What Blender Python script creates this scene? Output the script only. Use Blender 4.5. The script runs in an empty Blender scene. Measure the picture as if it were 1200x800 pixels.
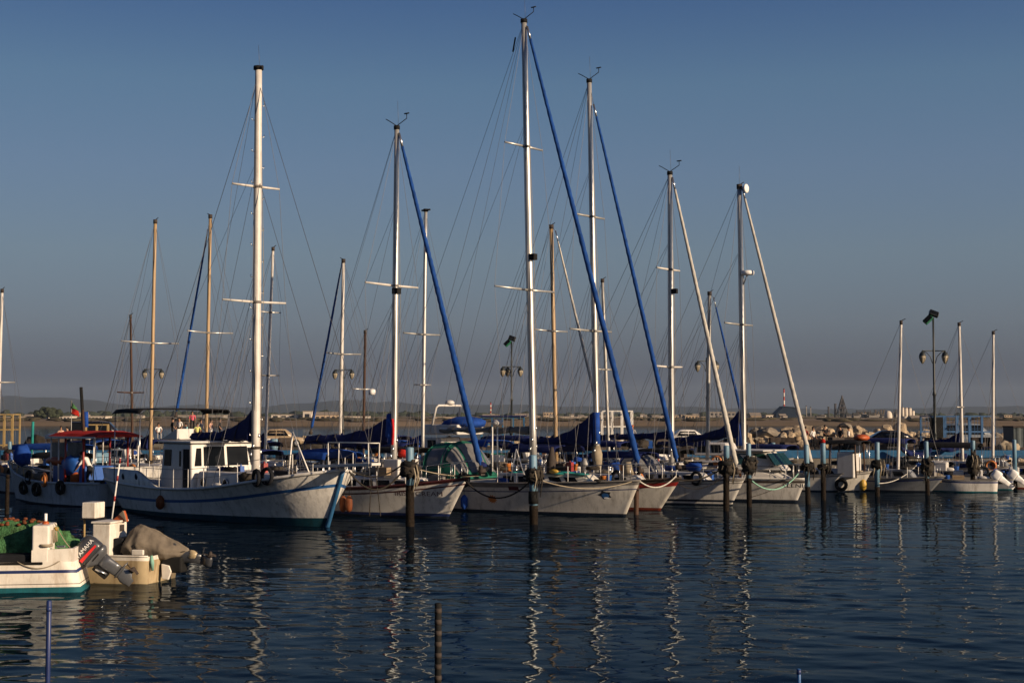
import bpy, bmesh, math, random
import numpy as np
from math import sin, cos, tan, pi, radians, sqrt, atan2
from mathutils import Vector, Matrix, noise as mnoise
from mathutils.bvhtree import BVHTree
random.seed(11)
sc = bpy.context.scene
col = sc.collection

# ------------------------------------------------------------------ camera, sky, sun, exposure
F = 1667.0                       # focal length in pixels of the 1200 px wide photograph
CAMZ = 4.0
PITCH = math.atan(87.0 / F)      # the horizon stands 87 px under the middle of the picture
cp, sp = cos(PITCH), sin(PITCH)
cam = bpy.data.objects.new("camera", bpy.data.cameras.new("camera"))
col.objects.link(cam)
cam.location = (0, 0, CAMZ)
cam.rotation_euler = (pi / 2 + PITCH, 0, 0)
cam.data.sensor_width = 36.0
cam.data.lens = 36.0 * F / 1200.0
cam.data.clip_start = 0.1
cam.data.clip_end = 60000
sc.camera = cam

SUN_EL = radians(16.0)
SUN_AZ = radians(122.5)          # clockwise from +Y: from the right, a little behind the camera
sun_dir = Vector((sin(SUN_AZ) * cos(SUN_EL), cos(SUN_AZ) * cos(SUN_EL), sin(SUN_EL)))
sun = bpy.data.objects.new("sun", bpy.data.lights.new("sun", 'SUN'))
col.objects.link(sun)
sun.data.energy = 5.0
sun.data.angle = radians(0.53)
sun.data.color = (1.0, 0.77, 0.53)
sun.rotation_euler = sun_dir.to_track_quat('Z', 'Y').to_euler()

world = bpy.data.worlds.new("World")
sc.world = world
world.use_nodes = True
nt = world.node_tree
bg = nt.nodes['Background']
sky = nt.nodes.new('ShaderNodeTexSky')
sky.sky_type = 'NISHITA'
sky.sun_disc = False
sky.sun_elevation = SUN_EL
sky.sun_rotation = SUN_AZ
sky.air_density = 1.0
sky.dust_density = 1.2
sky.ozone_density = 2.0
tcw = nt.nodes.new('ShaderNodeTexCoord')
sepw = nt.nodes.new('ShaderNodeSeparateXYZ')
nt.links.new(tcw.outputs['Generated'], sepw.inputs[0])
rampw = nt.nodes.new('ShaderNodeValToRGB')
nt.links.new(sepw.outputs['Z'], rampw.inputs[0])
SKY_RAMP = [(0.028, (0.315, 0.347, 0.65)), (0.0645, (0.59, 0.59, 0.814)), (0.112, (0.784, 0.776, 0.903)), (0.17, (0.848, 0.868, 1.023)), (0.228, (0.801, 0.919, 1.053)), (0.282, (0.566, 0.732, 1.017)), (0.42, (0.28, 0.46, 0.82)), (0.8, (0.2, 0.34, 0.64))]
els = rampw.color_ramp.elements
while len(els) < len(SKY_RAMP):
    els.new(0.5)
for e, (p_, c_) in zip(els, SKY_RAMP):
    e.position = p_
    e.color = (*c_, 1)
mulw = nt.nodes.new('ShaderNodeMix')
mulw.data_type = 'RGBA'
mulw.blend_type = 'MULTIPLY'
mulw.inputs[0].default_value = 1.0
nt.links.new(sky.outputs[0], mulw.inputs[6])
nt.links.new(rampw.outputs[0], mulw.inputs[7])
# sideways factor on the sky colour: dimmer to the left, brighter to the right
mrx = nt.nodes.new('ShaderNodeMapRange')
mrx.inputs['From Min'].default_value = -0.4; mrx.inputs['From Max'].default_value = 0.4
mrx.inputs['To Min'].default_value = 0.86; mrx.inputs['To Max'].default_value = 1.17
nt.links.new(sepw.outputs['X'], mrx.inputs['Value'])
mul2 = nt.nodes.new('ShaderNodeMix'); mul2.data_type = 'RGBA'; mul2.blend_type = 'MULTIPLY'; mul2.inputs[0].default_value = 1.0
nt.links.new(mulw.outputs[2], mul2.inputs[6]); nt.links.new(mrx.outputs[0], mul2.inputs[7])
nt.links.new(mul2.outputs[2], bg.inputs[0])
bg.inputs[1].default_value = 0.05

vs = sc.view_settings
vs.view_transform = 'Standard'
vs.look = 'None'
vs.exposure = 0.42
vs.gamma = 1.0
vs.use_curve_mapping = False
sc.cycles.use_denoising = True
sc.cycles.max_bounces = 6
sc.cycles.volume_bounces = 0
sc.cycles.caustics_reflective = False
sc.cycles.caustics_refractive = False

# ------------------------------------------------------------------ pixel rays (of the 1200x800 photograph)
def ray(px, py):
    xc, yc = (px - 600) / F, (400 - py) / F
    return Vector((xc, cp - sp * yc, sp + cp * yc))

def P(px, py, D):
    r = ray(px, py); t = D / r.y
    return Vector((r.x * t, D, CAMZ + r.z * t))

def Pz(px, py, z=0.0):
    r = ray(px, py); t = (z - CAMZ) / r.z
    return Vector((r.x * t, r.y * t, z))

def proj(p):
    d = Vector(p) - Vector((0, 0, CAMZ))
    zc = d.y * cp + d.z * sp
    yc = -d.y * sp + d.z * cp
    return 600 + F * d.x / zc, 400 - F * yc / zc

# ------------------------------------------------------------------ materials
MATS = {}
def mat(name, c, rough=0.5, metal=0.0, var=0.12, scale=2.5, stain=None, stain_amt=0.35, stretch=(1, 1, 1), bump=0.0, bscale=8, spec=0.5, alpha=1.0, coat=0.0, trans=0.0, detail=5):
    if name in MATS:
        return MATS[name]
    m = bpy.data.materials.new(name)
    m.use_nodes = True
    n, l = m.node_tree.nodes, m.node_tree.links
    b = n['Principled BSDF']
    b.inputs['Roughness'].default_value = rough
    b.inputs['Metallic'].default_value = metal
    if rough >= 0.6 and spec == 0.5: spec = 0.12          # cloth, rope, growth, rubber and old paint have next to no sheen
    b.inputs['Specular IOR Level'].default_value = spec
    b.inputs['Coat Weight'].default_value = coat
    b.inputs['Alpha'].default_value = alpha
    b.inputs['Transmission Weight'].default_value = trans
    tc = n.new('ShaderNodeTexCoord')
    mp = n.new('ShaderNodeMapping')
    mp.inputs['Scale'].default_value = stretch
    l.new(tc.outputs['Object'], mp.inputs[0])
    nz = n.new('ShaderNodeTexNoise')
    nz.inputs['Scale'].default_value = scale
    nz.inputs['Detail'].default_value = detail
    nz.inputs['Roughness'].default_value = 0.62
    l.new(mp.outputs[0], nz.inputs['Vector'])
    mx = n.new('ShaderNodeMix'); mx.data_type = 'RGBA'
    lo = [max(0, x * (1 - var)) for x in c]; hi = [min(1, x * (1 + var)) for x in c]
    mx.inputs[6].default_value = (*lo, 1); mx.inputs[7].default_value = (*hi, 1)
    cr = n.new('ShaderNodeMapRange')
    cr.inputs['From Min'].default_value = 0.3; cr.inputs['From Max'].default_value = 0.7
    l.new(nz.outputs['Fac'], cr.inputs['Value'])
    l.new(cr.outputs[0], mx.inputs[0])
    out = mx.outputs[2]
    if stain:
        mp2 = n.new('ShaderNodeMapping'); mp2.inputs['Scale'].default_value = (1.0, 1.0, 0.22)
        l.new(tc.outputs['Object'], mp2.inputs[0])
        n2 = n.new('ShaderNodeTexNoise'); n2.inputs['Scale'].default_value = 4.5; n2.inputs['Detail'].default_value = 7; n2.inputs['Roughness'].default_value = 0.7
        l.new(mp2.outputs[0], n2.inputs['Vector'])
        r2 = n.new('ShaderNodeMapRange'); r2.inputs['From Min'].default_value = 0.5; r2.inputs['From Max'].default_value = 0.78; r2.inputs['To Max'].default_value = stain_amt
        l.new(n2.outputs['Fac'], r2.inputs['Value'])
        m2 = n.new('ShaderNodeMix'); m2.data_type = 'RGBA'
        l.new(r2.outputs[0], m2.inputs[0]); l.new(out, m2.inputs[6]); m2.inputs[7].default_value = (*stain, 1)
        out = m2.outputs[2]
    l.new(out, b.inputs['Base Color'])
    rr = n.new('ShaderNodeMapRange'); rr.inputs['To Min'].default_value = max(0.02, rough - 0.08); rr.inputs['To Max'].default_value = min(1, rough + 0.1)
    l.new(nz.outputs['Fac'], rr.inputs['Value']); l.new(rr.outputs[0], b.inputs['Roughness'])
    if bump > 0:
        bn = n.new('ShaderNodeTexNoise'); bn.inputs['Scale'].default_value = bscale; bn.inputs['Detail'].default_value = 4
        l.new(tc.outputs['Object'], bn.inputs['Vector'])
        bp = n.new('ShaderNodeBump'); bp.inputs['Strength'].default_value = 1.0; bp.inputs['Distance'].default_value = bump
        l.new(bn.outputs['Fac'], bp.inputs['Height']); l.new(bp.outputs[0], b.inputs['Normal'])
    MATS[name] = m
    return m

RUST = (0.16, 0.08, 0.035)
GRIME = (0.16, 0.14, 0.11)
M_gel = mat('white_gelcoat', (0.58, 0.56, 0.52), 0.32, stain=GRIME, stain_amt=0.85, coat=0.15, var=.09)
M_gel2 = mat('cream_gelcoat', (0.56, 0.53, 0.47), 0.35, stain=GRIME, stain_amt=0.85, var=.12)
M_wood_hull = mat('painted_planking', (0.60, 0.58, 0.54), 0.5, stain=GRIME, stain_amt=0.9, bump=.012, bscale=5, var=.12)
M_fishhull = mat('worn_white_paint', (0.40, 0.42, 0.44), 0.6, stain=(0.08, 0.07, 0.06), stain_amt=0.7, var=.15)
M_grey_hull = mat('grey_hull_paint', (0.22, 0.23, 0.24), 0.55, stain=(0.05, 0.045, 0.04), var=.2)
M_blue_hull = mat('blue_hull_paint', (0.03, 0.10, 0.24), 0.5, stain=(0.05, 0.06, 0.06), var=.2)
M_skiff = mat('skiff_white_paint', (0.66, 0.62, 0.55), 0.5, stain=(0.30, 0.20, 0.11), stain_amt=0.75, var=.12)
M_yellowed = mat('yellowed_gelcoat', (0.38, 0.30, 0.18), 0.4, stain=(0.14, 0.075, 0.03), stain_amt=1.0, var=.16)
M_antifoul = mat('dark_antifouling', (0.012, 0.018, 0.03), 0.7, var=.4)
M_teal = mat('teal_antifouling', (0.012, 0.09, 0.11), 0.6, var=.3, stain=(0.03, 0.05, 0.04), stain_amt=.6)
M_darkteal = mat('dark_teal_antifouling', (0.006, 0.040, 0.058), 0.6, var=.3, stain=(0.02, 0.025, 0.02), stain_amt=.7)
M_redfoul = mat('red_antifouling', (0.16, 0.03, 0.015), 0.7, var=.3)
M_navy = mat('navy_stripe_paint', (0.012, 0.025, 0.10), 0.45, var=.25)
M_bluestripe = mat('blue_stripe_paint', (0.02, 0.09, 0.25), 0.45, var=.2)
M_stem = mat('blue_stem_paint', (0.018, 0.085, 0.19), 0.5, var=.2)
M_black = mat('black_rubber', (0.012, 0.012, 0.012), 0.8, var=.4)
M_dark = mat('dark_interior', (0.012, 0.013, 0.016), 0.8, var=.4)
M_maroon = mat('maroon_trim_paint', (0.06, 0.012, 0.012), 0.5, var=.3)
M_darktrim = mat('weathered_dark_trim', (0.05, 0.04, 0.035), 0.7, var=.4)
M_greytrim = mat('grey_rubrail', (0.16, 0.15, 0.14), 0.6, var=.3)
M_redtrim = mat('red_trim_paint', (0.22, 0.015, 0.012), 0.5, var=.25)
M_deck = mat('pale_deck_paint', (0.46, 0.45, 0.42), 0.7, var=.15, stain=GRIME)
M_cabin = mat('white_cabin_paint', (0.54, 0.52, 0.49), 0.4, stain=GRIME, stain_amt=.35, var=.07)
M_glass = mat('dark_window_glass', (0.006, 0.007, 0.009), 0.14, var=.2, spec=.09)
M_greenglass = mat('green_tinted_glass', (0.008, 0.030, 0.028), 0.06, var=.2, spec=.6)
M_clearvinyl = mat('smoky_vinyl', (0.13, 0.13, 0.13), 0.15, var=.35, spec=.6)
M_alu = mat('silver_aluminium', (0.48, 0.47, 0.45), 0.38, metal=0.55, var=.12, stretch=(1, 1, .15), scale=6)
M_whitemast = mat('white_mast_paint', (0.54, 0.51, 0.47), 0.42, var=.10, stain=RUST, stain_amt=.45)
M_woodmast = mat('varnished_spruce', (0.34, 0.23, 0.12), 0.45, var=.3, stretch=(1, 1, .1), scale=8)
M_darkmast = mat('dark_stained_wood', (0.06, 0.035, 0.025), 0.6, var=.4, stretch=(1, 1, .1), scale=8)
M_greymast = mat('dull_grey_alloy', (0.32, 0.31, 0.29), 0.5, metal=.4, var=.2)
M_wire = mat('stainless_wire', (0.10, 0.10, 0.11), 0.45, metal=0.6, var=.2)
M_steel = mat('stainless_tube', (0.50, 0.50, 0.50), 0.25, metal=0.9, var=.1)
M_whitetube = mat('white_painted_tube', (0.66, 0.64, 0.6), 0.45, var=.12, stain=RUST, stain_amt=.4)
M_navycloth = mat('navy_acrylic_canvas', (0.010, 0.016, 0.075), 0.85, var=.35, bump=.03, bscale=4)
M_bluecloth = mat('royal_blue_canvas', (0.012, 0.05, 0.24), 0.8, var=.3, bump=.03, bscale=4)
M_furlblue = mat('blue_furled_cloth', (0.009, 0.048, 0.20), 0.75, var=.4, stretch=(4, 4, 1), scale=1.5, bump=.02, bscale=10)
M_furlwhite = mat('grey_white_furled_cloth', (0.42, 0.40, 0.36), 0.75, var=.25, stretch=(3, 3, 1), scale=1.5, bump=.015, bscale=10)
M_greycover = mat('grey_boom_cover', (0.15, 0.145, 0.135), 0.8, var=.3)
M_greencloth = mat('green_canvas', (0.014, 0.105, 0.075), 0.8, var=.25, bump=.02, bscale=5)
M_redcloth = mat('red_canvas', (0.34, 0.020, 0.014), 0.8, var=.3, bump=.02, bscale=5)
M_redstrap = mat('red_webbing', (0.46, 0.02, 0.025), 0.7, var=.2)
M_blackcloth = mat('black_awning_cloth', (0.014, 0.014, 0.016), 0.9, var=.4)
M_tarp = mat('grey_brown_tarpaulin', (0.145, 0.122, 0.095), 0.85, var=.28, bump=.012, bscale=9)
M_orange = mat('orange_plastic', (0.34, 0.07, 0.014), 0.5, var=.2)
M_float = mat('rusty_orange_float', (0.13, 0.042, 0.018), 0.6, var=.35)
M_bluedrum = mat('blue_plastic', (0.015, 0.08, 0.32), 0.45, var=.2)
M_lightblue = mat('light_blue_paint', (0.12, 0.23, 0.32), 0.55, var=.2, stain=(0.10, 0.07, 0.045), stain_amt=.7)
M_quayblue = mat('quay_blue_paint', (0.022, 0.095, 0.20), 0.6, var=.2, stain=(0.06, 0.06, 0.06), stain_amt=.6)
M_growth = mat('mussels_and_rust', (0.014, 0.010, 0.007), 0.85, var=.6, scale=9, bump=.03, bscale=20)
M_rope = mat('old_rope', (0.26, 0.22, 0.16), 0.9, var=.3)
M_darkrope = mat('tarred_rope', (0.035, 0.03, 0.025), 0.9, var=.4)
M_greenrope = mat('pale_green_rope', (0.20, 0.38, 0.30), 0.9, var=.25)
M_net = mat('green_fishing_net', (0.050, 0.135, 0.055), 0.95, var=.7, scale=5, bump=.05, bscale=25, stain=(0.10, 0.05, 0.015), stain_amt=.5)
M_cowl = mat('charcoal_engine_paint', (0.035, 0.037, 0.042), 0.28, var=.15, coat=.4)
M_engine = mat('grey_engine_paint', (0.10, 0.105, 0.115), 0.3, metal=.3, var=.15, coat=.3)
M_whitedecal = mat('white_decal', (0.75, 0.74, 0.72), 0.5, var=.04)
M_reddecal = mat('red_decal', (0.55, 0.02, 0.02), 0.4, var=.05)
M_maroonletter = mat('maroon_lettering', (0.050, 0.006, 0.011), 0.5, var=.1)
M_blackletter = mat('black_lettering', (0.015, 0.015, 0.017), 0.5, var=.1)
M_orangedecal = mat('orange_decal', (0.42, 0.14, 0.03), 0.5, var=.15)
M_tealcloth = mat('teal_deck_cover', (0.02, 0.20, 0.19), 0.8, var=.3)
M_skin = mat('skin', (0.30, 0.17, 0.11), 0.6, var=.08)
M_hair = mat('dark_hair', (0.015, 0.012, 0.01), 0.6, var=.3)
M_concrete = mat('quay_concrete', (0.13, 0.118, 0.10), 0.9, var=.25, scale=.5, bump=.02, bscale=4, stain=(0.06, 0.055, 0.05))
M_asphalt = mat('quay_asphalt', (0.07, 0.066, 0.06), 0.9, var=.3, scale=.4)
M_rock = mat('pale_limestone', (0.37, 0.29, 0.20), 0.95, var=.35, scale=1.6, bump=.08, bscale=3, stain=(0.10, 0.085, 0.065), stain_amt=.7)
M_rock2 = mat('grey_limestone', (0.18, 0.155, 0.125), 0.95, var=.4, scale=1.6, bump=.08, bscale=3)
M_lamp = mat('black_cast_iron', (0.012, 0.016, 0.016), 0.5, var=.3)
M_lampglass = mat('frosted_lantern_glass', (0.34, 0.29, 0.21), 0.3, var=.2)
M_greenflood = mat('green_floodlight_paint', (0.012, 0.11, 0.055), 0.5, var=.2)
M_planks = mat('weathered_timber', (0.26, 0.19, 0.12), 0.85, var=.35, stretch=(.3, 3, 3), scale=4)
M_yellow = mat('yellow_paint', (0.40, 0.25, 0.035), 0.5, var=.2)
M_tan = mat('tan_railing_paint', (0.28, 0.20, 0.09), 0.6, var=.2)

# ------------------------------------------------------------------ mesh builder
class MB:
    def __init__(s):
        s.v, s.f, s.m, s.sm = [], [], [], []
    def add(s, vs_, fs, mi=0, smooth=False):
        o = len(s.v)
        s.v += [tuple(x) for x in vs_]
        for f in fs:
            s.f.append(tuple(i + o for i in f)); s.m.append(mi); s.sm.append(smooth)
        return s
    def box(s, x0, x1, y0, y1, z0, z1, mi=0, M=None):
        vs_ = [Vector((x, y, z)) for z in (z0, z1) for y in (y0, y1) for x in (x0, x1)]
        if M is not None: vs_ = [M @ p for p in vs_]
        return s.add(vs_, [(0, 2, 3, 1), (4, 5, 7, 6), (0, 1, 5, 4), (2, 6, 7, 3), (0, 4, 6, 2), (1, 3, 7, 5)], mi)
    def tube(s, pts, r, n=8, mi=0, cap=True, smooth=True, sq=1.0):
        pts = [Vector(p) for p in pts]
        k = len(pts)
        rs = r if isinstance(r, (list, tuple)) else [r] * k
        t0 = (pts[1] - pts[0]).normalized()
        a = Vector((0, 0, 1)) if abs(t0.z) < 0.9 else Vector((0, 1, 0))
        u = t0.cross(a).normalized()
        rings = []
        for i in range(k):
            t = (pts[min(i + 1, k - 1)] - pts[max(i - 1, 0)]).normalized()
            u = (u - t * u.dot(t)).normalized()
            w = t.cross(u)
            rings.append([pts[i] + (u * cos(2 * pi * j / n) + w * sin(2 * pi * j / n) * sq) * rs[i] for j in range(n)])
        return s.loft(rings, mi, True, cap, smooth)
    def loft(s, rings, mi=0, closed=True, cap=True, smooth=True):
        n = len(rings[0]); vs_ = [p for r in rings for p in r]; fs = []
        for i in range(len(rings) - 1):
            for j in range(n if closed else n - 1):
                a, b = i * n + j, i * n + (j + 1) % n
                fs.append((a, b, b + n, a + n))
        o = len(s.v)
        s.add(vs_, fs, mi, smooth)
        if cap and closed:
            k = len(rings) - 1
            s.f.append(tuple(o + j for j in reversed(range(n)))); s.m.append(mi); s.sm.append(False)
            s.f.append(tuple(o + k * n + j for j in range(n))); s.m.append(mi); s.sm.append(False)
        return s
    def lathe(s, prof, c=(0, 0, 0), n=14, mi=0, axis='Z', smooth=True, M=None):
        rings = []
        for r, z in prof:
            ring = []
            for j in range(n):
                a = 2 * pi * j / n
                p = Vector((r * cos(a), r * sin(a), z))
                if axis == 'X': p = Vector((z, r * cos(a), r * sin(a)))
                if axis == 'Y': p = Vector((r * sin(a), z, r * cos(a)))
                if M is not None: p = M @ p
                ring.append(p + Vector(c))
            rings.append(ring)
        return s.loft(rings, mi, True, True, smooth)
    def blob(s, c, r, nu=12, nv=8, mi=0, amp=0.0, fr=1.5, seed=0, smooth=True, zmin=None, M=None):
        c = Vector(c); vs_ = []
        for i in range(nv + 1):
            th = pi * i / nv
            for j in range(nu):
                ph = 2 * pi * j / nu
                d = Vector((sin(th) * cos(ph), sin(th) * sin(ph), cos(th)))
                k = 1 + amp * mnoise.noise(d * fr + Vector((seed * 7.3, seed * 3.1, seed)))
                p = Vector((d.x * r[0], d.y * r[1], d.z * r[2])) * k
                if M is not None: p = M @ p
                p = c + p
                if zmin is not None and p.z < zmin: p.z = zmin
                vs_.append(p)
        fs = [(i * nu + j, (i + 1) * nu + j, (i + 1) * nu + (j + 1) % nu, i * nu + (j + 1) % nu) for i in range(nv) for j in range(nu)]
        return s.add(vs_, fs, mi, smooth)
    def torus(s, c, R, r, n=18, k=8, M=None, mi=0):
        rings = []
        vs_ = []
        for i in range(n):
            a = 2 * pi * i / n
            for j in range(k):
                b = 2 * pi * j / k
                p = Vector(((R + r * cos(b)) * cos(a), r * 1.2 * sin(b), (R + r * cos(b)) * sin(a)))
                if M is not None: p = M @ p
                vs_.append(p + Vector(c))
        fs = [(i * k + j, ((i + 1) % n) * k + j, ((i + 1) % n) * k + (j + 1) % k, i * k + (j + 1) % k) for i in range(n) for j in range(k)]
        return s.add(vs_, fs, mi, True)
    def prism(s, poly, a, b, mi=0, smooth=False):
        """poly: list of 3-D points; a, b: offset vectors of the two faces"""
        n = len(poly); a = Vector(a); b = Vector(b)
        vs_ = [Vector(p) + a for p in poly] + [Vector(p) + b for p in poly]
        fs = [tuple(reversed(range(n))), tuple(range(n, 2 * n))] + [(i, (i + 1) % n, n + (i + 1) % n, n + i) for i in range(n)]
        return s.add(vs_, fs, mi, smooth)
    def build(s, name, mats, parent=None, bevel=0.0, seg=2, fix=True):
        me = bpy.data.meshes.new(name)
        me.from_pydata(s.v, [], s.f)
        mats = mats if isinstance(mats, (list, tuple)) else [mats]
        for m in mats: me.materials.append(m)
        for p, mi, sm in zip(me.polygons, s.m, s.sm):
            p.material_index = mi; p.use_smooth = sm
        bm = bmesh.new(); bm.from_mesh(me)
        bmesh.ops.remove_doubles(bm, verts=bm.verts, dist=1e-5)
        if bevel > 0:
            ed = [e for e in bm.edges if len(e.link_faces) == 2 and e.calc_face_angle(0) > 0.5]
            bmesh.ops.bevel(bm, geom=ed, offset=bevel, segments=seg, profile=0.5, affect='EDGES', clamp_overlap=True)
        if fix: bmesh.ops.recalc_face_normals(bm, faces=bm.faces)
        bm.to_mesh(me); bm.free(); me.update()
        o = bpy.data.objects.new(name, me)
        col.objects.link(o)
        if parent is not None: o.parent = parent
        return o

def tag(o, label=None, cat=None, group=None, kind=None):
    if label: o['label'] = label
    if cat: o['category'] = cat
    if group: o['group'] = group
    if kind: o['kind'] = kind
    return o

def empty(name, loc, rz=0.0, label=None, cat=None, group=None):
    o = bpy.data.objects.new(name, None)
    o.empty_display_size = 0.3
    col.objects.link(o)
    o.location = loc; o.rotation_euler = (0, 0, rz)
    return tag(o, label, cat, group)

def copy_tree(o, parent=None):
    c = o.copy(); col.objects.link(c)
    if parent is not None: c.parent = parent
    for ch in [x for x in col.objects if x.parent == o]:
        copy_tree(ch, c)
    return c

def sag(a, b, drop, n=14):
    a, b = Vector(a), Vector(b)
    return [a.lerp(b, i / n) - Vector((0, 0, drop * 4 * (i / n) * (1 - i / n))) for i in range(n + 1)]

def text_mesh(txt, size, italic=0.0):
    cu = bpy.data.curves.new('lettering', 'FONT')
    cu.body = txt; cu.size = size; cu.align_x = 'CENTER'; cu.align_y = 'CENTER'; cu.shear = italic
    ob = bpy.data.objects.new('lettering', cu)
    col.objects.link(ob)
    dg = bpy.context.evaluated_depsgraph_get()
    me = bpy.data.meshes.new_from_object(ob.evaluated_get(dg))
    bpy.data.objects.remove(ob)
    return me
# ------------------------------------------------------------------ water
def water_material():
    m = bpy.data.materials.new('harbour_water'); m.use_nodes = True
    n, l = m.node_tree.nodes, m.node_tree.links
    n.remove(n['Principled BSDF'])
    # dim harbour water: Fresnel sheen over a dark blue-green body
    gl = n.new('ShaderNodeBsdfGlossy'); gl.inputs['Roughness'].default_value = 0.03; gl.inputs['Color'].default_value = (0.84, 0.93, 1.0, 1)
    df = n.new('ShaderNodeBsdfDiffuse'); df.inputs['Color'].default_value = (0.002, 0.006, 0.012, 1)
    fr = n.new('ShaderNodeFresnel'); fr.inputs['IOR'].default_value = 1.13
    ms = n.new('ShaderNodeMixShader')
    fm = n.new('ShaderNodeMath'); fm.operation = 'MULTIPLY'; fm.inputs[1].default_value = 0.62
    l.new(fr.outputs[0], fm.inputs[0]); l.new(fm.outputs[0], ms.inputs[0]); l.new(df.outputs[0], ms.inputs[1]); l.new(gl.outputs[0], ms.inputs[2])
    l.new(ms.outputs[0], n['Material Output'].inputs['Surface'])
    tc = n.new('ShaderNodeTexCoord')
    def wave(scale, stretch, detail, amp, rot=0.0, dist=0.0):
        mp = n.new('ShaderNodeMapping'); mp.inputs['Scale'].default_value = stretch; mp.inputs['Rotation'].default_value = (0, 0, rot)
        l.new(tc.outputs['Object'], mp.inputs[0])
        nz = n.new('ShaderNodeTexNoise'); nz.inputs['Scale'].default_value = scale; nz.inputs['Detail'].default_value = detail; nz.inputs['Roughness'].default_value = 0.45; nz.inputs['Distortion'].default_value = dist
        l.new(mp.outputs[0], nz.inputs['Vector'])
        mu = n.new('ShaderNodeMath'); mu.operation = 'MULTIPLY'; mu.inputs[1].default_value = amp
        l.new(nz.outputs['Fac'], mu.inputs[0])
        return mu.outputs[0]
    s_ = wave(2.6, (.7, 1.4, 1), 2, 0.0055, 0.3, 0.4)
    # calmer and rougher patches
    big = n.new('ShaderNodeTexNoise'); big.inputs['Scale'].default_value = 0.06; big.inputs['Detail'].default_value = 2
    l.new(tc.outputs['Object'], big.inputs['Vector'])
    mr = n.new('ShaderNodeMapRange'); mr.inputs['From Min'].default_value = 0.35; mr.inputs['From Max'].default_value = 0.65; mr.inputs['To Min'].default_value = 0.7; mr.inputs['To Max'].default_value = 1.15
    l.new(big.outputs['Fac'], mr.inputs['Value'])
    mu = n.new('ShaderNodeMath'); mu.operation = 'MULTIPLY'; l.new(s_, mu.inputs[0]); l.new(mr.outputs[0], mu.inputs[1])
    bp = n.new('ShaderNodeBump'); bp.inputs['Strength'].default_value = 1.0; bp.inputs['Distance'].default_value = 1.0
    l.new(mu.outputs[0], bp.inputs['Height']); 
    for nd in (gl, df, fr): l.new(bp.outputs[0], nd.inputs['Normal'])
    return m
# one sheet: real ripples out to the quay, flat water beyond
rng = np.random.default_rng(4)
NR, NC = 900, 760
yy = 12.0 * np.exp(np.linspace(0, math.log(118.0 / 12.0), NR))
uu = np.linspace(-1, 1, NC)
X = uu[None, :] * (0.42 * yy[:, None] + 4.0)
Y = np.repeat(yy[:, None], NC, 1)
Zw = np.zeros_like(X)
patch = np.zeros_like(X)
for k in range(5):
    a, w = rng.uniform(0, 2 * pi), 2 * pi / rng.uniform(14, 40)
    patch += np.sin(w * (X * cos(a) + Y * sin(a)) + rng.uniform(0, 6.28))
patch = np.clip(0.97 + .24 * patch, .25, 1.7)
NW = 90
for k in range(NW):
    lam = 0.38 * (4.2 / 0.38) ** ((k + rng.uniform(0, 1)) / NW)
    a = rng.normal(pi / 2 - .15, .55)
    w = 2 * pi / lam
    slope = 0.0086 * (lam / 1.2) ** -.10 * rng.uniform(.5, 1.4)
    if lam > 1.9: slope *= .6
    ph = w * (X * cos(a) + Y * sin(a)) + rng.uniform(0, 6.28)
    grp = .5 + .5 * np.sin(w * .13 * (X * cos(a + 1.1) + Y * sin(a + 1.1)) + rng.uniform(0, 6.28))
    keep = np.clip((lam / (0.006 * Y) - 1.2) / 1.5, 0, 1)       # drop what the grid cannot carry
    s_k = np.sin(ph)
    Zw += slope / w * (s_k - .25 * np.cos(2 * ph)) * grp * keep
Zw *= patch
edge = np.minimum(np.minimum((yy - yy[0]) / 2, (yy[-1] - yy) / 8), 1)[:, None] * np.clip((1 - np.abs(uu)) / .04, 0, 1)[None, :]
Zw *= edge
vv = np.stack([X, Y, Zw], -1).reshape(-1, 3)
idx = np.arange(NR * NC).reshape(NR, NC)
quads = np.stack([idx[:-1, :-1], idx[:-1, 1:], idx[1:, 1:], idx[1:, :-1]], -1).reshape(-1, 4)
n0 = len(vv)
outer = np.array([(-7000, -300, 0), (7000, -300, 0), (7000, 8000, 0), (-7000, 8000, 0)], float)
ring = [idx[0, 0], idx[0, -1], idx[-1, -1], idx[-1, 0]]
me = bpy.data.meshes.new('water')
faces = quads.tolist()
bot = idx[0, :].tolist(); top = idx[-1, :].tolist(); lef = idx[:, 0].tolist(); rig = idx[:, -1].tolist()
faces.append([n0, n0 + 1] + bot[::-1])
faces.append([n0 + 1, n0 + 2] + rig[::-1])
faces.append([n0 + 2, n0 + 3] + top)
faces.append([n0 + 3, n0] + lef)
me.from_pydata(np.concatenate([vv, outer]).tolist(), [], faces)
me.polygons.foreach_set('use_smooth', [True] * (len(faces) - 4) + [False] * 4)
me.materials.append(water_material())
me.update()
wo = bpy.data.objects.new('water', me); col.objects.link(wo)
tag(wo, kind='structure')

# ------------------------------------------------------------------ quay, breakwater ground, far shore, hills
QD = 100.0
QZ = 1.45
mb = MB()
mb.box(-75, 75, QD, 126, -1.5, QZ)
quay = tag(mb.build('quay', M_concrete, bevel=.05), kind='structure')
mb = MB()
mb.add([(-75, QD + 4, QZ + .004), (75, QD + 4, QZ + .004), (75, 119, QZ + .004), (-75, 119, QZ + .004)], [(0, 1, 2, 3)])
tag(mb.build('quay_road', M_asphalt, fix=False), kind='structure')
mb = MB()
mb.box(-75, 75, QD - .06, QD + .25, QZ - .42, QZ + .14)
tag(mb.build('quay_kerb', M_quayblue, bevel=.03), kind='structure')
# low landing stage in front of the quay on the right
mb = MB()
mb.box(-60, 18.5, 92, 93.6, .25, .75)
tag(mb.build('landing_stage', M_planks, bevel=.03), 'grey timber landing stage low on the water in front of the blue quay edge', 'jetty')

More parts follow.
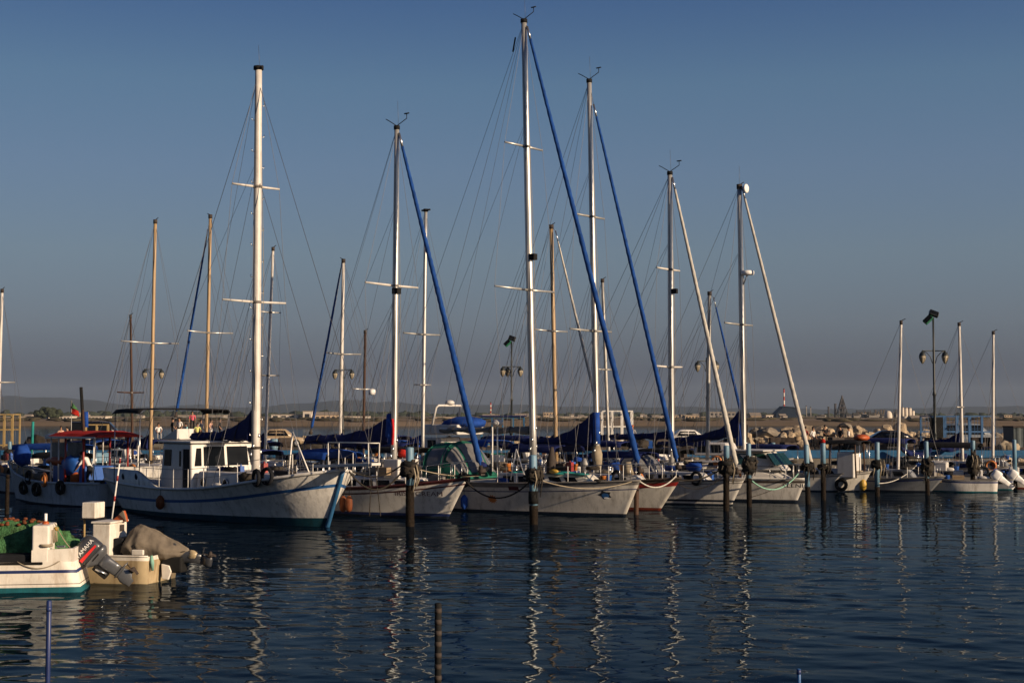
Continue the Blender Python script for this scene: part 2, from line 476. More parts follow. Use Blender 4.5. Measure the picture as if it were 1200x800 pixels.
M_shore = mat('dry_shore_earth', (0.17, 0.125, 0.085), 0.95, var=.4, scale=.012, stain=(0.05, 0.055, 0.03), stain_amt=.9)
M_hill = mat('far_scrub_hills', (0.030, 0.036, 0.045), 0.95, var=.35, scale=.004)
mb = MB()
N = 120
rows = []
for i in range(N + 1):
    x = -2600 + 5200 * i / N
    y0 = 560 + 25 * mnoise.noise(Vector((x * .006, 3, 0)))
    rows.append([(x, y0, -.5), (x, y0 + 8, 1.4), (x, y0 + 300, 2.0 + .6 * mnoise.noise(Vector((x * .01, 1, 0)))), (x, 2500, 4.0), (x, 7400, 12)])
mb.loft([[r[k] for r in rows] for k in range(5)], closed=False, cap=False)
tag(mb.build('far_shore_ground', M_shore), kind='structure')
mb = MB()
def hill_h(px):
    h = 9 + 5 * mnoise.noise(Vector((px * .009, .3, 0))) + 2.0 * mnoise.noise(Vector((px * .04, 5, 0)))
    h += 13 * math.exp(-((px - 40) / 150.0) ** 2) + 9 * math.exp(-((px - 430) / 110.0) ** 2) + 3 * math.exp(-((px - 1150) / 100.0) ** 2)
    return max(2.5, h)
rings = []
for k in range(7):
    f = k / 6
    r = []
    for i in range(161):
        px = -260 + 1720 * i / 160
        D = 5200 + 1400 * f
        h = hill_h(px) / F * 5900 * sin(pi * min(1, f * 1.0)) * (1 + .15 * mnoise.noise(Vector((px * .02, f * 3, 2))))
        r.append(((px - 600) / F * D, D, CAMZ - 2 + h))
    rings.append(r)
mb.loft(rings, closed=False, cap=False)
tag(mb.build('hills', M_hill), kind='structure')

# ------------------------------------------------------------------ far trees
M_leaf = mat('far_foliage', (0.028, 0.034, 0.020), 0.9, var=.6, scale=.4)
mb = MB()
for i in range(520):
    px = random.uniform(-60, 1260)
    D = random.uniform(1650, 2700)
    h = random.uniform(2.0, 5.5) * (1.2 if px < 500 else .8)
    X = (px - 600) / F * D
    mb.blob((X, D, 2.6 + h * .4), (random.uniform(4, 11), 4, h), 7, 5, amp=.5, fr=2.2, seed=i)
tag(mb.build('far_treeline', M_leaf), kind='stuff')
mb = MB()
for i in range(420):
    px = random.uniform(-60, 1260); D = random.uniform(575, 1300); h = random.uniform(.5, 1.8)
    mb.blob(((px - 600) / F * D, D, 1.9 + h * .2), (random.uniform(1, 8), 3, h * .55), 7, 5, amp=.5, fr=2.2, seed=i)
tag(mb.build('far_undergrowth', mat('dry_scrub', (.055, .047, .030), .95, var=.5, scale=.3)), kind='stuff')
t = empty('round_tree', P(56, 492, 900), 0, 'broad dark green tree with a domed crown on the far shore', 'tree')
t.location.z = 2.4
mb = MB()
for i in range(60):
    a = random.uniform(0, 2 * pi); q = sqrt(random.random())
    x = 9.0 * q * cos(a); z = 6.4 * sqrt(max(0, 1 - q * q)) * random.uniform(.45, 1)
    mb.blob((x, 4 * q * sin(a), z + .6), (2.0, 2.0, 1.5), 7, 5, amp=.5, fr=2, seed=i)
mb.build('crown', M_leaf, t)
mb = MB(); mb.tube([(0, 0, -.5), (0.1, 0, 2), (0, 0, 4)], [.5, .4, .2]); mb.build('trunk', M_darkmast, t)

# ------------------------------------------------------------------ far buildings
M_bw = mat('far_white_render', (0.55, 0.49, 0.42), 0.9, var=.1, scale=.2)
M_bt = mat('far_tan_render', (0.42, 0.32, 0.22), 0.9, var=.15, scale=.2)
M_bg = mat('far_grey_render', (0.22, 0.20, 0.18), 0.9, var=.2, scale=.2)
M_bdark = mat('far_dark_steel', (0.06, 0.055, 0.055), 0.7, var=.4, scale=.3)
M_broof = mat('far_roof_sheet', (0.26, 0.22, 0.18), 0.8, var=.2, scale=.2)
M_bblue = mat('far_blue_cladding', (0.012, 0.022, 0.04), 0.6, var=.2, scale=.2)
M_bred = mat('far_red_paint', (0.35, 0.05, 0.03), 0.7, var=.15)
M_byel = mat('far_yellow_paint', (0.45, 0.27, 0.05), 0.7, var=.15)
M_bwin = mat('far_window_glass', (0.02, 0.022, 0.028), 0.2, var=.2)

def far_building(px0, px1, ytop, ybot, D, m, label, cat='building', nwin=5, rows_=1, roof='flat', name='warehouse', depth=14, group=None, rm=None):
    a = P(px0, ybot, D); b = P(px1, ybot, D); top = P(px0, ytop, D).z
    z0 = min(a.z, 2.2)
    w = b.x - a.x; h = top - z0
    o = empty(name, ((a.x + b.x) / 2, D, z0), random.uniform(-.05, .05), label, cat, group)
    mb = MB(); mb.box(-w / 2, w / 2, 0, depth, -3, h); mb.build('wall', m, o)
    mb = MB()
    if roof == 'flat':
        mb.box(-w / 2 - .3, w / 2 + .3, -.3, depth + .3, h + .003, h + .5)
    else:
        mb.prism([(0, -.4, h + .003), (0, depth + .4, h + .003), (0, depth / 2, h + depth * .16)], (-w / 2 - .4, 0, 0), (w / 2 + .4, 0, 0))
    mb.build('roof', rm or M_broof, o)
    for r in range(rows_):
        for i in range(nwin):
            x = -w / 2 + w * (i + .5) / nwin
            z = h * (r + .5) / rows_
            ww = w / nwin * .28; hh = h / rows_ * .25
            mb = MB(); mb.box(x - ww, x + ww, -.12, .05, z - hh, z + hh); mb.build('window', M_bwin, o)
    return o

def building_row(specs):
    for s in specs: far_building(*s[:6], s[6], **(s[7] if len(s) > 7 else {}))
building_row([
    (22, 50, 488.5, 492, 900, M_bw, 'long low white shed on the far shore left of the domed tree'),
    (62, 82, 488, 492, 900, M_bw, 'long low white shed on the far shore just right of the domed tree'),
    (103, 124, 488, 492, 900, M_bw, 'white shed behind the leaning black pole on the far shore'),
    (88, 97, 483.5, 489, 1100, M_bt, 'small tan block on the far shore beside the leaning black pole', dict(name='block', nwin=3)),
    (205, 262, 487, 493, 950, M_bg, 'long grey shed on the far shore seen under the black awning'),
    (318, 366, 486, 489.5, 1100, M_bw, 'long low white factory hall with a yellow band on the far shore'),
    (355, 365, 482, 493, 1090, M_bw, 'tall white signboard block with a red mark on the far shore', dict(name='tower_block', nwin=1, depth=5)),
    (369, 400, 486, 494, 1050, M_bt, 'tan gabled warehouse on the far shore beside a white mast', dict(roof='gable')),
    (404, 432, 488, 494, 1000, M_bw, 'pale broad shed with small windows on the far shore', dict(nwin=7)),
    (508, 540, 489, 494, 1000, M_bt, 'tan shed on the far shore behind the white radar arch'),
    (566, 585, 489, 494, 980, M_bw, 'small white gabled house on the far shore left of the lamp post', dict(roof='gable', name='house')),
    (604, 622, 488, 494, 980, M_bt, 'small tan gabled house on the far shore right of the lamp post', dict(roof='gable', name='house')),
    (637, 650, 483.5, 491, 1200, M_bt, 'square sand coloured block on the far shore beside the wooden mast', dict(name='block', rows_=2, nwin=4)),
    (655, 690, 488.5, 493, 1050, M_bw, 'white low shed on the far shore right of the wooden mast', dict(nwin=6)),
    (712, 742, 489, 492.5, 1050, M_bw, 'long white shed on the far shore between the two blue furled sails'),
    (764, 782, 488.5, 492, 1080, M_bw, 'white flat roofed hall on the far shore left of a white furled sail'),
    (803, 818, 487, 496, 1000, M_bt, 'tan double hall on the far shore beside the lamp post with two lanterns', dict(nwin=4, rows_=2)),
    (832, 862, 483, 492, 1400, M_bg, 'dim pinkish grey block far off behind the radar mast', dict(name='block', nwin=6, rows_=2)),
    (880, 892, 487, 492, 1000, M_bt, 'tan low house on the far shore left of the slant roofed hall', dict(roof='gable', name='house')),
    (898, 906, 486.5, 491.5, 1010, M_bw, 'small bright white cube house on the far shore', dict(name='house', nwin=2)),
    (946, 990, 492.5, 496, 820, M_bt, 'long tan wall like shed at the water below the refinery', dict(nwin=9)),
    (990, 1026, 492, 496.5, 810, M_bt, 'second long tan shed at the water below the refinery', dict(nwin=7)),
    (1026, 1058, 493, 497, 800, M_bg, 'grey brown shed at the water below the white round tank', dict(nwin=7)),
    (1070, 1092, 491, 496, 820, M_bt, 'tan shed right of the white silos', dict(nwin=5, roof='gable')),
    (1177, 1186, 486.5, 492, 1300, M_bt, 'pinkish block of flats on the far shore at the end of the bay', dict(name='block', nwin=3, rows_=3)),
    (1171, 1177, 491, 493.5, 1200, M_bw, 'tiny white house beside the pinkish block of flats', dict(name='house', nwin=2)),
    (1188, 1196, 488.5, 490.5, 1300, M_bw, 'tiny long white house right of the pinkish block of flats', dict(name='house', nwin=3)),
    (1181, 1187, 493, 495, 1100, M_bw, 'tiny white house in front of the pinkish block of flats', dict(name='house', nwin=2)),
])
rnd = random.Random(21)
for i in range(75):
    px = rnd.choice([rnd.uniform(0, 1200), rnd.uniform(560, 940)])
    D = rnd.uniform(1000, 1600); w_ = rnd.uniform(3, 8); yt = rnd.uniform(486.2, 489.0)
    far_building(px, px + w_, yt, 491.5, D, rnd.choice([M_bw, M_bt, M_bt, M_bg]), 'small pale far off house among the scattered houses of the far shore', nwin=rnd.choice([2, 3]), name='house', roof=rnd.choice(['flat', 'gable']), depth=9, group='scattered houses of the far shore')
# slant roofed hall
o = empty('slant_roofed_hall', P(922, 491, 1100), 0, 'dark blue hall with slanting roof under the red and white chimney', 'building'); o.location.z = 2.3
mb = MB(); k = 1100 / F
mb.prism([(-12 * k, 0, -2), (14 * k, 0, -2), (14 * k, 0, 9 * k), (8 * k, 0, 12 * k), (-3 * k, 0, 13 * k), (-12 * k, 0, 4 * k)], (0, 0, 0), (0, 18, 0)); mb.build('wall', M_bblue, o)
rf_ = [(14.5, 8.8), (8, 12), (-3, 13), (-12.4, 3.8)]
mb = MB(); mb.loft([[(x * k, y_, z * k + e) for y_, e in ((-.5, .05), (-.5, .6), (18.5, .6), (18.5, .05))] for x, z in rf_], smooth=False); mb.build('roof', M_bblue, o)
# chimney
def stack(px, ytop, D, r, label, bands=None, m=M_bdark):
    b = P(px, 491, D); h = P(px, ytop, D).z
    o = empty('chimney', (b.x, D, 2.2), 0, label, 'chimney')
    mb = MB()
    nb = 8 if bands else 1
    for i in range(nb):
        z0 = -2 + (h + 0) * i / nb; z1 = -2 + h * (i + 1) / nb
        r0 = r * (1.15 - .3 * i / nb); r1 = r * (1.15 - .3 * (i + 1) / nb)
        mb.lathe([(r0, z0), (r1, z1)], n=12, mi=i % 2)
    mb.build('shaft', [m, M_bred] if bands else [m, m], o)
    mb = MB(); mb.lathe([(r * .95, h - 2.2), (r * 1.1, h - 1.9), (r * 1.05, h - 1.2)], n=12); mb.build('cap', M_bdark, o)
stack(919, 456, 1500, .85, 'tall slim chimney banded red and white above the slant roofed hall', True, M_bw)
stack(971, 477.5, 1350, .9, 'short dark stack left of the lattice tower at the refinery')
stack(979, 474, 1350, 1.1, 'thick dark stack just left of the refinery lattice tower')
stack(945, 476, 1500, .6, 'thin pale flue left of the refinery, the left of two', None, M_bg)
stack(950, 477.5, 1500, .6, 'thin pale flue left of the refinery, the right of two', None, M_bg)
stack(575, 472, 1500, .7, 'thin red and white chimney far off behind the left lamp post', True, M_bw)
# lattice tower
o = empty('lattice_tower', (P(987, 491, 1350).x, 1350, 2.2), 0, 'dark tapering lattice tower rising highest in the refinery', 'tower')
kk = 1350 / F; H = 22 * kk
mb = MB()
cor = lambda z, i: Vector(((1 - z / H * .85) * 5 * (1 if i in (0, 1) else -1), (1 - z / H * .85) * 5 * (1 if i in (1, 2) else -1), z))
for i in range(4): mb.tube([cor(-2, i), cor(H, i)], .45, 5)
mb.build('frame', M_bdark, o)
mb = MB(); mb.lathe([(2.0, -2), (2.0, H * .55), (1.1, H * .6), (1.1, H * 1.05), (.4, H * 1.2)], n=10); mb.build('column', M_bdark, o)
for kf in (.25, .5, .72):
    mb = MB(); e = 4.6 * (1 - kf * .8); mb.box(-e, e, -e, e, H * kf, H * kf + .9); mb.build('platform', M_bdark, o)
# refinery process units
def process_unit(px, w, ytop, D, label, seed):
    rnd = random.Random(seed)
    b = P(px, 492, D); h = P(px, ytop, D).z - 2
    o = empty('process_unit', (b.x, D, 2.2), 0, label, 'refinery unit')
    W = w / F * D
    mb = MB(); mb.box(-W / 2, W / 2, 0, 8, -2, h * .45); mb.build('base_block', M_bg, o)
    for i in range(4):
        x = -W / 2 + W * (i + .5) / 4; hh = h * rnd.uniform(.7, 1.05)
        mb = MB(); mb.lathe([(W * .07, 0), (W * .07, hh * .95), (W * .03, hh)], (x, 3, 0), n=8); mb.build('vessel', rnd.choice([M_bg, M_bdark, M_bt]), o)
    for z in (.55, .75, .95):
        mb = MB(); mb.box(-W / 2, W / 2, 1.2, 6, h * z, h * z + .5); mb.build('platform', M_bdark, o)
    for x in (-W / 2, W / 2):
        mb = MB(); mb.tube([(x, 1.5, -1), (x, 1.5, h)], .35, 5); mb.build('column', M_bdark, o)
process_unit(1013, 16, 481, 1250, 'cluster of brown vessels and platforms right of the lattice tower', 3)
process_unit(1032, 12, 480, 1250, 'tight cluster of dark vessels left of the white round tank', 5)
process_unit(1047, 8, 483, 1300, 'small dark vessel cluster between the round tank and the silos', 8)
process_unit(997, 10, 486, 1250, 'low group of pipes at the foot of the lattice tower', 9)
process_unit(1023, 9, 483.5, 1200, 'brown pipe tower with three platforms just left of the tight dark vessels', 31)
process_unit(1004, 7, 484.5, 1180, 'slim brown vessel rack right of the lattice tower foot', 33)
process_unit(1053, 6, 480, 1280, 'tall narrow dark vessel rack at the left of the white silos', 35)
process_unit(1037, 7, 486, 1120, 'low brown pipe rack behind the white round tank', 37)
process_unit(962, 10, 487, 1300, 'low pipe rack between the two thin flues and the dark stacks', 12)
# round tank, silos
o = empty('round_tank', (P(1041, 494, 1000).x, 1000, 2.2), 0, 'white domed round tank in front of the refinery', 'tank')
r = 4.6 / F * 1000
mb = MB(); mb.lathe([(r * .98, -2), (r, 1.5), (r * .97, 2.6), (r * .85, 3.7), (r * .6, 4.7), (r * .3, 5.2), (.05, 5.35)], n=20); mb.build('dome', M_bw, o)
mb = MB(); mb.lathe([(r * 1.06, -2), (r * 1.06, -.2)], n=20); mb.build('foot_ring', M_bg, o)
def silo(px, w, ytop, D, label):
    o = empty('silo', (P(px, 494, D).x, D, 2.2), 0, label, 'silo', 'white silos beside the round tank')
    r = w / 2 / F * D; h = P(px, ytop, D).z - 2.2
    mb = MB(); mb.lathe([(r, -2), (r, h * .95)], n=14); mb.build('shell', M_bw, o)
    mb = MB(); mb.lathe([(r * 1.04, h * .95 + .002), (r * .6, h), (.1, h * 1.03)], n=14); mb.build('roof', M_broof, o)
for i, nm in enumerate(['tall white silo, first of the four in the row from the round tank', 'tall white silo, second of the four in the row from the round tank', 'tall white silo, third of the four in the row from the round tank']):
    silo(1057.5 + 4.4 * i, 4.3, 477 + .3 * i, 1000, nm)
silo(1070, 4.0, 481, 1000, 'slimmer white silo standing apart at the right end of the row')
silo(1061, 9, 487.5, 985, 'short wide white silo in front of the tall ones')

# ------------------------------------------------------------------ haze
m = bpy.data.materials.new('sea_haze'); m.use_nodes = True
n = m.node_tree.nodes; n.remove(n['Principled BSDF'])
pv = n.new('ShaderNodeVolumePrincipled')
pv.inputs['Color'].default_value = (0.62, 0.78, 1.0, 1)
pv.inputs['Density'].default_value = 0.00004
pv.inputs['Anisotropy'].default_value = 0.0
m.node_tree.links.new(pv.outputs[0], n['Material Output'].inputs['Volume'])
mb = MB(); mb.box(-7600, 7600, -400, 8300, -4, 170)
tag(mb.build('haze', m), kind='stuff')
# ------------------------------------------------------------------ boats
def lerp(a, b, t): return a + (b - a) * t

class Boat:
    """root empty amidships on the waterline; local x to the bow, y to port, z up"""
    def __init__(s, name, bow_px, D, rz_deg, L=None, stern_px=None, B=3.2, zm=None, zs=None, rake=.9, srake=.3, label=None, cat='boat', group=None, zb=None):
        s.rz = radians(rz_deg)
        stem = P(*bow_px, D)
        s.d = Vector((cos(s.rz), sin(s.rz), 0)); s.n = Vector((-sin(s.rz), cos(s.rz), 0))
        if L is None:
            L = 6.0
            for _ in range(60):
                q = proj(stem - s.d * L)[0]
                L += (q - stern_px) / F * D * (1 if s.d.x > 0 else -1) * .7
        s.L, s.B, s.rake, s.srake = L, B, rake, srake
        s.zb = zb or stem.z
        s.zm = zm if zm is not None else s.zb * .78
        s.zs = zs if zs is not None else s.zb * .8
        c = stem - s.d * (L / 2)
        s.loc = Vector((c.x, c.y, 0))
        s.root = empty(name, s.loc, s.rz, label, cat, group)
        s.near = -1 if s.n.y > 0 else 1
        s.tr, s.full, s.flare, s.draft, s.bw = .72, 2.2, .55, .5, 0.0
    def loc2world(s, p):
        return s.loc + s.d * p[0] + s.n * p[1] + Vector((0, 0, p[2]))
    def at(s, px, py, y=0.0):
        r = ray(px, py); c0 = Vector((0, 0, CAMZ))
        t = ((s.loc - c0).dot(s.n) + y) / r.dot(s.n)
        q = c0 + r * t - s.loc
        return Vector((q.dot(s.d), y, q.z))
    def atx(s, px, py, x):
        """on the plane across the boat at local x"""
        r = ray(px, py); c0 = Vector((0, 0, CAMZ))
        t = ((s.loc - c0).dot(s.d) + x) / r.dot(s.d)
        q = c0 + r * t - s.loc
        return Vector((x, q.dot(s.n), q.z))
    def sheer(s, t):
        return s.zm + (s.zs - s.zm) * ((.4 - t) / .4) ** 2 if t < .4 else s.zm + (s.zb - s.zm) * ((t - .4) / .6) ** 2
    def bd(s, t):
        if t > .42: return s.B / 2 * (1 - ((t - .42) / .58) ** s.full)
        return s.B / 2 * (1 - (1 - s.tr) * ((.42 - t) / .42) ** 1.8)
    def half(s, t, z):
        sh = s.sheer(t); u = max(0, min(1, z / sh))
        w = .9 if t < .4 else lerp(.9, s.flare, ((t - .4) / .6) ** 1.3)
        b = s.bd(t) * (w + (1 - w) * u ** 1.25)
        if z < 0: b *= max(.05, 1 - .8 * (z / s.draft) ** 2)
        return max(b, .015)
    def xb(s, z): return s.L / 2 - s.rake * (1 - max(-.2, z / s.zb)) ** 1.0
    def xs(s, z): return -s.L / 2 + s.srake * (1 - max(-.3, z / s.zs))
    def xat(s, t, z): return lerp(s.xs(z), s.xb(z), t)
    def tat(s, x, z): return max(0, min(1, (x - s.xs(z)) / (s.xb(z) - s.xs(z))))
    def edge(s, t, side, dz=0.0, out=0.0):
        z = s.sheer(t)
        return Vector((s.xat(t, z), side * (s.half(t, z) + out), z + dz))
    def hull(s, bands, mats, n=30, deck=M_deck, rail=None, railr=.05, deckdrop=.06):
        """bands: list of (kind, value, material index of the strip above this line)"""
        def zz(b, t):
            sh = s.sheer(t)
            return {'abs': lambda: min(b[1], sh - .02), 'rel': lambda: sh - b[1], 'fr': lambda: sh * b[1], 'fn': lambda: b[1](t, sh)}[b[0]]()
        mb = MB()
        SB = 5
        def zrow(q, t):
            j, u = divmod(q, SB)
            return zz(bands[j], t) if u == 0 else lerp(zz(bands[j], t), zz(bands[j + 1], t), u / SB)
        nrow = (len(bands) - 1) * SB + 1
        vs_, fs, ms = [], [], []
        for side in (-1, 1):
            grid = []
            for i in range(n + 1):
                t = 1 - (1 - i / n) ** 1.25
                grid.append([Vector((s.xat(t, zrow(q, t)), side * s.half(t, zrow(q, t)), zrow(q, t))) for q in range(nrow)])
            k = nrow; o = len(vs_)
            for g in grid: vs_ += g
            for i in range(n):
                for j in range(k - 1):
                    a = o + i * k + j
                    fs.append((a, a + k, a + k + 1, a + 1)); ms.append(bands[j // SB][2])
        k = nrow; o2 = (n + 1) * k
        for j in range(k - 1):                                    # transom and stem
            fs.append((j, j + 1, o2 + j + 1, o2 + j)); ms.append(bands[j // SB][2])
            e = n * k + j
            fs.append((e, o2 + e, o2 + e + 1, e + 1)); ms.append(bands[j // SB][2])
        for f, m_ in zip(fs, ms): mb.add([vs_[i] for i in f], [(0, 1, 2, 3)], m_, True)
        s.hullob = mb.build('hull', mats, s.root)
        # sharp transom
        mb = MB(); tops = []
        for i in range(n + 1):
            t = i / n; z = s.sheer(t) - deckdrop
            h = s.half(t, z) - .01
            tops.append([Vector((s.xat(t, z), h, z)), Vector((s.xat(t, z), h * .5, z + .05 * h)), Vector((s.xat(t, z), 0, z + .06 * h)), Vector((s.xat(t, z), -h * .5, z + .05 * h)), Vector((s.xat(t, z), -h, z))])
        mb.loft(tops, closed=False, cap=False)
        if deck: mb.build('deck', deck, s.root)
        if rail:
            mb = MB()
            pts = [s.edge(i / n, -1, 0.01) for i in range(n + 1)] + [s.edge(1 - i / n, 1, 0.01) for i in range(n + 1)]
            mb.tube(pts, railr, 6); mb.build('toe_rail', rail, s.root)
        return s
    def skin_y(s, x, z):
        if not hasattr(s, 'bvh'):
            me_ = s.hullob.data; s.bvh = BVHTree.FromPolygons([v.co for v in me_.vertices], [p.vertices[:] for p in me_.polygons])
        h = s.bvh.ray_cast(Vector((x, s.near * 9, z)), Vector((0, -s.near, 0)))
        return h[0].y if h[0] is not None else s.near * s.half(s.tat(x, z), z)
    def wrap(s, me, x, z, sx=1, out=.004, rot=0.0):
        """lay a flat mesh (x right as seen, y up) on the near side of the hull at local x, z"""
        o = bpy.data.objects.new(me.name, me)
        dirx = 1 if s.near < 0 else -1
        for v in me.vertices:
            a, b = v.co.x * cos(rot) - v.co.y * sin(rot), v.co.x * sin(rot) + v.co.y * cos(rot)
            lx = x + dirx * a; lz = z + b
            v.co = (lx, s.skin_y(lx, lz) + s.near * out, lz)
        col.objects.link(o); o.parent = s.hullob
        return o
    def letter(s, txt, px, py, hpx, m, italic=0.0, stretch=1.0, name='lettering'):
        x, z = s.on_hull(px, py)
        D = s.loc2world((x, s.near * s.half(s.tat(x, z), z), z)).y
        me = text_mesh(txt, hpx / F * D * 1.38, italic)
        for v in me.vertices: v.co.x *= stretch / abs(s.d.x)
        me.materials.clear(); me.materials.append(m); me.name = name
        bm = bmesh.new(); bm.from_mesh(me); bmesh.ops.triangulate(bm, faces=bm.faces); bmesh.ops.subdivide_edges(bm, edges=[e for e in bm.edges if e.calc_length() > .12], cuts=2); bmesh.ops.triangulate(bm, faces=bm.faces); bm.to_mesh(me); bm.free()
        return s.wrap(me, x, z)
    def on_hull(s, px, py):
        y = s.near * s.B * .4
        for _ in range(12):
            q = s.at(px, py, y)
            y = s.near * s.half(s.tat(q.x, q.z), q.z)
        return q.x, q.z
    def patch(s, px, py, w, h, m, name='porthole', n=12, shape='round', thick=.02, rot=0.0):
        x, z = s.on_hull(px, py)
        D = s.loc2world((x, s.near * s.B * .4, z)).y
        rx, rz_ = w / 2 / F * D / abs(s.d.x), h / 2 / F * D
        mb = MB()
        if shape == 'round': pts = [(rx * cos(2 * pi * i / n), rz_ * sin(2 * pi * i / n)) for i in range(n)]
        elif shape == 'sun': pts = [((rx if i % 2 else rx * .62) * cos(2 * pi * i / n), (rz_ if i % 2 else rz_ * .62) * sin(2 * pi * i / n)) for i in range(n)]
        else: pts = [(-rx, -rz_), (rx, -rz_), (rx, rz_), (-rx, rz_)]
        k = len(pts); dirx = 1 if s.near < 0 else -1
        vs_ = []
        for o_ in (-.01, thick):
            for a, b in pts:
                a, b = a * cos(rot) - b * sin(rot), a * sin(rot) + b * cos(rot)
                lx, lz = x + dirx * a, z + b
                vs_.append(Vector((lx, s.skin_y(lx, lz) + s.near * o_, lz)))
        mb.add(vs_, [tuple(range(k, 2 * k))] + [(i, (i + 1) % k, k + (i + 1) % k, k + i) for i in range(k)])
        return mb.build(name, m, s.hullob)
    # ---- rig
    def mast(s, foot, top, rf, rt, m, spread=(), wires=True, head='plain', steps=0, yoff=0.0, name='mast', below=0.0, chain=None, lower=True):
        a = s.at(*foot, yoff); b = s.at(*top, yoff)
        a.z = min(a.z, s.sheer(.5) + .5) if lower else a.z
        # foot on the line of the mast
        full = s.at(*foot, yoff)
        k = (full.z - a.z) / max(.1, (b.z - full.z))
        a.x = full.x - (b.x - full.x) * k
        mb = MB(); N_ = 10
        pts = [a.lerp(b, i / N_) for i in range(N_ + 1)]
        mb.tube(pts, [lerp(rf, rt, max(0, i / N_ - .55) / .45) for i in range(N_ + 1)], 12, sq=1.0)
        mo = mb.build(name, m, s.root)
        s.mast_a, s.mast_b, s.masto = a, b, mo
        D = s.loc2world(b).y
        tips = []
        for (py, halfpx, sm) in spread:
            q = s.at(foot[0] + (top[0] - foot[0]) * (foot[1] - py) / (foot[1] - top[1]), py, yoff)
            half = halfpx / F * D / abs(s.n.x)
            for side in (-1, 1):
                e = Vector((q.x - .12 * half, side * half, q.z + .03 * half))
                mb = MB(); mb.tube([q, e], [.055, .04], 6); mb.build('spreader', sm, s.root)
                tips.append((side, e))
            mb = MB(); mb.lathe([(rf * 1.1, -.05), (rf * 1.1, .05)], q, 10); mb.build('mast_collar', M_greytrim, mo)
        if wires and rf > .11:
            mb = MB(); mb.tube([a + Vector((-rf * .95, 0, .9)), b + Vector((-rt * .95, 0, -.3))], .028, 5); mb.build('sail_track', M_darktrim, mo)
            for k_, (oy, f0, f1) in enumerate(((-.9, .03, .97), (.8, .05, .93), (-.5, .04, .62))):
                mb = MB(); mb.tube([a.lerp(b, f0) + Vector((.05, oy * rf * 1.25, 0)), a.lerp(b, (f0 + f1) / 2) + Vector((.10 + .03 * k_, oy * rf * 1.7, 0)), a.lerp(b, f1) + Vector((0, oy * rt, 0))], .011, 4); mb.build('halyard', M_rope if k_ == 1 else M_wire, mo)
            for k_, (ox, oy, f) in enumerate(((.0, -1, .055), (.6, -.8, .075), (0, 1, .06), (.9, .2, .10))):
                q = a.lerp(b, f) + Vector((ox * rf, oy * rf, 0)); mb = MB(); mb.lathe([(.05, -.07), (.07, -.05), (.05, 0), (.06, .06)], q + Vector((.0, oy * .05, 0)), 8); mb.build('mast_winch', M_steel, mo)
        if head == 'instruments':
            mb = MB(); mb.tube([b, b + Vector((.0, 0, .16))], rt * 1.25, 8); mb.build('masthead_cap', M_black, mo)
            mb = MB(); mb.tube([b + Vector((0, 0, .15)), b + Vector((.45, .1, .42)), b + Vector((.45, .1, .62))], .018, 5)
            mb.tube([b + Vector((.33, .1, .62)), b + Vector((.57, .1, .62))], .03, 5); mb.build('wind_vane', M_black, mo)
            mb = MB(); mb.tube([b + Vector((0, 0, .15)), b + Vector((-.45, 0, .42)), b + Vector((-.6, 0, .5))], .018, 5); mb.build('anemometer', M_black, mo)
            mb = MB(); mb.tube([b + Vector((0, .1, .1)), b + Vector((-.05, .1, 1.2))], .008, 4); mb.build('whip_aerial', M_wire, mo)
        elif head == 'cap':
            mb = MB(); mb.tube([b, b + Vector((0, 0, .14))], rt * 1.5, 8); mb.tube([b + Vector((-.28, 0, .08)), b + Vector((.3, 0, .08))], .05, 6); mb.build('masthead_cap', M_black, mo)
        else:
            mb = MB(); mb.tube([b - Vector((0, 0, .1)), b + Vector((0, 0, .12))], rt * 1.3, 8); mb.build('masthead_cap', M_darktrim, mo)
            mb = MB(); mb.tube([b + Vector((0, 0, .1)), b + Vector((.25, 0, .2))], .02, 5); mb.build('masthead_fitting', M_black, mo)
        for i in range(steps):
            f = .1 + .85 * i / steps
            q = a.lerp(b, f); sd = 1 if i % 2 else -1
            mb = MB(); y0 = sd * rf * .9
            mb.tube([q + Vector((0, y0, 0)), q + Vector((0, y0 + sd * .13, 0)), q + Vector((0, y0 + sd * .13, .1))], .016, 4); mb.build('mast_step', M_steel, mo)
        if wires:
            tm = s.tat(a.x, 1.0)
            for side in (-1, 1):
                for j, dt in enumerate((-.035, .0, .03)):
                    tt = max(.05, min(.95, tm + dt))
                    ch = s.edge(tt, side, .02)
                    path = [ch]
                    if j == 1:
                        path += [e for sd, e in tips if sd == side][::-1] if False else sorted([e for sd, e in tips if sd == side], key=lambda e: e.z)
                        path.append(b)
                    else:
                        low = sorted([e for sd, e in tips if sd == side], key=lambda e: e.z)
                        path.append(Vector((lerp(a.x, b.x, .5), 0, low[0].z)) if low else a.lerp(b, .75))
                    mb = MB(); mb.tube(path, .009, 4, cap=False); mb.build('shroud', M_wire, s.root)
            mb = MB(); mb.tube([a + Vector((.0, .12, .8)), b + Vector((-.05, .06, -.1))], .008, 4, cap=False); mb.build('halyard', M_wire, s.root)
        return s
    def backstay(s, r=.01, twin=False):
        for sd in ((-1, 1) if twin else (0,)):
            q = s.edge(0, 1, .05); q.y = sd * s.bd(0) * .8
            mb = MB(); mb.tube([s.mast_b - Vector((.05, 0, .05)), q], r, 4, cap=False); mb.build('backstay', M_wire, s.root)
    def stay(s, top, bot, r=.01, m=None, name='stay', y=0.0):
        mb = MB(); mb.tube([s.at(*top, y), s.at(*bot, y)], r, 4, cap=False); return mb.build(name, m or M_wire, s.root)
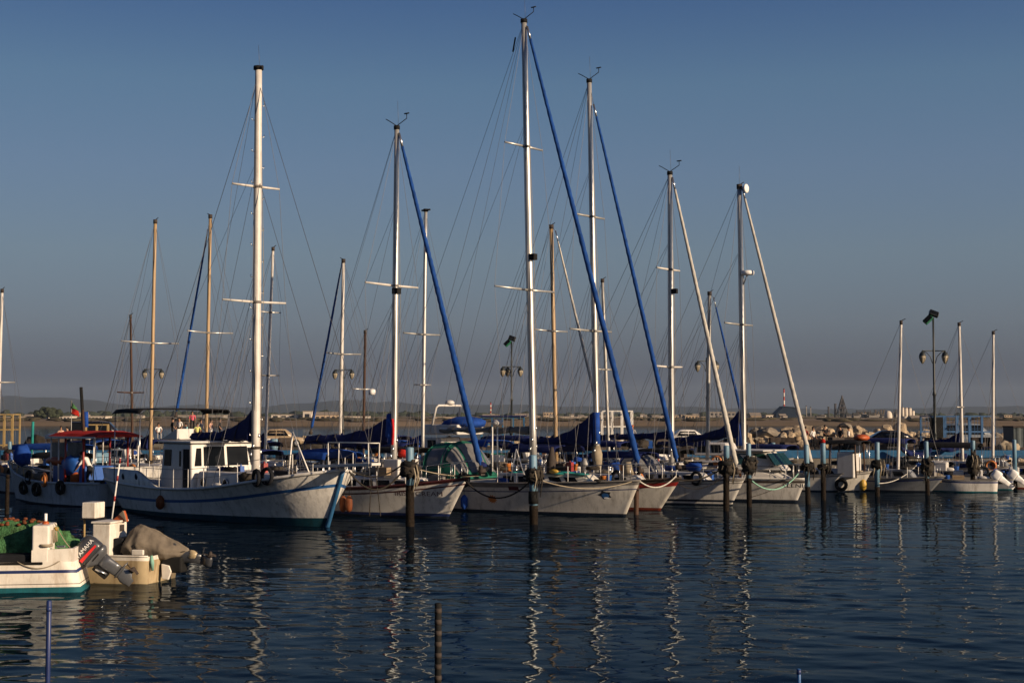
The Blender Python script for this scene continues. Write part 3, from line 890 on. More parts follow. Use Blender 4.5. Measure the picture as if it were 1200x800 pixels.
    def furl(s, top, bot, r, m, swivel=True, seed=1):
        a, b = s.at(*top), s.at(*bot)
        N_ = 150
        ax_ = (b - a).normalized(); u_ = ax_.cross(Vector((0, 1, 0))).normalized(); w_ = ax_.cross(u_)
        rings = []
        for i in range(N_ + 1):
            f = i / N_
            q = a.lerp(b, f) + Vector((0, 0, 0))
            rr_ = lerp(r * .45, r, min(1, f ** .7)) * (1 + .10 * mnoise.noise(Vector((i * .25, seed, 0)))) * (.35 if i > N_ - 2 else 1)
            rings.append([q + (u_ * cos(2 * pi * k_ / 10) + w_ * sin(2 * pi * k_ / 10)) * rr_ * (1 + .05 * cos(2 * pi * k_ / 10 - i * 1.9) + .04 * cos(4 * pi * k_ / 10 + i * 1.37)) for k_ in range(10)])
        mb = MB(); mb.loft(rings); fo = mb.build('furled_jib', m, s.root)
        dirv = (a - b).normalized()
        if swivel:
            mb = MB(); mb.tube([a, a + dirv * .6], r * .42, 6); mb.build('furler_swivel', M_steel, fo)
        mb = MB(); mb.tube([b - dirv * .02, b - dirv * .16, b - dirv * .17, b - dirv * .32], [r * .6, r * .6, r * 1.25, r * 1.25], 10); mb.build('furler_drum', M_darktrim, fo)
        mb = MB(); mb.tube([a + dirv * .58, s.mast_b.lerp(s.mast_a, .0) if (s.mast_b - a).length < 3 else a + dirv * 1.0], .012, 4); mb.build('forestay', M_wire, s.root)
    def boom(s, fore, aft, r=.07, m=None, cover=None, hump=.3, rise=0.0, seed=0, thick=.2):
        a, b = s.at(*fore), s.at(*aft)
        mb = MB(); mb.tube([a, b], r, 8); bo = mb.build('boom', m or M_alu, s.root)
        if hasattr(s, 'mast_b'):
            mb = MB(); mb.tube([s.mast_b - Vector((.05, 0, .1)), b + Vector((0, 0, .05))], .008, 4, cap=False); mb.build('topping_lift', M_wire, s.root)
            for sd in (-1, 1):
                for f in (.35, .75):
                    mb = MB(); mb.tube([s.mast_a.lerp(s.mast_b, .5) + Vector((0, sd * .1, 0)), a.lerp(b, f) + Vector((0, sd * thick * .5, 0))], .007, 4, cap=False); mb.build('lazy_jack', M_wire, s.root)
                e = s.edge(.12, sd, .03)
                mb = MB(); mb.tube([s.mast_a.lerp(s.mast_b, .78), e], .008, 4, cap=False); mb.build('running_backstay', M_wire, s.root)
        if cover:
            N_ = 64; rings = []
            for i in range(N_ + 1):
                f = i / N_
                q = a.lerp(b, f)
                hh = thick * (1 - .45 * f) + hump * max(0, 1 - f * 3.2) ** 1.4 + rise * max(0, 1 - f * 1.8) ** 1.2
                hh *= 1 + .12 * mnoise.noise(Vector((f * 9, seed * 3.3, .5)))
                wv = thick * (.75 - .25 * f) * (1 + .2 * mnoise.noise(Vector((f * 11, seed, 9))))
                ring = []
                for j in range(18):
                    an = 2 * pi * j / 18
                    zc = sin(an)
                    wz = wv * (1 - .55 * max(0, zc)) * cos(an)
                    zq = zc * hh if zc > 0 else zc * (.12 + .04 * sin(f * 21 + seed))
                    zq += .05 * thick / .3 * mnoise.noise(Vector((f * 24 + an * 1.5, an * 1.1, seed))) - .035 * abs(sin(f * pi * 4.6)) * max(0, zc)
                    ring.append(q + Vector((0, wz, zq)))
                rings.append(ring)
            mb = MB(); mb.loft(rings); so = mb.build('sail_cover', cover, bo)
            for f in (.2, .42, .64, .84):
                q = a.lerp(b, f); hh = thick * (1 - .45 * f) + hump * max(0, 1 - f * 3.2) ** 1.4 + rise * max(0, 1 - f * 1.8) ** 1.2
                ww = thick * (.75 - .25 * f) * 1.08
                rg = [q + Vector((0, ww * (1 - .55 * max(0, sin(an))) * cos(an), (hh * 1.06 if sin(an) > 0 else .16) * sin(an))) for an in [2 * pi * j / 14 for j in range(15)]]
                mb = MB(); mb.tube(rg, .018, 4, cap=False); mb.build('tie', M_darkrope, so)
        return a, b
    def cabin(s, x0, x1, w0, w1, z0, z1, m=None, win=3, winm=None, slope=.35, name='cabin', tumble=.12, winh=(.35, .8), aft_slope=.08):
        """coachroof; w0/w1 full widths at the aft and fore end"""
        w1 = min(w1, 1.45 * s.half(s.tat(x1, z0), z0)); w0 = min(w0, 1.75 * s.half(s.tat(x0, z0), z0)); tumble = min(tumble, w1 * .3)
        h = z1 - z0
        base = [(x0, w0 / 2), (x1, w1 / 2), (x1, -w1 / 2), (x0, -w0 / 2)]
        xt0, xt1 = x0 + aft_slope, x1 - slope
        top = [(xt0, w0 / 2 - tumble), (xt1, w1 / 2 - tumble), (xt1, -w1 / 2 + tumble), (xt0, -w0 / 2 + tumble)]
        mb = MB()
        mb.add([(x, y, z0) for x, y in base] + [(x, y, z1) for x, y in top], [(3, 2, 1, 0), (4, 5, 6, 7), (0, 1, 5, 4), (1, 2, 6, 5), (2, 3, 7, 6), (3, 0, 4, 7)])
        co = mb.build(name, m or M_cabin, s.root, bevel=min(.08, h * .2), seg=3)
        def wp(sd, f, g, out=.008):
            xa, xb_ = lerp(x0, xt0, g), lerp(x1, xt1, g)
            ya, yb = lerp(w0 / 2, w0 / 2 - tumble, g), lerp(w1 / 2, w1 / 2 - tumble, g)
            return Vector((lerp(xa, xb_, f), sd * (lerp(ya, yb, f) + out), lerp(z0, z1, g)))
        for sd in (-1, 1):
            for i in range(win):
                f0 = .08 + .84 * i / win; f1 = f0 + .84 / win * .72
                q = [wp(sd, f0, winh[0]), wp(sd, f1, winh[0]), wp(sd, f1, winh[1]), wp(sd, f0, winh[1])]
                mb = MB(); mb.prism(q, (0, sd * .012, 0), (0, -sd * .02, 0)); mb.build('window', winm or M_glass, co, bevel=.004, seg=1)
        s.cab, s.wp = co, wp
        return co
    def rails(s, t0=.05, t1=.93, n=8, h=.6, m=None, side=(-1, 1), two=True):
        for sd in side:
            tops, mids = [], []
            for i in range(n + 1):
                t = lerp(t0, t1, i / n)
                e = s.edge(t, sd, 0, -.06)
                mb = MB(); mb.tube([e + Vector((0, 0, -.06)), e + Vector((0, 0, h))], .016, 5); mb.build('stanchion', m or M_whitetube, s.root)
                tops.append(e + Vector((0, 0, h - .01))); mids.append(e + Vector((0, 0, h * .52)))
            mb = MB(); mb.tube(tops, .010, 4, cap=False); mb.build('lifeline', M_wire, s.root)
            if two:
                mb = MB(); mb.tube(mids, .008, 4, cap=False); mb.build('lifeline', M_wire, s.root)
    def pulpit(s, h=.65, m=None, ext=.25):
        pts = [s.edge(.86, -1, h), s.edge(.95, -1, h + .02), s.edge(1, -1, h + .03) + Vector((ext, 0, 0)), s.edge(1, 1, h + .03) + Vector((ext, 0, 0)), s.edge(.95, 1, h + .02), s.edge(.86, 1, h)]
        mb = MB(); mb.tube(pts, .018, 6); po = mb.build('pulpit', m or M_steel, s.root)
        for t, sd in ((.86, -1), (.95, -1), (.95, 1), (.86, 1)):
            mb = MB(); mb.tube([s.edge(t, sd, -.05), s.edge(t, sd, h)], .015, 5); mb.build('pulpit_leg', m or M_steel, po)
    def pushpit(s, h=.65, m=None):
        pts = [s.edge(.14, -1, h), s.edge(.0, -1, h), s.edge(0, 1, h), s.edge(.14, 1, h)]
        mb = MB(); mb.tube(pts, .018, 6); po = mb.build('pushpit', m or M_steel, s.root)
        for t, sd in ((.14, -1), (.0, -1), (.0, 1), (.14, 1)):
            mb = MB(); mb.tube([s.edge(t, sd, -.05), s.edge(t, sd, h)], .015, 5); mb.build('pushpit_leg', m or M_steel, po)
    def bimini(s, x0, x1, w, z, m, legs=True, arch=.12, name='bimini'):
        rings = []
        for i in range(9):
            x = lerp(x0, x1, i / 8)
            rings.append([Vector((x, w / 2 * cos(pi * j / 8), z + arch * sin(pi * j / 8) + .04 * sin(pi * i / 8) - (.14 if j in (0, 8) else 0))) for j in range(9)])
        mb = MB(); top = [p for r in rings for p in r]
        lo = [p - Vector((0, 0, .03)) for p in top]
        k = 9
        fs = [(i * k + j, i * k + j + 1, (i + 1) * k + j + 1, (i + 1) * k + j) for i in range(8) for j in range(8)]
        o = len(top)
        fs += [tuple(o + q for q in reversed(f)) for f in fs]
        rim = [j for j in range(k)] + [i * k + 8 for i in range(1, 9)] + [8 * k + j for j in reversed(range(8))] + [i * k for i in reversed(range(1, 8))]
        fs += [(rim[i], rim[(i + 1) % len(rim)], o + rim[(i + 1) % len(rim)], o + rim[i]) for i in range(len(rim))]
        mb.add(top + lo, fs, 0, True)
        bo = mb.build(name, m, s.root)
        if legs:
            for x in (x0 + .1, x1 - .1):
                for sd in (-1, 1):
                    zz = s.sheer(s.tat(x, 1)) - .05
                    mb = MB(); mb.tube([(x, sd * w * .48, zz), (x, sd * w * .48, z - .1)], .02, 5); mb.build('awning_post', M_steel, bo)
        return bo
    def dodger(s, x0, x1, w, z0, z1, m, vinyl=M_clearvinyl):
        """sprayhood: x0 aft, x1 fore"""
        def ring(f, out=0.0, ja=0, jb=14):
            x = lerp(x1, x0, f)
            zt = z0 + (z1 - z0) * (sin(pi / 2 * min(1, f / .55)) if f < .55 else 1 - .08 * (f - .55))
            hw = w / 2 * (.84 + .16 * f)
            return [Vector((x + (0.35 * (1 - f)) * abs(cos(pi * j / 14)) * -.3, (hw + out) * cos(pi * j / 14) * (1 if abs(cos(pi * j / 14)) < .99 else 1), z0 + (zt - z0 + out) * sin(pi * j / 14) ** .55)) for j in [ja + (jb - ja) * q_ / 14 for q_ in range(15)]]
        fr = [0, .12, .26, .4, .55, .75, 1]
        mb = MB(); mb.loft([ring(f) for f in fr], closed=False, cap=False)
        do = mb.build('sprayhood', m, s.root)
        for (f0, f1, j0, j1) in ((.06, .44, 5, 9), (.07, .44, 9.5, 12.6), (.07, .44, 1.4, 4.5), (.50, .92, .6, 3.6), (.50, .92, 10.4, 13.4)):
            mb = MB(); mb.loft([ring(lerp(f0, f1, q / 4), .016, j0, j1) for q in range(5)], closed=False, cap=False)
            mb.build('vinyl_window', vinyl, do)
        for f in (.55, 1):
            mb = MB(); mb.tube(ring(f, .02), .02, 5); mb.build('hood_hoop', m, do)
    def outboard(s, x, y, z, tilt=0.0, scale=1.0, m=None, rz=0.0):
        """outboard motor, tilt from upright (0) to horizontal, x aft is negative"""
        M = Matrix.Translation((x, y, z)) @ Matrix.Rotation(rz, 4, 'Z') @ Matrix.Rotation(tilt, 4, 'Y') @ Matrix.Scale(scale, 4)
        m = m or M_whitedecal
        def rr(w, l, zq, cx=0):
            return [M @ Vector((cx + l * (abs(cos(a)) ** .6) * (1 if cos(a) > 0 else -1), w * (abs(sin(a)) ** .6) * (1 if sin(a) > 0 else -1), zq)) for a in [2 * pi * j / 14 for j in range(14)]]
        mb = MB(); mb.loft([rr(.15, .24, .05, -.12), rr(.17, .28, .12, -.12), rr(.17, .27, .35, -.12), rr(.14, .23, .47, -.12), rr(.07, .13, .51, -.12)])
        eo = mb.build('outboard_motor', m, s.root)
        mb = MB(); mb.loft([rr(.05, .11, -.55, -.14), rr(.06, .13, -.3, -.13), rr(.10, .17, .0, -.12), rr(.13, .2, .045, -.12)]); mb.build('midsection', m, eo)
        mb = MB(); mb.loft([rr(.012, .2, -.58, -.2), rr(.012, .2, -.565, -.2)]); mb.build('cavitation_plate', m, eo)
        mb = MB(); mb.loft([rr(.03, .10, -.82, -.12), rr(.055, .13, -.75, -.12), rr(.045, .11, -.585, -.13)]); mb.build('gearcase', m, eo)
        mb = MB(); mb.lathe([(.02, -.36), (.05, -.3), (.05, -.2)], (0, 0, 0), 8, axis='X', M=M @ Matrix.Translation((0, 0, -.75)))
        mb.build('propeller_hub', M_darktrim, eo)
        for kq in range(3):
            R3 = M @ Matrix.Translation((-.27, 0, -.75)) @ Matrix.Rotation(2 * pi * kq / 3, 4, 'X')
            mb = MB(); mb.prism([R3 @ Vector(q) for q in ((0, -.03, .04), (.02, -.07, .12), (.0, 0, .17), (-.02, .07, .12), (0, .03, .04))], R3.to_3x3() @ Vector((.008, 0, 0)), R3.to_3x3() @ Vector((-.008, 0, 0))); mb.build('propeller_blade', M_darktrim, eo)
        return eo
    def ball_fender(s, t, side, r=.16, m=None, ln=.5, drop=.35, label=None):
        e = s.edge(t, side, 0)
        q = Vector((e.x, side * (s.half(t, e.z - drop - ln / 2) + r * .8), e.z - drop))
        mb = MB(); mb.lathe([(.02, .0), (r * .5, -.04), (r, -.16), (r, -ln + .12), (r * .5, -ln), (.02, -ln - .02)], q, 10); fo = mb.build('fender', m or M_bluecloth, s.root)
        if label: fo['label'] = label
        mb = MB(); mb.tube([e, q + Vector((0, 0, 0))], .012, 4); mb.build('fender_line', M_darkrope, fo)
        return fo
    def tyre_fender(s, px, py, R=.3):
        x, z = s.on_hull(px, py)
        mb = MB(); mb.torus((x, s.near * (s.half(s.tat(x, z), z) + .10), z), R * .72, R * .28)
        fo = mb.build('tyre_fender', M_black, s.root)
        t = s.tat(x, z); e = s.edge(t, s.near, .02)
        mb = MB(); mb.tube([e, Vector((x, s.near * (s.half(t, z) + .12), z + R * .8))], .014, 4); mb.build('fender_line', M_darkrope, fo)
        return fo

    def clutter(s, n, seed, t0=.12, t1=.9, dz=-.04):
        """small gear lying about the deck, each piece a part of its own"""
        rnd = random.Random(seed)
        for i in range(n):
            t = rnd.uniform(t0, t1); z = s.sheer(t) + dz
            y = s.half(t, z) * rnd.uniform(-.85, .85); x = s.xat(t, z)
            k = rnd.choice(['rope_coil', 'rope_coil', 'jerrycan', 'sail_bag', 'winch', 'fender', 'bucket', 'locker', 'lifebuoy'])
            mb = MB()
            if abs(y) < s.B * .27 and hasattr(s, 'cab') and -.25 < x / s.L < .3: z += .5
            if k == 'rope_coil':
                mb.torus((x, y, z + .07), rnd.uniform(.16, .26), .07, 14, 6, M=Matrix.Rotation(pi / 2, 4, 'X') @ Matrix.Rotation(rnd.uniform(0, 3), 4, 'Y')); m = rnd.choice([M_rope, M_darkrope, M_darkrope])
            elif k == 'jerrycan':
                mb.box(x - .12, x + .12, y - .09, y + .09, z, z + .36); mb.tube([(x, y, z + .35), (x, y, z + .42)], .03, 6); m = rnd.choice([M_bluedrum, M_redtrim, M_dark])
            elif k == 'sail_bag':
                mb.blob((x, y, z + .16), (rnd.uniform(.3, .55), .24, .2), 12, 8, amp=.4, fr=3, seed=i); m = rnd.choice([M_navycloth, M_bluecloth, M_blackcloth, M_tarp])
            elif k == 'winch':
                mb.lathe([(.11, 0), (.08, .06), (.07, .14), (.1, .18), (.05, .2)], (x, y, z), 10); m = M_steel
            elif k == 'fender':
                mb.lathe([(.02, -.34), (.1, -.28), (.12, 0), (.1, .28), (.02, .34)], (x, y, z + .12), 9, axis='X'); m = rnd.choice([M_cabin, M_bluecloth, M_dark])
            elif k == 'bucket':
                mb.lathe([(.11, 0), (.15, .27), (.155, .28)], (x, y, z), 10); m = rnd.choice([M_dark, M_bluedrum, M_orangedecal])
            elif k == 'locker':
                mb.box(x - .3, x + .3, y - .16, y + .16, z, z + .3); m = rnd.choice([M_darktrim, M_planks, M_greytrim])
            else:
                e = s.edge(t, rnd.choice([-1, 1]), .12); mb.torus(e, .27, .07, 16, 6, M=Matrix.Rotation(rnd.uniform(-.3, .3), 4, 'Z')); m = rnd.choice([M_orangedecal, M_dark])
            mb.build(k, m, s.root)
# ------------------------------------------------------------------ the front row
# white motor sailer with wheelhouse
A = Boat('motor_sailer', (402, 551), 51, -48, stern_px=158, B=4.3, zm=1.12, zs=1.25, rake=.95, srake=1.5,
         label='big white wooden motor sailer with wheelhouse, blue stripe and blue stem, moored bow out', cat='sailing boat')
A.flare = .32; A.tr = .66; A.full = 8.0
stripe = lambda dz: (lambda t, sh: sh * lerp(.46, .74, t) + dz)
A.hull([('abs', -.5, 1), ('fn', lambda t, sh: .10 + .22 * t, 0), ('fn', stripe(-.055), 2), ('fn', stripe(.055), 0), ('rel', .0, 0)], [M_wood_hull, M_darkteal, M_bluestripe], n=44, rail=M_cabin, railr=.06)
mb = MB(); zz = [-.35 + (A.zb + .35) * i / 12 for i in range(13)]
mb.tube([(A.xb(z) + .0, 0, z) for z in zz], .085, 8); mb.build('stem_band', M_stem, A.root)
# raised poop bulwark
mb = MB(); ring_o, ring_t, ring_i = [], [], []
zp = A.at(150, 549, -1.4).z
tend = A.tat(A.at(187, 560, -2).x, 1.2)
ts = [tend * 1.0, tend * .72] + [tend * .66 * (1 - i / 6) for i in range(0, 7)]
hs = [0.0, .9] + [1.0] * 7
path = [(t, h, -1) for t, h in zip(ts, hs)] + [(t, h, 1) for t, h in reversed(list(zip(ts, hs)))]
rb, rt_, rbi = [], [], []
for t, h, sd in path:
    e = A.edge(t, sd); H = max(.03, (zp - e.z) * h)
    rb.append(e + Vector((-.0, 0, -.02))); rt_.append(e + Vector((-.12 * h, sd * .05 * h, H))); rbi.append(e + Vector((.06, -sd * .07, H)))
mb.loft([rb, rt_, rbi, [p - Vector((0, 0, .5)) for p in rbi]], closed=False, cap=False)
poop = mb.build('poop_bulwark', M_wood_hull, A.root)
for px in (144.5, 164):
    q = A.at(px, 557.5, -1.75)
    t = A.tat(q.x, q.z); e = A.edge(t, -1)
    mb = MB(); mb.lathe([(.13, -.02), (.13, .03)], (e.x, e.y - .03, q.z), 12, axis='Y'); mb.build('porthole', M_dark, poop)
# bowsprit platform
mb = MB(); tip = A.at(441, 545)
mb.prism([(A.L / 2 - 1.4, -.34, A.zb + .06), (tip.x, -.2, A.zb + .22), (tip.x, .2, A.zb + .22), (A.L / 2 - 1.4, .34, A.zb + .06)], (0, 0, 0), (0, 0, .10))
bs = mb.build('bowsprit_platform', M_cabin, A.root, bevel=.02)
for x_ in (A.L / 2 - .6, tip.x - .15):
    for sd in (-1, 1):
        mb = MB(); mb.tube([(x_, sd * .22, A.zb + .15), (x_, sd * .24, A.zb + 1.0)], .02, 5); mb.build('pulpit_leg', M_whitetube, bs)
mb = MB(); mb.tube([(A.L / 2 - .6, -.24, A.zb + 1), (tip.x - .15, -.24, A.zb + 1.0), (tip.x, 0, A.zb + 1), (tip.x - .15, .24, A.zb + 1), (A.L / 2 - .6, .24, A.zb + 1)], .018, 5); mb.build('pulpit', M_whitetube, bs)
# wheelhouse
W = 3.2
c0 = A.at(187, 545, -W / 2); c1 = A.at(223, 545, -W / 2); zt = A.at(223, 519.5, -W / 2).z; zd = A.sheer(.4) - .1
mb = MB()
x0, x1 = c0.x, c1.x
mb.add([(x0, W / 2, zd), (x1 + .1, W / 2, zd), (x1 + .1, -W / 2, zd), (x0, -W / 2, zd), (x0 + .06, W / 2 - .1, zt), (x1 - .16, W / 2 - .1, zt), (x1 - .16, -W / 2 + .1, zt), (x0 + .06, -W / 2 + .1, zt)],
       [(3, 2, 1, 0), (4, 5, 6, 7), (0, 1, 5, 4), (1, 2, 6, 5), (2, 3, 7, 6), (3, 0, 4, 7)])
wh = mb.build('wheelhouse', M_cabin, A.root, bevel=.09, seg=3)
mb = MB(); mb.box(x0 - .12, x1 + .02, -W / 2 - .02, W / 2 + .02, zt + .003, zt + .09); mb.build('wheelhouse_roof', M_cabin, A.root, bevel=.035)
Hh = zt - zd
def whf(f, g, out=.01):       # front face of the wheelhouse, f from starboard to port
    return Vector((lerp(x1 + .1, x1 - .16, g) + out, lerp(-W / 2, W / 2, f) * lerp(1, 1 - .2 / W, g), lerp(zd, zt, g)))
for (f0, f1, g0, g1, sl) in ((.05, .15, .53, .90, .03), (.185, .49, .53, .93, 0), (.53, .84, .53, .93, 0), (.875, .96, .53, .90, -.03)):
    q = [whf(f0, g0), whf(f1, g0), whf(f1, g1), whf(f0 + sl, g1)]
    mb = MB(); mb.prism(q, (.012, 0, 0), (-.03, 0, 0)); mb.build('window', M_glass, wh, bevel=.006, seg=1)
def whs(f, g, out=.01):
    return Vector((lerp(x0 + .06 * g, x1 + .1 - .26 * g, f), -lerp(W / 2, W / 2 - .1, g) - out, lerp(zd, zt, g)))
mb = MB(); mb.prism([whs(.10, .52), whs(.34, .52), whs(.34, .86), whs(.10, .86)], (0, -.012, 0), (0, .03, 0)); mb.build('window', M_glass, wh, bevel=.006, seg=1)
mb = MB(); mb.prism([whs(.76, .04), whs(.96, .04), whs(.96, .88), whs(.76, .88)], (0, -.012, 0), (0, .03, 0)); mb.build('doorway', M_dark, wh)
mb = MB(); mb.prism([whs(.64, .04, .03), whs(.745, .04, .03), whs(.745, .88, .03), whs(.64, .88, .03)], (0, -.03, 0), (0, .03, 0)); do_ = mb.build('door', M_cabin, wh, bevel=.008)
mb = MB(); mb.prism([whs(.665, .52, .075), whs(.715, .52, .075), whs(.715, .84, .075), whs(.665, .84, .075)], (0, -.006, 0), (0, .02, 0)); mb.build('door_window', M_glass, do_)
# forward trunk cabin
tx1 = A.at(318, 560, -1.2).x; tz = A.at(245, 552.5, -1.4).z
A.cabin(x1 + .12, tx1, 2.9, 1.9, A.sheer(.55) - .1, tz, win=0, slope=.3, name='trunk_cabin', tumble=.08)
for px in (238.5, 262, 286):
    q = A.at(px, 562, -1.35)
    f = (q.x - x1 - .12) / (tx1 - x1 - .12)
    pt = A.wp(-1, f, .45, .01)
    mb = MB(); mb.lathe([(.15, -.05), (.15, .03)], pt, 14, axis='Y'); po = mb.build('porthole', M_dark, A.cab)
    mb = MB(); mb.torus(pt + Vector((0, -.03, 0)), .165, .022, 16, 6); mb.build('porthole_ring', M_steel, po)
# skylight seat on the roof aft, white raked box
q = A.at(213, 513, .2)
mb = MB(); mb.prism([(q.x - .9, 0, zt + .1), (q.x + .5, 0, zt + .1), (q.x + .5, 0, zt + .55)], (0, -.3, 0), (0, .5, 0)); mb.build('roof_locker', M_cabin, A.root, bevel=.02)
A.mast((299.5, 556), (303, 82), .165, .135, M_whitemast, [(219, 24, M_whitemast), (354, 32, M_whitemast)], head='cap', steps=22)
mb = MB(); mb.tube([A.mast_b + Vector((0, .05, .1)), A.mast_b + Vector((-.1, .05, 1.0))], .008, 4); mb.build('whip_aerial', M_wire, A.masto)
A.boom((296, 513), (226, 512), .08, M_woodmast, M_navycloth, hump=.35, rise=.45, seed=2, thick=.34)
A.stay((304, 100), (440, 545), .012, name='forestay'); A.stay((305, 215), (404, 548), .011, name='inner_forestay')
A.stay((302, 95), (160, 548), .012, name='backstay')
mb = MB(); qa = A.mast_a.lerp(A.mast_b, .07); mb.lathe([(.19, -.05), (.19, .05)], qa, 10); mb.build('mast_band', M_rust if False else M_darktrim, A.masto)
A.rails(.24, .93, 9, .78, M_whitetube)
# awning on posts over the poop
qa = A.at(138, 488, -1.9); qb = A.at(170, 481, -1.9)
A.bimini(qa.x, qb.x, 4.3, qb.z + .03, M_blackcloth, legs=True, arch=.05, name='awning')
A.ball_fender(A.tat(A.at(193, 585, -2).x, 1), -1, .17, M_float, .55, .25, label='faded red fender hanging amidships')
# tools on the foredeck: dark coil, orange floats under the bow
mb = MB(); q = A.at(288, 553, -1.35); mb.blob((q.x, q.y, q.z - .22), (.32, .24, .2), 16, 10, amp=.5, fr=4, seed=4); mb.build('windlass', M_darkrope, A.root)
mb = MB(); q = A.at(334, 557, -.9); mb.box(q.x - .5, q.x + .5, q.y - .18, q.y + .18, q.z - .02, q.z + .18); mb.build('deck_chest', M_darktrim, A.root, bevel=.03)
mb = MB(); q = A.at(348, 508, -1.9)
qt = A.at(343, 506, -.9)
for k_, (fx, fy) in enumerate(((338, 557), (362, 553))):
    mb = MB(); fe = A.at(fx, fy, -1.2); mb.tube([fe, qt], .03, 6); mb.build('derrick_leg', M_whitetube, A.root)
for k_ in range(2):
    q = A.at(402 + 7 * k_, 587, .9)
    mb = MB(); mb.lathe([(.03, -.5), (.12, -.42), (.14, -.2), (.12, .0), (.05, .1)], q + Vector((0, 0, .1)), 10); fo = mb.build('hanging_float', M_float, A.root)
    mb = MB(); mb.tube([q + Vector((0, 0, .18)), A.edge(.97, 1, .02)], .012, 4); mb.build('float_line', M_darkrope, fo)

# sailing boat with maroon lettering
Bt = Boat('sailboat', (548, 560), 55, -38, L=9.8, B=3.2, zm=1.12, zs=1.2, rake=1.0,
          label='white sailboat with maroon lettering on the bow and blue sail cover with a red strap', cat='sailing boat')
Bt.hull([('abs', -.5, 1), ('abs', .10, 2), ('abs', .20, 0), ('rel', .27, 3), ('rel', .21, 0), ('rel', .10, 3), ('rel', .0, 0)], [M_gel, M_antifoul, M_navy, M_maroon], rail=M_maroon, railr=.045)
Bt.letter('IRISH CREAM', 489.5, 578.5, 5.4, M_maroonletter, italic=.15, stretch=1.0)
xa, xb2 = Bt.at(395, 556, -1.0).x, Bt.at(496, 556, -.5).x
Bt.cabin(xa, xb2, 2.1, 1.1, 1.0, 1.55, win=4, slope=.5)
q = Bt.at(457, 545, -.6)
mb = MB(); mb.box(q.x - .35, q.x + .45, -.62, .62, 1.5, Bt.at(457, 538, -.6).z); dk = mb.build('deckhouse', M_cabin, Bt.root, bevel=.05)
Bt.mast((461.5, 545), (465, 152), .125, .10, M_alu, [(335, 28, M_whitemast)], head='instruments')
mb = MB(); qa = Bt.at(463, 341); mb.box(qa.x - .05, qa.x + .2, -.14, .14, qa.z - .12, qa.z + .12); mb.build('deck_light', M_black, Bt.masto)
Bt.boom((459, 517), (360, 515), .075, M_alu, M_navycloth, hump=.3, rise=.45, seed=5, thick=.36)
# luff of the cover, brighter, with the red strap
mb = MB(); q0 = Bt.at(461, 492); q1 = Bt.at(460.5, 520)
mb.tube([q0 + Vector((-.25, 0, .25)), q0.lerp(q1, .3) + Vector((-.12, 0, 0)), q0.lerp(q1, .65) + Vector((-.1, 0, 0)), q1 + Vector((-.05, 0, 0))], [.10, .22, .26, .20], 12); cv = mb.build('luff_cover', M_bluecloth, Bt.root)
mb = MB(); mb.tube([q0 + Vector((.1, -.17, .05)), q0.lerp(q1, .4) + Vector((.16, -.17, 0)), q1 + Vector((.12, -.17, -.03))], .05, 6); mb.build('strap', M_redstrap, cv)
Bt.furl((471.5, 172), (563, 545), .125, M_furlblue, seed=2)
sprit = Bt.at(566, 552)
mb = MB(); mb.prism([(Bt.L / 2 - .5, -.2, Bt.zb + .04), (sprit.x, -.12, Bt.zb + .12), (sprit.x, .12, Bt.zb + .12), (Bt.L / 2 - .5, .2, Bt.zb + .04)], (0, 0, 0), (0, 0, .07)); mb.build('bowsprit', M_darktrim, Bt.root)
Bt.backstay(); Bt.rails(.04, .9, 7, .62); Bt.pulpit(); Bt.pushpit()
mb = MB(); q = Bt.at(433, 538, -.8); 
mb = MB(); q = Bt.at(472, 531, .4); mb.blob(q, (.30, .22, .16), 10, 7, amp=.4, fr=3); mb.build('red_bundle', M_redcloth, Bt.root)
Bt.bimini(Bt.at(385, 530, 0).x - 1, Bt.at(400, 530, 0).x, 1.9, 2.35, M_bluecloth, arch=.25)

# big yacht with the tallest mast, green sprayhood
Cb = Boat('sailing_yacht', (750, 563), 56.5, -40, L=14.2, B=4.0, zm=1.2, zs=1.25, rake=.72,
          label='white yacht with the tallest mast, green sprayhood and an orange sun on its side', cat='sailing boat')
Cb.hull([('abs', -.5, 1), ('abs', .10, 0), ('rel', .36, 2), ('rel', .32, 0), ('rel', .17, 3), ('rel', .0, 0)], [M_gel2, M_antifoul, M_navy, M_greytrim], n=36, rail=M_greytrim, railr=.04)
Cb.patch(577, 584.5, 11, 11, M_orangedecal, 'sun_emblem', 24, 'sun', .004)
Cb.patch(602, 572, 10, 4.5, M_maroonletter, 'name_board', shape='rect', thick=.02)
Cb.patch(709, 579.5, 13, 11, M_blackletter, 'eye_emblem', 10, 'sun', .004)
Cb.patch(709.5, 580.5, 6.5, 6, M_bluestripe, 'eye_emblem', 14, 'round', .007)
Cb.patch(710.5, 583.2, 4, 2, M_whitedecal, 'eye_emblem', 12, 'round', .010)
Cb.cabin(Cb.at(585, 555, -.9).x, Cb.at(700, 555, -.5).x, 2.5, 1.3, 1.05, 1.62, M_gel2, win=5, slope=.8)
for (pxa, pxb, yy) in ((598, 612, -.6), (640, 662, -.5), (668, 690, -.35), (648, 672, .4)):
    qa, qb = Cb.at(pxa, 553, yy), Cb.at(pxb, 553, yy)
    mb = MB(); mb.blob(((qa.x + qb.x) / 2, yy, 1.64), (abs(qb.x - qa.x) / 2, .34, .05), 14, 6, amp=.2, fr=2, seed=int(pxa)); mb.build('hatch_cover', M_tealcloth, Cb.root)
xc = Cb.at(545, 545, 0).x
Cb.dodger(xc - 1.15, xc + 1.05, 2.9, 1.3, Cb.at(545, 517.5, 0).z, M_greencloth)
Cb.mast((625.5, 555), (614, 27), .15, .12, M_alu, [(172, 22.5, M_alu), (340, 35.5, M_alu)], head='instruments')
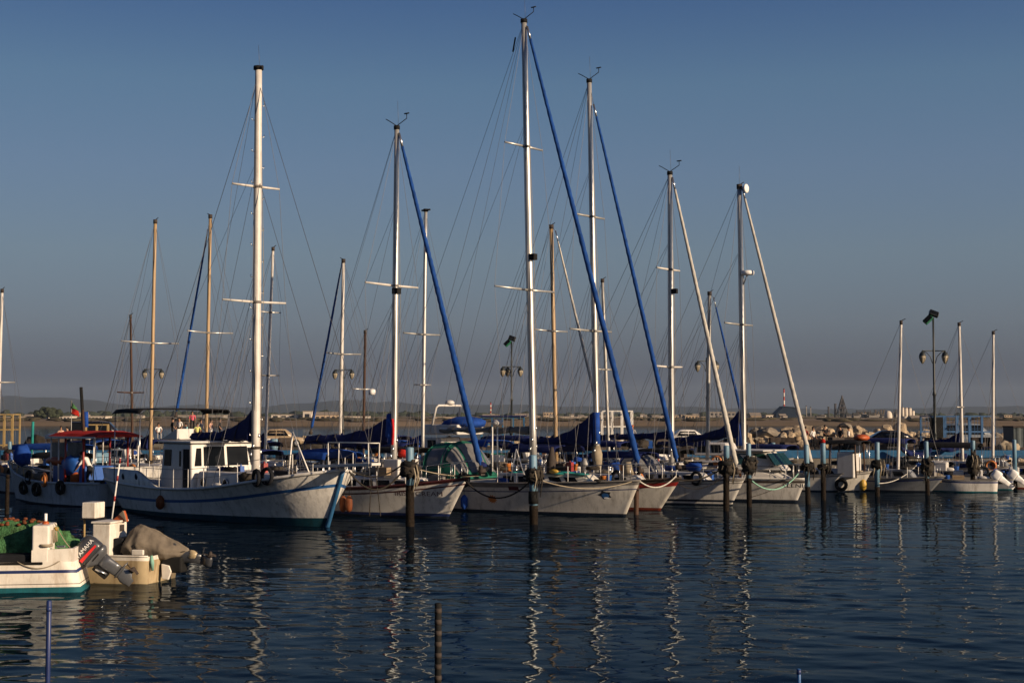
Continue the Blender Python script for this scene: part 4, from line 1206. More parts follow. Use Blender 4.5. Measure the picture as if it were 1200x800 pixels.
mb = MB(); qa = Cb.at(622, 301); mb.box(qa.x - .02, qa.x + .26, -.12, .12, qa.z - .14, qa.z + .12); mb.build('deck_light', M_black, Cb.masto)
Cb.boom((621, 505), (516, 503), .09, M_alu, M_greycover, hump=.04, seed=7, thick=.19)
Cb.furl((621.5, 46), (748.5, 545), .125, M_furlblue, seed=4)
Cb.backstay(twin=True); Cb.rails(.04, .92, 8, .66); Cb.pulpit(ext=.1); Cb.pushpit()
q = Cb.at(606, 80, 0)
mb = MB(); mb.tube([Cb.at(604, 44), Cb.at(601, 61)], .035, 6); mb.build('radar_reflector', M_black, Cb.root)
# wind generator pole and A frame on the aft deck
mb = MB(); q = Cb.at(577, 552, -.6); mb.tube([q, Cb.at(577, 500, -.6)], .035, 6); gm = mb.build('equipment_pole', M_whitetube, Cb.root)
mb = MB(); mb.lathe([(.03, -.02), (.24, 0), (.28, .1), (.2, .22), (.05, .26)], Cb.at(583, 498, -.2), 14); mb.build('radar_dome', M_cabin, Cb.root)
mb = MB(); mb.tube([Cb.at(583, 550, -.2), Cb.at(583, 499, -.2)], .035, 6); mb.build('radar_pole', M_whitetube, Cb.root)
mb = MB(); mb.box(-.25, .25, -.2, .2, 0, .3, M=Matrix.Translation(Cb.at(583, 541, -.2))); mb.build('cockpit_locker', M_cabin, Cb.root, bevel=.03)
for fx in (598.5, 614.5):
    mb = MB(); mb.tube([Cb.at(fx, 562 if fx < 600 else 556, -1.2), Cb.at(605, 526, -1.0)], .028, 6); mb.build('gangway_strut', M_whitetube, Cb.root)
mb = MB(); q = Cb.at(645, 548, -.9); mb.tube([q + Vector((0, 0, -.25)), q + Vector((0, .05, .25)), q + Vector((.05, .05, .85))], [.16, .2, .06], 10); mb.build('winch_cover', M_darktrim, Cb.root)
mb = MB(); q = Cb.at(649, 552, -1.0); mb.blob(q, (.25, .12, .09), 10, 6); mb.build('yellow_buoyancy_bag', M_yellow, Cb.root)

# yacht with red bow trim
Db = Boat('sailing_yacht', (798, 560), 60, -39, L=11.8, B=3.4, zm=1.05, zs=1.1, rake=1.05,
          label='white yacht with red bow trim and red waterline, its mast cover blue', cat='sailing boat')
Db.hull([('abs', -.5, 1), ('abs', .10, 0), ('rel', .34, 2), ('rel', .16, 3), ('rel', .0, 0)], [M_gel2, M_redfoul, M_redtrim, M_darktrim], rail=M_darktrim, railr=.045)
Db.cabin(Db.at(650, 555, -.9).x, Db.at(756, 553, -.4).x, 2.1, 1.1, .95, 1.45, win=4, slope=.6)
Db.mast((700, 553), (690.5, 97), .13, .105, M_alu, [(254, 19, M_greymast), (388, 26, M_greymast)], head='instruments')
mb = MB(); mb.tube([Db.at(699, 520), Db.at(698.6, 483)], [.17, .155], 12); mb.build('mast_cover', M_bluecloth, Db.root)
mb = MB(); mb.tube([Db.at(700, 550), Db.at(699.5, 532), Db.at(699.2, 522)], [.20, .24, .15], 10); mb.build('coiled_halyards', M_rope, Db.root)
Db.boom((696, 519), (612, 517), .08, M_greymast, M_navycloth, hump=.3, rise=.85, seed=9, thick=.3)
Db.furl((699, 137), (793.5, 541), .11, M_furlblue, seed=6)
Db.backstay(twin=True); Db.rails(.04, .9, 7, .62); Db.pulpit(ext=.12); Db.pushpit()
Db.bimini(Db.at(640, 530, 0).x - 1.2, Db.at(668, 530, 0).x, 2.3, 2.5, M_navycloth, arch=.2)
mb = MB(); q = Db.at(685.5, 548, -.5); mb.lathe([(.02, -.3), (.18, -.28), (.2, .2), (.12, .4), (.05, .45)], q, 10); mb.build('gas_bottle', M_greymast, Db.root)
mb = MB(); mb.tube([Db.at(737, 556, -.3), Db.at(736, 541, -.3)], [.26, .18], 9); mb.build('anchor_windlass', M_rope, Db.root)

# yacht with white furled sail and double waterline
Eb = Boat('sailing_yacht', (872, 562), 63.5, -39, L=11.4, B=3.5, zm=1.0, zs=1.05, rake=.65,
          label='white yacht with double dark waterline and white furled sail between the two blue piles', cat='sailing boat')
Eb.hull([('abs', -.5, 1), ('abs', .06, 0), ('abs', .14, 1), ('abs', .24, 0), ('rel', .16, 2), ('rel', .12, 0), ('rel', .0, 0)], [M_gel, M_antifoul, M_greytrim], rail=M_greytrim, railr=.04)
Eb.cabin(Eb.at(752, 555, -.9).x, Eb.at(830, 553, -.4).x, 2.2, 1.2, .9, 1.42, win=4, slope=.6)
Eb.mast((787, 553), (785, 205), .135, .11, M_alu, [(316, 15.5, M_whitemast), (430, 18.5, M_whitemast)], head='instruments')
mb = MB(); mb.tube([Eb.at(786, 513), Eb.at(786, 496)], .15, 10); mb.build('mast_cover', M_bluecloth, Eb.root)
mb = MB(); qa = Eb.at(788, 341); mb.box(qa.x - .02, qa.x + .24, -.1, .1, qa.z - .12, qa.z + .1); mb.build('deck_light', M_black, Eb.masto)
Eb.boom((783, 512), (715, 511), .08, M_greymast, M_navycloth, hump=.12, seed=3, thick=.22)
Eb.furl((791, 222), (863, 547), .12, M_furlwhite, seed=8)
Eb.backstay(twin=True); Eb.rails(.04, .9, 6, .62); Eb.pulpit(ext=.05); Eb.pushpit()
mb = MB(); qa = Eb.at(838, 543, -.6)
Eb.dodger(Eb.at(757, 545, 0).x - .8, Eb.at(757, 545, 0).x + .8, 2.3, 1.15, 2.2, M_navycloth)

# motor sailer with black lettering
Fb = Boat('motor_sailer', (945, 561), 66, -38, L=10.6, B=3.3, zm=1.05, zs=1.15, rake=.5,
          label='white motor sailer with black lettering, green windscreen and a radar on its mast', cat='sailing boat')
Fb.hull([('abs', -.5, 1), ('abs', .10, 0), ('rel', .20, 2), ('rel', .08, 0), ('rel', .0, 0)], [M_gel, M_antifoul, M_darktrim], rail=M_gel, railr=.04)
Fb.letter('ELENI', 929, 569.0, 4.8, M_blackletter, italic=.1, stretch=1.05)
z0_ = .95
Fb.cabin(Fb.at(868, 550, -1.0).x, Fb.at(930, 552, -.4).x, 2.5, 1.1, z0_, 1.62, win=0, slope=1.3, name='trunk_cabin')
xa, xb2 = Fb.at(858, 540, -1.1).x, Fb.at(898, 540, -1.1).x
Fb.cabin(xa, xb2 + .55, 2.4, 2.1, 1.45, Fb.at(893, 529, -1).z, win=2, winm=M_greenglass, slope=.75, name='wheelhouse', winh=(.3, .88))
zt = Fb.at(893, 529, -1).z
mb = MB(); mb.box(xa - .6, xb2 - .1, -1.2, 1.2, zt + .003, zt + .07); mb.build('hard_top', M_cabin, Fb.root, bevel=.03)
for f0, f1 in ((-.9, -.32), (-.28, .28), (.32, .9)):
    mb = MB(); g = lambda y, k_: Vector((lerp(xb2 + .55, xb2 - .2, k_) + .015, y * lerp(1.03, .9, k_), lerp(1.45, zt, k_)))
    mb.prism([g(f0, .3), g(f1, .3), g(f1, .9), g(f0, .9)], (.012, 0, 0.01), (-.03, 0, -.02)); mb.build('windscreen', M_greenglass, Fb.cab)
Fb.mast((872, 553), (866.5, 219), .13, .11, M_alu, [(380.5, 20.5, M_greymast)], head='plain')
mb = MB(); mb.tube([Fb.mast_b, Fb.mast_b + Vector((0, 0, 1.0))], .008, 4); mb.build('whip_aerial', M_wire, Fb.masto)
q = Fb.at(874.5, 221); mb = MB()
Mr = Matrix.Rotation(radians(52), 4, 'Z')
mb.lathe([(.05, -.16), (.14, -.12), (.22, -.02), (.22, .02), (.18, .05), (.02, .07)], q, 18, axis='X', M=None); mb.build('satellite_dish', M_whitedecal, Fb.masto)
q = Fb.at(873.5, 320); mb = MB(); mb.lathe([(.05, -.1), (.3, -.09), (.32, 0), (.30, .1), (.05, .13)], q + Vector((.12, 0, 0)), 16); rd = mb.build('radar_dome', M_whitedecal, Fb.masto)
mb = MB(); mb.tube([q + Vector((-.12, 0, -.55)), q + Vector((.1, 0, -.1))], .03, 6); mb.build('radar_bracket', M_steel, rd)
Fb.boom((868, 509), (786, 517), .08, M_greymast, M_navycloth, hump=.5, rise=.35, seed=13, thick=.3)
mb = MB(); mb.tube([Fb.at(868, 522), Fb.at(867, 508), Fb.at(867, 495)], [.22, .2, .15], 12); mb.build('luff_cover', M_bluecloth, Fb.root)
Fb.furl((873, 233), (951, 545), .115, M_furlwhite, seed=10)
Fb.backstay(); Fb.rails(.35, .92, 4, .6); Fb.pulpit(ext=.1)

# ------------------------------------------------------------------ fishing boat with the red canopy
G = Boat('fishing_boat', (10, 548), 69, 140, stern_px=146, B=3.0, zm=1.0, zs=1.05, rake=.75, srake=.1, zb=1.75,
         label='white wooden fishing boat with a red canopy and black tyres along its side', cat='fishing boat')
G.flare = .5; G.tr = .85
G.hull([('abs', -.5, 1), ('abs', .06, 0), ('rel', .0, 0)], [M_fishhull, M_antifoul], rail=M_fishhull, railr=.06, deckdrop=.25, deck=M_darktrim)
for px, py in ((30, 571), (45, 573), (73, 571)):
    G.tyre_fender(px, py, .33)
mb = MB(); mb.tube([G.at(46, 541, .6), G.at(46, 561, 1.35)], .02, 5)
yN = 1.15
ra, rb_ = G.at(57, 513, yN), G.at(114, 513, yN)
zr = G.at(85, 512, yN).z
cx = (ra.x + rb_.x) / 2; hl = abs(ra.x - rb_.x) / 2
mb = MB(); mb.prism([(cx - hl, -yN - .1, zr), (cx + hl, -yN - .1, zr), (cx + hl, yN + .1, zr), (cx - hl, yN + .1, zr)], (0, 0, 0), (0, 0, .03))
mb2 = MB(); rings = []
for i in range(9):
    x = cx - hl + 2 * hl * i / 8
    e = .82 if i in (0, 8) else 1
    rings.append([Vector((x, (yN + .12) * c_ * 1.0, zr + h_ * (.55 if i in (0, 8) else 1) + .015 * sin(i * 2.1))) for c_, h_ in ((-1, 0), (-.85, .16), (-.4, .25), (0, .27), (.4, .25), (.85, .16), (1, 0))])
mb2.loft(rings, closed=True, cap=True, smooth=False); can = mb2.build('canopy', M_redcloth, G.root)
mb = MB(); mb.box(cx - hl, cx + hl, yN + .1, yN + .16, zr - .05, zr + .03); mb.build('canopy_edge', M_cabin, can)
for px in (60, 69, 77, 98, 110):
    for yy in (yN, -yN):
        q = G.at(px, 520, yN); zz = 1.0
        mb = MB(); mb.tube([(q.x, yy, .8), (q.x, yy, zr)], .05 if px in (77, 98) else .035, 6); mb.build('canopy_post', M_redtrim if px in (77, 98) else M_whitetube, can)
q0, q1 = G.at(100, 540, .8), G.at(62, 540, .8)
mb = MB(); mb.box(min(q0.x, q1.x), max(q0.x, q1.x), -.8, .8, .75, 1.75); wb = mb.build('engine_casing', M_bluedrum, G.root, bevel=.05)
for pa, pb in ((79, 96), (61, 76)):
    a, b = G.at(pa, 518, .82), G.at(pb, 536, .82)
    mb = MB(); mb.box(min(a.x, b.x), max(a.x, b.x), .80, .83, min(a.z, b.z), max(a.z, b.z)); mb.build('windscreen_sheet', mat('scratched_acrylic', (.09, .095, .10), .12, var=.5, spec=.6), wb)
q = G.at(66, 540, 1.0); mb = MB(); mb.blob((q.x, .95, q.z), (.75, .3, .2), 14, 8, amp=.4, fr=3, seed=3); mb.build('orange_net_bundle', M_orange, G.root)
q = G.at(82, 545, 1.0); mb = MB(); mb.blob((q.x, .95, q.z), (.6, .3, .45), 12, 8, amp=.4, fr=3, seed=5); mb.build('blue_tarpaulin', M_bluedrum, G.root)
q = G.at(89, 552, .8); mb = MB(); mb.lathe([(.05, -.4), (.28, -.38), (.28, .38), (.24, .42)], (q.x, .75, 1.35), 12); mb.build('orange_drum', M_orange, G.root)
mb = MB(); q = G.at(22, 547, 0); mb.tube([(q.x, 0, 1.2), (q.x + .1, 0, 2.5)], .03, 6); mb.build('bow_post', M_darkmast, G.root)
mb = MB(); q = G.at(26, 537, 0.2); mb.blob((q.x, .2, 2.1), (.55, .4, .5), 12, 8, amp=.4, fr=2, seed=11); mb.build('folded_blue_sheet', M_bluecloth, G.root)
mb = MB(); mb.tube([G.at(97, 480, .2), G.at(100, 545, .2)], .06, 6)
mb.build('exhaust_mast', M_darkmast, G.root)
mb = MB(); pts = [G.edge(t, 1, .45) for t in (.55, .65, .75, .85, .93)]; mb.tube(pts, .02, 5); rl = mb.build('bow_rail', M_tan, G.root)
for t in (.55, .65, .75, .85, .93):
    mb = MB(); mb.tube([G.edge(t, 1, 0), G.edge(t, 1, .45)], .018, 5); mb.build('bow_rail_post', M_tan, rl)

for b_, n_, sd_, ta_ in ((A, 16, 1, .2), (Bt, 22, 2, .1), (Cb, 26, 3, .1), (Db, 22, 4, .1), (Eb, 22, 5, .1), (Fb, 14, 6, .3), (G, 18, 7, .1)):
    b_.clutter(n_, sd_, ta_)
Cb.ball_fender(Cb.tat(Cb.at(546, 580, -1.8).x, 1), -1, .15, M_bluecloth, .6, .5)
# ------------------------------------------------------------------ boats of the second row
def second(name, mfoot, mtop, D, rz, L, label, mm, rf, rt, spread=(), hull=None, furl=None, furlm=None, cover=None, cabm=None, head='plain', wires=True, zb=1.25, boomdir=True, bim=None, B=None, dodger=None, trim=None, cat='sailing boat'):
    d = Vector((cos(radians(rz)), sin(radians(rz)), 0))
    k = 1.0
    foot = P(mfoot[0], 540, D); bow = foot + d * (.42 * L); bow.z = zb
    px, py = proj(bow)
    b = Boat(name, (px, py), bow.y, rz, L=L, B=B or L * .30, zm=zb * .8, zs=zb * .82, rake=.8, zb=zb, label=label, cat=cat)
    b.hull([('abs', -.5, 1), ('abs', .08, 0), ('rel', .18, 2), ('rel', .10, 0), ('rel', 0, 0)], [hull or M_gel, M_antifoul, trim or M_navy], n=20, rail=M_greytrim, railr=.035)
    x0 = -.22 * L; x1 = .27 * L
    b.cabin(x0, x1, b.B * .62, b.B * .34, zb * .72, zb * .72 + .55, cabm or M_cabin, win=3, slope=.5)
    b.mast(mfoot, mtop, rf, rt, mm, spread, head=head, wires=wires)
    if furl: b.furl(furl[0], furl[1], .085, furlm or M_furlblue, seed=int(mfoot[0]) % 17)
    if cover:
        fz = 2.35
        a = b.mast_a.lerp(b.mast_b, (fz - b.mast_a.z) / (b.mast_b.z - b.mast_a.z))
        fp = proj(b.loc2world((a.x - .1, 0, fz))); ap = proj(b.loc2world((a.x - .38 * L, 0, fz + .02)))
        b.boom(fp, ap, .07, M_greymast, cover, hump=.25, rise=.2, seed=int(mfoot[0]) % 13, thick=.26)
    if bim: b.bimini(-.5 * L + .3, -.5 * L + 2.0, b.B * .75, 2.5, bim, arch=.2)
    if dodger: b.dodger(-.24 * L - .3, -.24 * L + 1.1, b.B * .7, zb * .8, 2.15, dodger)
    b.rails(.05, .9, 5, .58); b.pulpit(ext=.1); b.pushpit()
    if not furl:
        mb = MB(); mb.tube([b.mast_b - Vector((0, 0, .1)), Vector((b.L / 2 - .05, 0, zb))], .009, 4, cap=False); mb.build('forestay', M_wire, b.root)
    b.backstay(); b.clutter(9, int(mfoot[0]) + 7)
    return b
second('sailboat', (176, 545), (182, 260), 76, -40, 9.5, 'sailboat with a tan wooden mast rising through the black awning', M_woodmast, .095, .085, [(402, 26, M_alu)], cover=M_navycloth, bim=M_bluecloth, hull=M_blue_hull)
second('sailboat', (241, 545), (246.5, 254), 78, 142, 9.5, 'sailboat with a tan wooden mast and blue furled sail slanting down to the left', M_woodmast, .095, .085, [(390, 21, M_alu)], furl=((241.5, 281), (207, 482)), cover=M_navycloth)
second('sailboat', (155.5, 545), (153, 371), 84, -42, 7.5, 'small sailboat with a thin dark brown mast near the black awning', M_darkmast, .075, .06, [(460, 12, M_darkmast)], cover=M_navycloth, hull=M_blue_hull)
second('sailboat', (-4, 545), (2.5, 341), 80, -40, 8.5, 'sailboat cut by the edge of the photo, pale mast, royal blue covers', M_whitemast, .09, .075, [(448, 14, M_greymast)], cover=M_bluecloth, bim=M_bluecloth)
second('sailboat', (310, 545), (320, 292), 80, -40, 9.0, 'sailboat with a slim white mast just right of the thick white mast with steps', M_whitemast, .085, .07, [(366, 11, M_alu), (440, 12, M_greymast)], cover=M_navycloth, bim=M_navycloth, head='plain')
second('sailboat', (398, 545), (402.5, 306), 78, 142, 9.0, 'sailboat with a white mast and dark blue furled sail slanting down to the left', M_whitemast, .10, .085, [(415, 17.5, M_greymast)], furl=((398.5, 320), (365, 502)), cover=M_navycloth, bim=M_bluecloth, hull=M_blue_hull)
hb = second('sailboat', (425.5, 545), (428, 389), 88, -41, 7.5, 'small sailboat with a thin black mast carrying a radar bracket', M_darkmast, .085, .075, [(456, 11, M_alu)], cover=M_navycloth, bim=M_navycloth)
mb = MB(); q = hb.at(436, 459, -.3); mb.lathe([(.02, -.2), (.2, -.16), (.24, 0), (.2, .14), (.02, .18)], q, 12); mb.build('radar_dome', M_whitedecal, hb.root)
second('sailboat', (495, 545), (499, 248), 74, -40, 10.0, 'sailboat with a pale mast standing inside the blue furled sail of the lettered sailboat', M_alu, .10, .085, [(392, 20, M_greymast), (451, 9, M_alu)], cover=M_bluecloth, bim=M_navycloth, head='cap')
second('sailboat', (652, 545), (646, 266), 74, -40, 10.0, 'sailboat with a varnished wooden mast between the two tallest masts', M_woodmast, .11, .10, [(388, 20, M_alu)], furl=((654, 283), (699, 472)), furlm=M_furlwhite, cover=M_navycloth, bim=M_bluecloth)
second('sailboat', (714, 545), (706, 329), 82, -40, 8.5, 'sailboat with a short pale mast between the two long blue furled sails', M_greymast, .095, .085, [(433, 11, M_greymast)], cover=M_navycloth, bim=M_navycloth)
second('sailboat', (829, 545), (831.5, 344), 82, -40, 9.0, 'sailboat with a grey mast beside the lamp post and a thin blue furled sail', M_greymast, .11, .10, [], furl=((839, 360), (868, 482)), cover=M_navycloth, dodger=M_navycloth)
second('sailboat', (1052, 566), (1056, 378), 76, -40, 6.2, 'low grey open boat with a slender white mast beside the dark car', M_whitemast, .08, .065, [], hull=M_grey_hull, zb=.85, B=2.0, cabm=M_grey_hull, wires=True)
second('sailboat', (1128, 545), (1124, 380), 86, -40, 6.8, 'sailboat with a white mast in front of the blue cage and navy covers', M_whitemast, .095, .08, [(477, 7, M_greymast)], cover=M_navycloth, zb=1.0)
second('sailboat', (1163.5, 548), (1164, 390), 88, -40, 6.6, 'sailboat with the white mast at the right of the blue cage', M_whitemast, .09, .075, [], zb=1.0, cabm=M_grey_hull, hull=M_gel2, head='plain')

# motor boats and launches further back
def launch(name, bow, D, rz, L, B, label, hull, trim=None, canopy=None, house=None, zb=None, screen=True, cat='motor boat', canz=2.2, outb=0, foul=None, otilt=.9, om=None, hz=1.0):
    b = Boat(name, bow, D, rz, L=L, B=B, rake=.6, srake=.05, zb=zb, label=label, cat=cat)
    b.tr = .92
    b.hull([('abs', -.4, 1), ('abs', .07, 0), ('rel', .14, 2), ('rel', .06, 0), ('rel', 0, 0)], [hull, foul or M_antifoul, trim or M_navy], n=18, rail=M_greytrim, railr=.03, deckdrop=.12)
    if house:
        zd = b.zm - .15
        b.cabin(-.05 * L, .30 * L, B * .62, B * .4, zd, zd + .5 * hz, house, win=2, slope=.5)
        if screen:
            b.cabin(-.16 * L, .10 * L, B * .66, B * .6, zd + .45 * hz, zd + 1.05 * hz, house, win=2, winm=M_glass, slope=.35, name='wheelhouse', winh=(.25, .85))
    else:
        mb = MB(); mb.box(-.1 * L, .02 * L, -.3, .3, b.zm - .2, b.zm + .5); mb.build('console', M_cabin, b.root, bevel=.05)
        for x in (-.3 * L, .2 * L):
            mb = MB(); mb.box(x - .14, x + .14, -B * .42, B * .42, b.zm - .12, b.zm - .04); mb.build('thwart', M_planks, b.root)
    if canopy: b.bimini(-.42 * L, .12 * L, B * .8, canz, canopy, arch=.15)
    if cat != 'boat': b.clutter(7, int(bow[0]) + 3)
    for i in range(outb):
        yy = (i - (outb - 1) / 2) * .5
        b.outboard(-L / 2 - .1, yy, b.zs * .9 + .05, otilt, 1.0, om or M_whitedecal)
    return b
launch('motor_boat', (31, 540), 80, 150, 6.5, 2.4, 'motor boat with a white domed canopy left of the red canopy', M_gel, canopy=M_cabin, house=M_cabin, zb=1.3, canz=2.9)
launch('motor_boat', (-12, 545), 76, 150, 7.5, 2.6, 'motor boat under a royal blue canopy at the edge of the photo', M_fishhull, canopy=M_bluecloth, house=M_dark, zb=1.2, canz=2.4, screen=False)
launch('motor_boat', (66, 545), 86, 148, 6.0, 2.3, 'launch with a sky blue wheelhouse under the red canopy boat stern', M_lightblue, house=M_lightblue, zb=1.2)
launch('motor_boat', (190, 548), 88, -38, 6.5, 2.4, 'white launch moored behind the stern of the big white motor sailer', M_gel, house=M_cabin, zb=1.3)
launch('motor_boat', (150, 548), 92, -38, 6.0, 2.2, 'launch with a navy canopy between the fishing boat and the wheelhouse', M_fishhull, canopy=M_navycloth, zb=1.1)
launch('motor_boat', (355, 545), 82, -35, 6.5, 2.3, 'work boat under a navy canopy behind the foredeck of the motor sailer', M_grey_hull, canopy=M_navycloth, zb=1.1, canz=2.35)
launch('motor_boat', (449, 545), 76, -38, 6.0, 2.3, 'covered runabout under a bright blue tarpaulin behind the bowsprit', M_gel, canopy=M_bluecloth, zb=1.1, canz=1.9, house=M_bluecloth, screen=False)
fl = launch('flybridge_cruiser', (588, 540), 84, -40, 9.5, 3.2, 'white flybridge cruiser with a white radar arch and royal blue covers', M_gel, house=M_cabin, zb=1.6, hz=1.5)
zt = fl.at(530, 507, 0).z
mb = MB(); q = fl.at(533, 507, 0); mb.box(q.x - 1.6, q.x + 1.3, -1.2, 1.2, zt - .1, fl.at(530, 497, 0).z); mb.build('flybridge', M_cabin, fl.root, bevel=.1)
zf = fl.at(530, 497, 0).z; za = fl.at(530, 475, 0).z
ax = fl.at(527, 490, 0).x
mb = MB(); mb.tube([(ax - .5, -1.15, zf - .5), (ax - .1, -1.1, za - .12), (ax, -1.0, za), (ax, 1.0, za), (ax - .1, 1.1, za - .12), (ax - .5, 1.15, zf - .5)], .07, 8); ra_ = mb.build('radar_arch', M_cabin, fl.root)
mb = MB(); mb.lathe([(.04, 0), (.28, .02), (.3, .14), (.2, .24), (.04, .27)], (ax, 0, za + .06), 14); mb.build('radar_dome', M_cabin, ra_)
mb = MB(); mb.blob((ax + 1.2, 0, zf + .05), (1.5, 1.1, .42), 14, 8, amp=.2, fr=2); mb.build('flybridge_cover', M_bluecloth, fl.root)
launch('motor_boat', (618, 545), 80, -38, 6.0, 2.3, 'open launch with a green net cover right of the green sprayhood', M_gel2, canopy=M_greencloth, zb=1.1, canz=1.7)
launch('motor_boat', (672, 545), 86, -38, 7.0, 2.5, 'launch under a navy canopy behind the wooden masted sailboat', M_gel, canopy=M_navycloth, house=M_cabin, zb=1.2, canz=2.6)
launch('motor_boat', (735, 545), 78, -38, 6.5, 2.5, 'motor boat wrapped in a rounded navy cover beside the blue mast cover', M_gel, canopy=M_navycloth, house=M_navycloth, zb=1.2, canz=2.15, screen=True)
launch('motor_boat', (830, 545), 80, -38, 7.5, 2.6, 'white motor cruiser with a long low cabin behind the white furled sail', M_gel, house=M_cabin, zb=1.35, hz=1.15)
launch('motor_boat', (930, 540), 84, -30, 9.0, 2.9, 'white cabin cruiser with a flat roof and blue windows behind the lettered motor sailer', M_gel, house=M_cabin, zb=1.5, hz=1.3)
rb1 = launch('motor_boat', (1021, 552), 75, -30, 6.2, 2.3, 'white motor boat with a tyre on its side and a yellow bow fender', M_gel2, house=M_cabin, zb=None, screen=False, trim=M_greytrim)
rb1.tyre_fender(986.5, 567.5, .36)
mb = MB(); mb.lathe([(.05, -.35), (.17, -.25), (.2, 0), (.15, .2), (.05, .3)], (rb1.L / 2 - .45, 0, .42), 12); mb.build('bow_fender', M_yellow, rb1.root)
ct = rb1.at(1000, 517, 0).z
rb1.bimini(rb1.at(985, 520, 0).x - .9, rb1.at(1015, 520, 0).x, 1.9, ct, M_dark, arch=.04, name='wheelhouse_roof')
mb = MB(); q = rb1.at(1009.5, 514.5, 0); mb.blob((q.x, 0, ct + .2), (.42, .6, .18), 14, 8); mb.build('orange_liferaft', M_orange, rb1.root)
mb = MB(); q = rb1.at(996, 530, 0); mb.box(q.x - .5, q.x + .4, -.7, .7, rb1.zm - .1, ct - .55); mb.build('console', M_cabin, rb1.root, bevel=.05)
for sd in (-1, 1):
    for xx in (-.9, .55):
        mb = MB(); mb.tube([(q.x + xx, sd * .8, rb1.zm - .1), (q.x + xx * .9, sd * .8, ct)], .045, 6); mb.build('roof_post', M_darkmast, rb1.root)
mb = MB(); mb.prism([(q.x + .5, -.75, ct - .6), (q.x + .5, .75, ct - .6), (q.x + .42, .72, ct - .1), (q.x + .42, -.72, ct - .1)], (.01, 0, 0), (-.01, 0, 0)); mb.build('windscreen', M_glass, rb1.root)
launch('skiff', (1071, 560), 76, 165, 4.2, 1.6, 'small white skiff with teal bottom and a white outboard tilted up beside the tall pile', M_gel, zb=.8, outb=1, foul=M_teal)
launch('skiff', (1098, 562), 79, 160, 4.0, 1.7, 'small skiff with two white outboards tilted up between the two blue piles', M_grey_hull, zb=.7, outb=2, foul=M_teal)
launch('skiff', (1137, 556), 80, 165, 4.3, 1.7, 'white skiff with rust streaks and a white outboard behind the dark pile', M_gel2, zb=.85, outb=1, foul=M_redfoul)
launch('skiff', (1186, 556), 82, 165, 4.3, 1.7, 'white skiff at the far right edge with a white outboard', M_gel, zb=.85, outb=1, foul=M_teal)
launch('motor_boat', (1150, 548), 88, -30, 5.6, 2.0, 'low grey motor boat with rails moored in front of the blue cage', M_grey_hull, house=M_grey_hull, zb=1.0, screen=False)

for i, (px, D, rz, cm, hm, hs_, lab) in enumerate((  # added launches; their near-black colours also stand in for the midground's shade
        (318, 72, 138, M_blackcloth, M_blue_hull, None, 'dark blue launch with a black canopy close behind the thick stepped mast'),
        (352, 70, -40, M_navycloth, M_grey_hull, None, 'grey launch with a navy canopy close behind the derrick legs'),
        (410, 73, 140, M_blackcloth, M_grey_hull, None, 'dark launch with a black canopy close behind the bowsprit platform'),
        (523, 72, -42, M_navycloth, M_fishhull, M_dark, 'worn launch with a navy canopy and dark cabin close behind the green sprayhood'),
        (600, 71, -40, M_blackcloth, M_grey_hull, None, 'dark launch with a black canopy just left of the pile with the rubber sleeve'),
        (660, 70, 140, M_navycloth, M_blue_hull, M_dark, 'blue launch with a navy canopy close behind the teal hatch covers'),
        (715, 72, -40, M_blackcloth, M_grey_hull, None, 'dark launch with a black canopy close behind the blue furled sail foot'),
        (778, 76, -42, M_navycloth, M_blue_hull, M_dark, 'blue launch with a navy canopy behind the red trimmed bow'),
        (842, 78, -40, M_blackcloth, M_grey_hull, M_dark, 'dark launch with a black canopy behind the left of the two close piles'),
        (968, 82, -40, M_navycloth, M_blue_hull, M_dark, 'blue launch with a navy canopy behind the red capped pile'),
        (1040, 84, 150, M_blackcloth, M_grey_hull, None, 'dark launch with a black canopy right of the orange liferaft'),
        (1112, 86, -35, M_navycloth, M_grey_hull, M_dark, 'grey launch with a navy canopy under the drooping sail sheet'),
        (20, 74, 148, M_blackcloth, M_blue_hull, M_dark, 'dark blue launch with a black canopy at the bow of the fishing boat'))):
    launch('launch', (px, 550), D, rz, 5.4 + .2 * (i % 4), 2.0, lab, hm, canopy=cm, house=hs_, zb=1.0 + .08 * (i % 3), canz=2.0 + .15 * (i % 4), screen=False, cat='launch')
# ------------------------------------------------------------------ the two skiffs close by
def near_boat(name, ncx, ncy, rz_deg, L, B, zb, zm, label):
    D = 4 * F / (ncy - 487.0)
    rz = radians(rz_deg)
    d = Vector((cos(rz), sin(rz), 0)); n = Vector((-sin(rz), cos(rz), 0))
    c = Pz(ncx, ncy, 0) - n * (B / 2 * .84)
    bow = c + d * L; bow.z = zb
    px, py = proj(bow)
    b = Boat(name, (px, py), bow.y, rz_deg, L=L, B=B, zm=zm, zs=zm, rake=.7, srake=-.16, zb=zb, label=label, cat='boat')
    b.tr = .94; b.draft = .4
    return b
S1 = near_boat('fishing_skiff', 87, 693.5, 188, 6.4, 1.6, 1.0, .70, 'white fishing skiff with navy stripe, teal bottom and a tilted grey outboard at its stern')
S1.hull([('abs', -.4, 1), ('abs', .125, 0), ('abs', .19, 3), ('abs', .205, 0), ('rel', .255, 2), ('rel', .185, 0), ('rel', .0, 0)], [M_skiff, M_teal, M_navy, M_darktrim], n=24, deckdrop=.28, deck=M_dark)
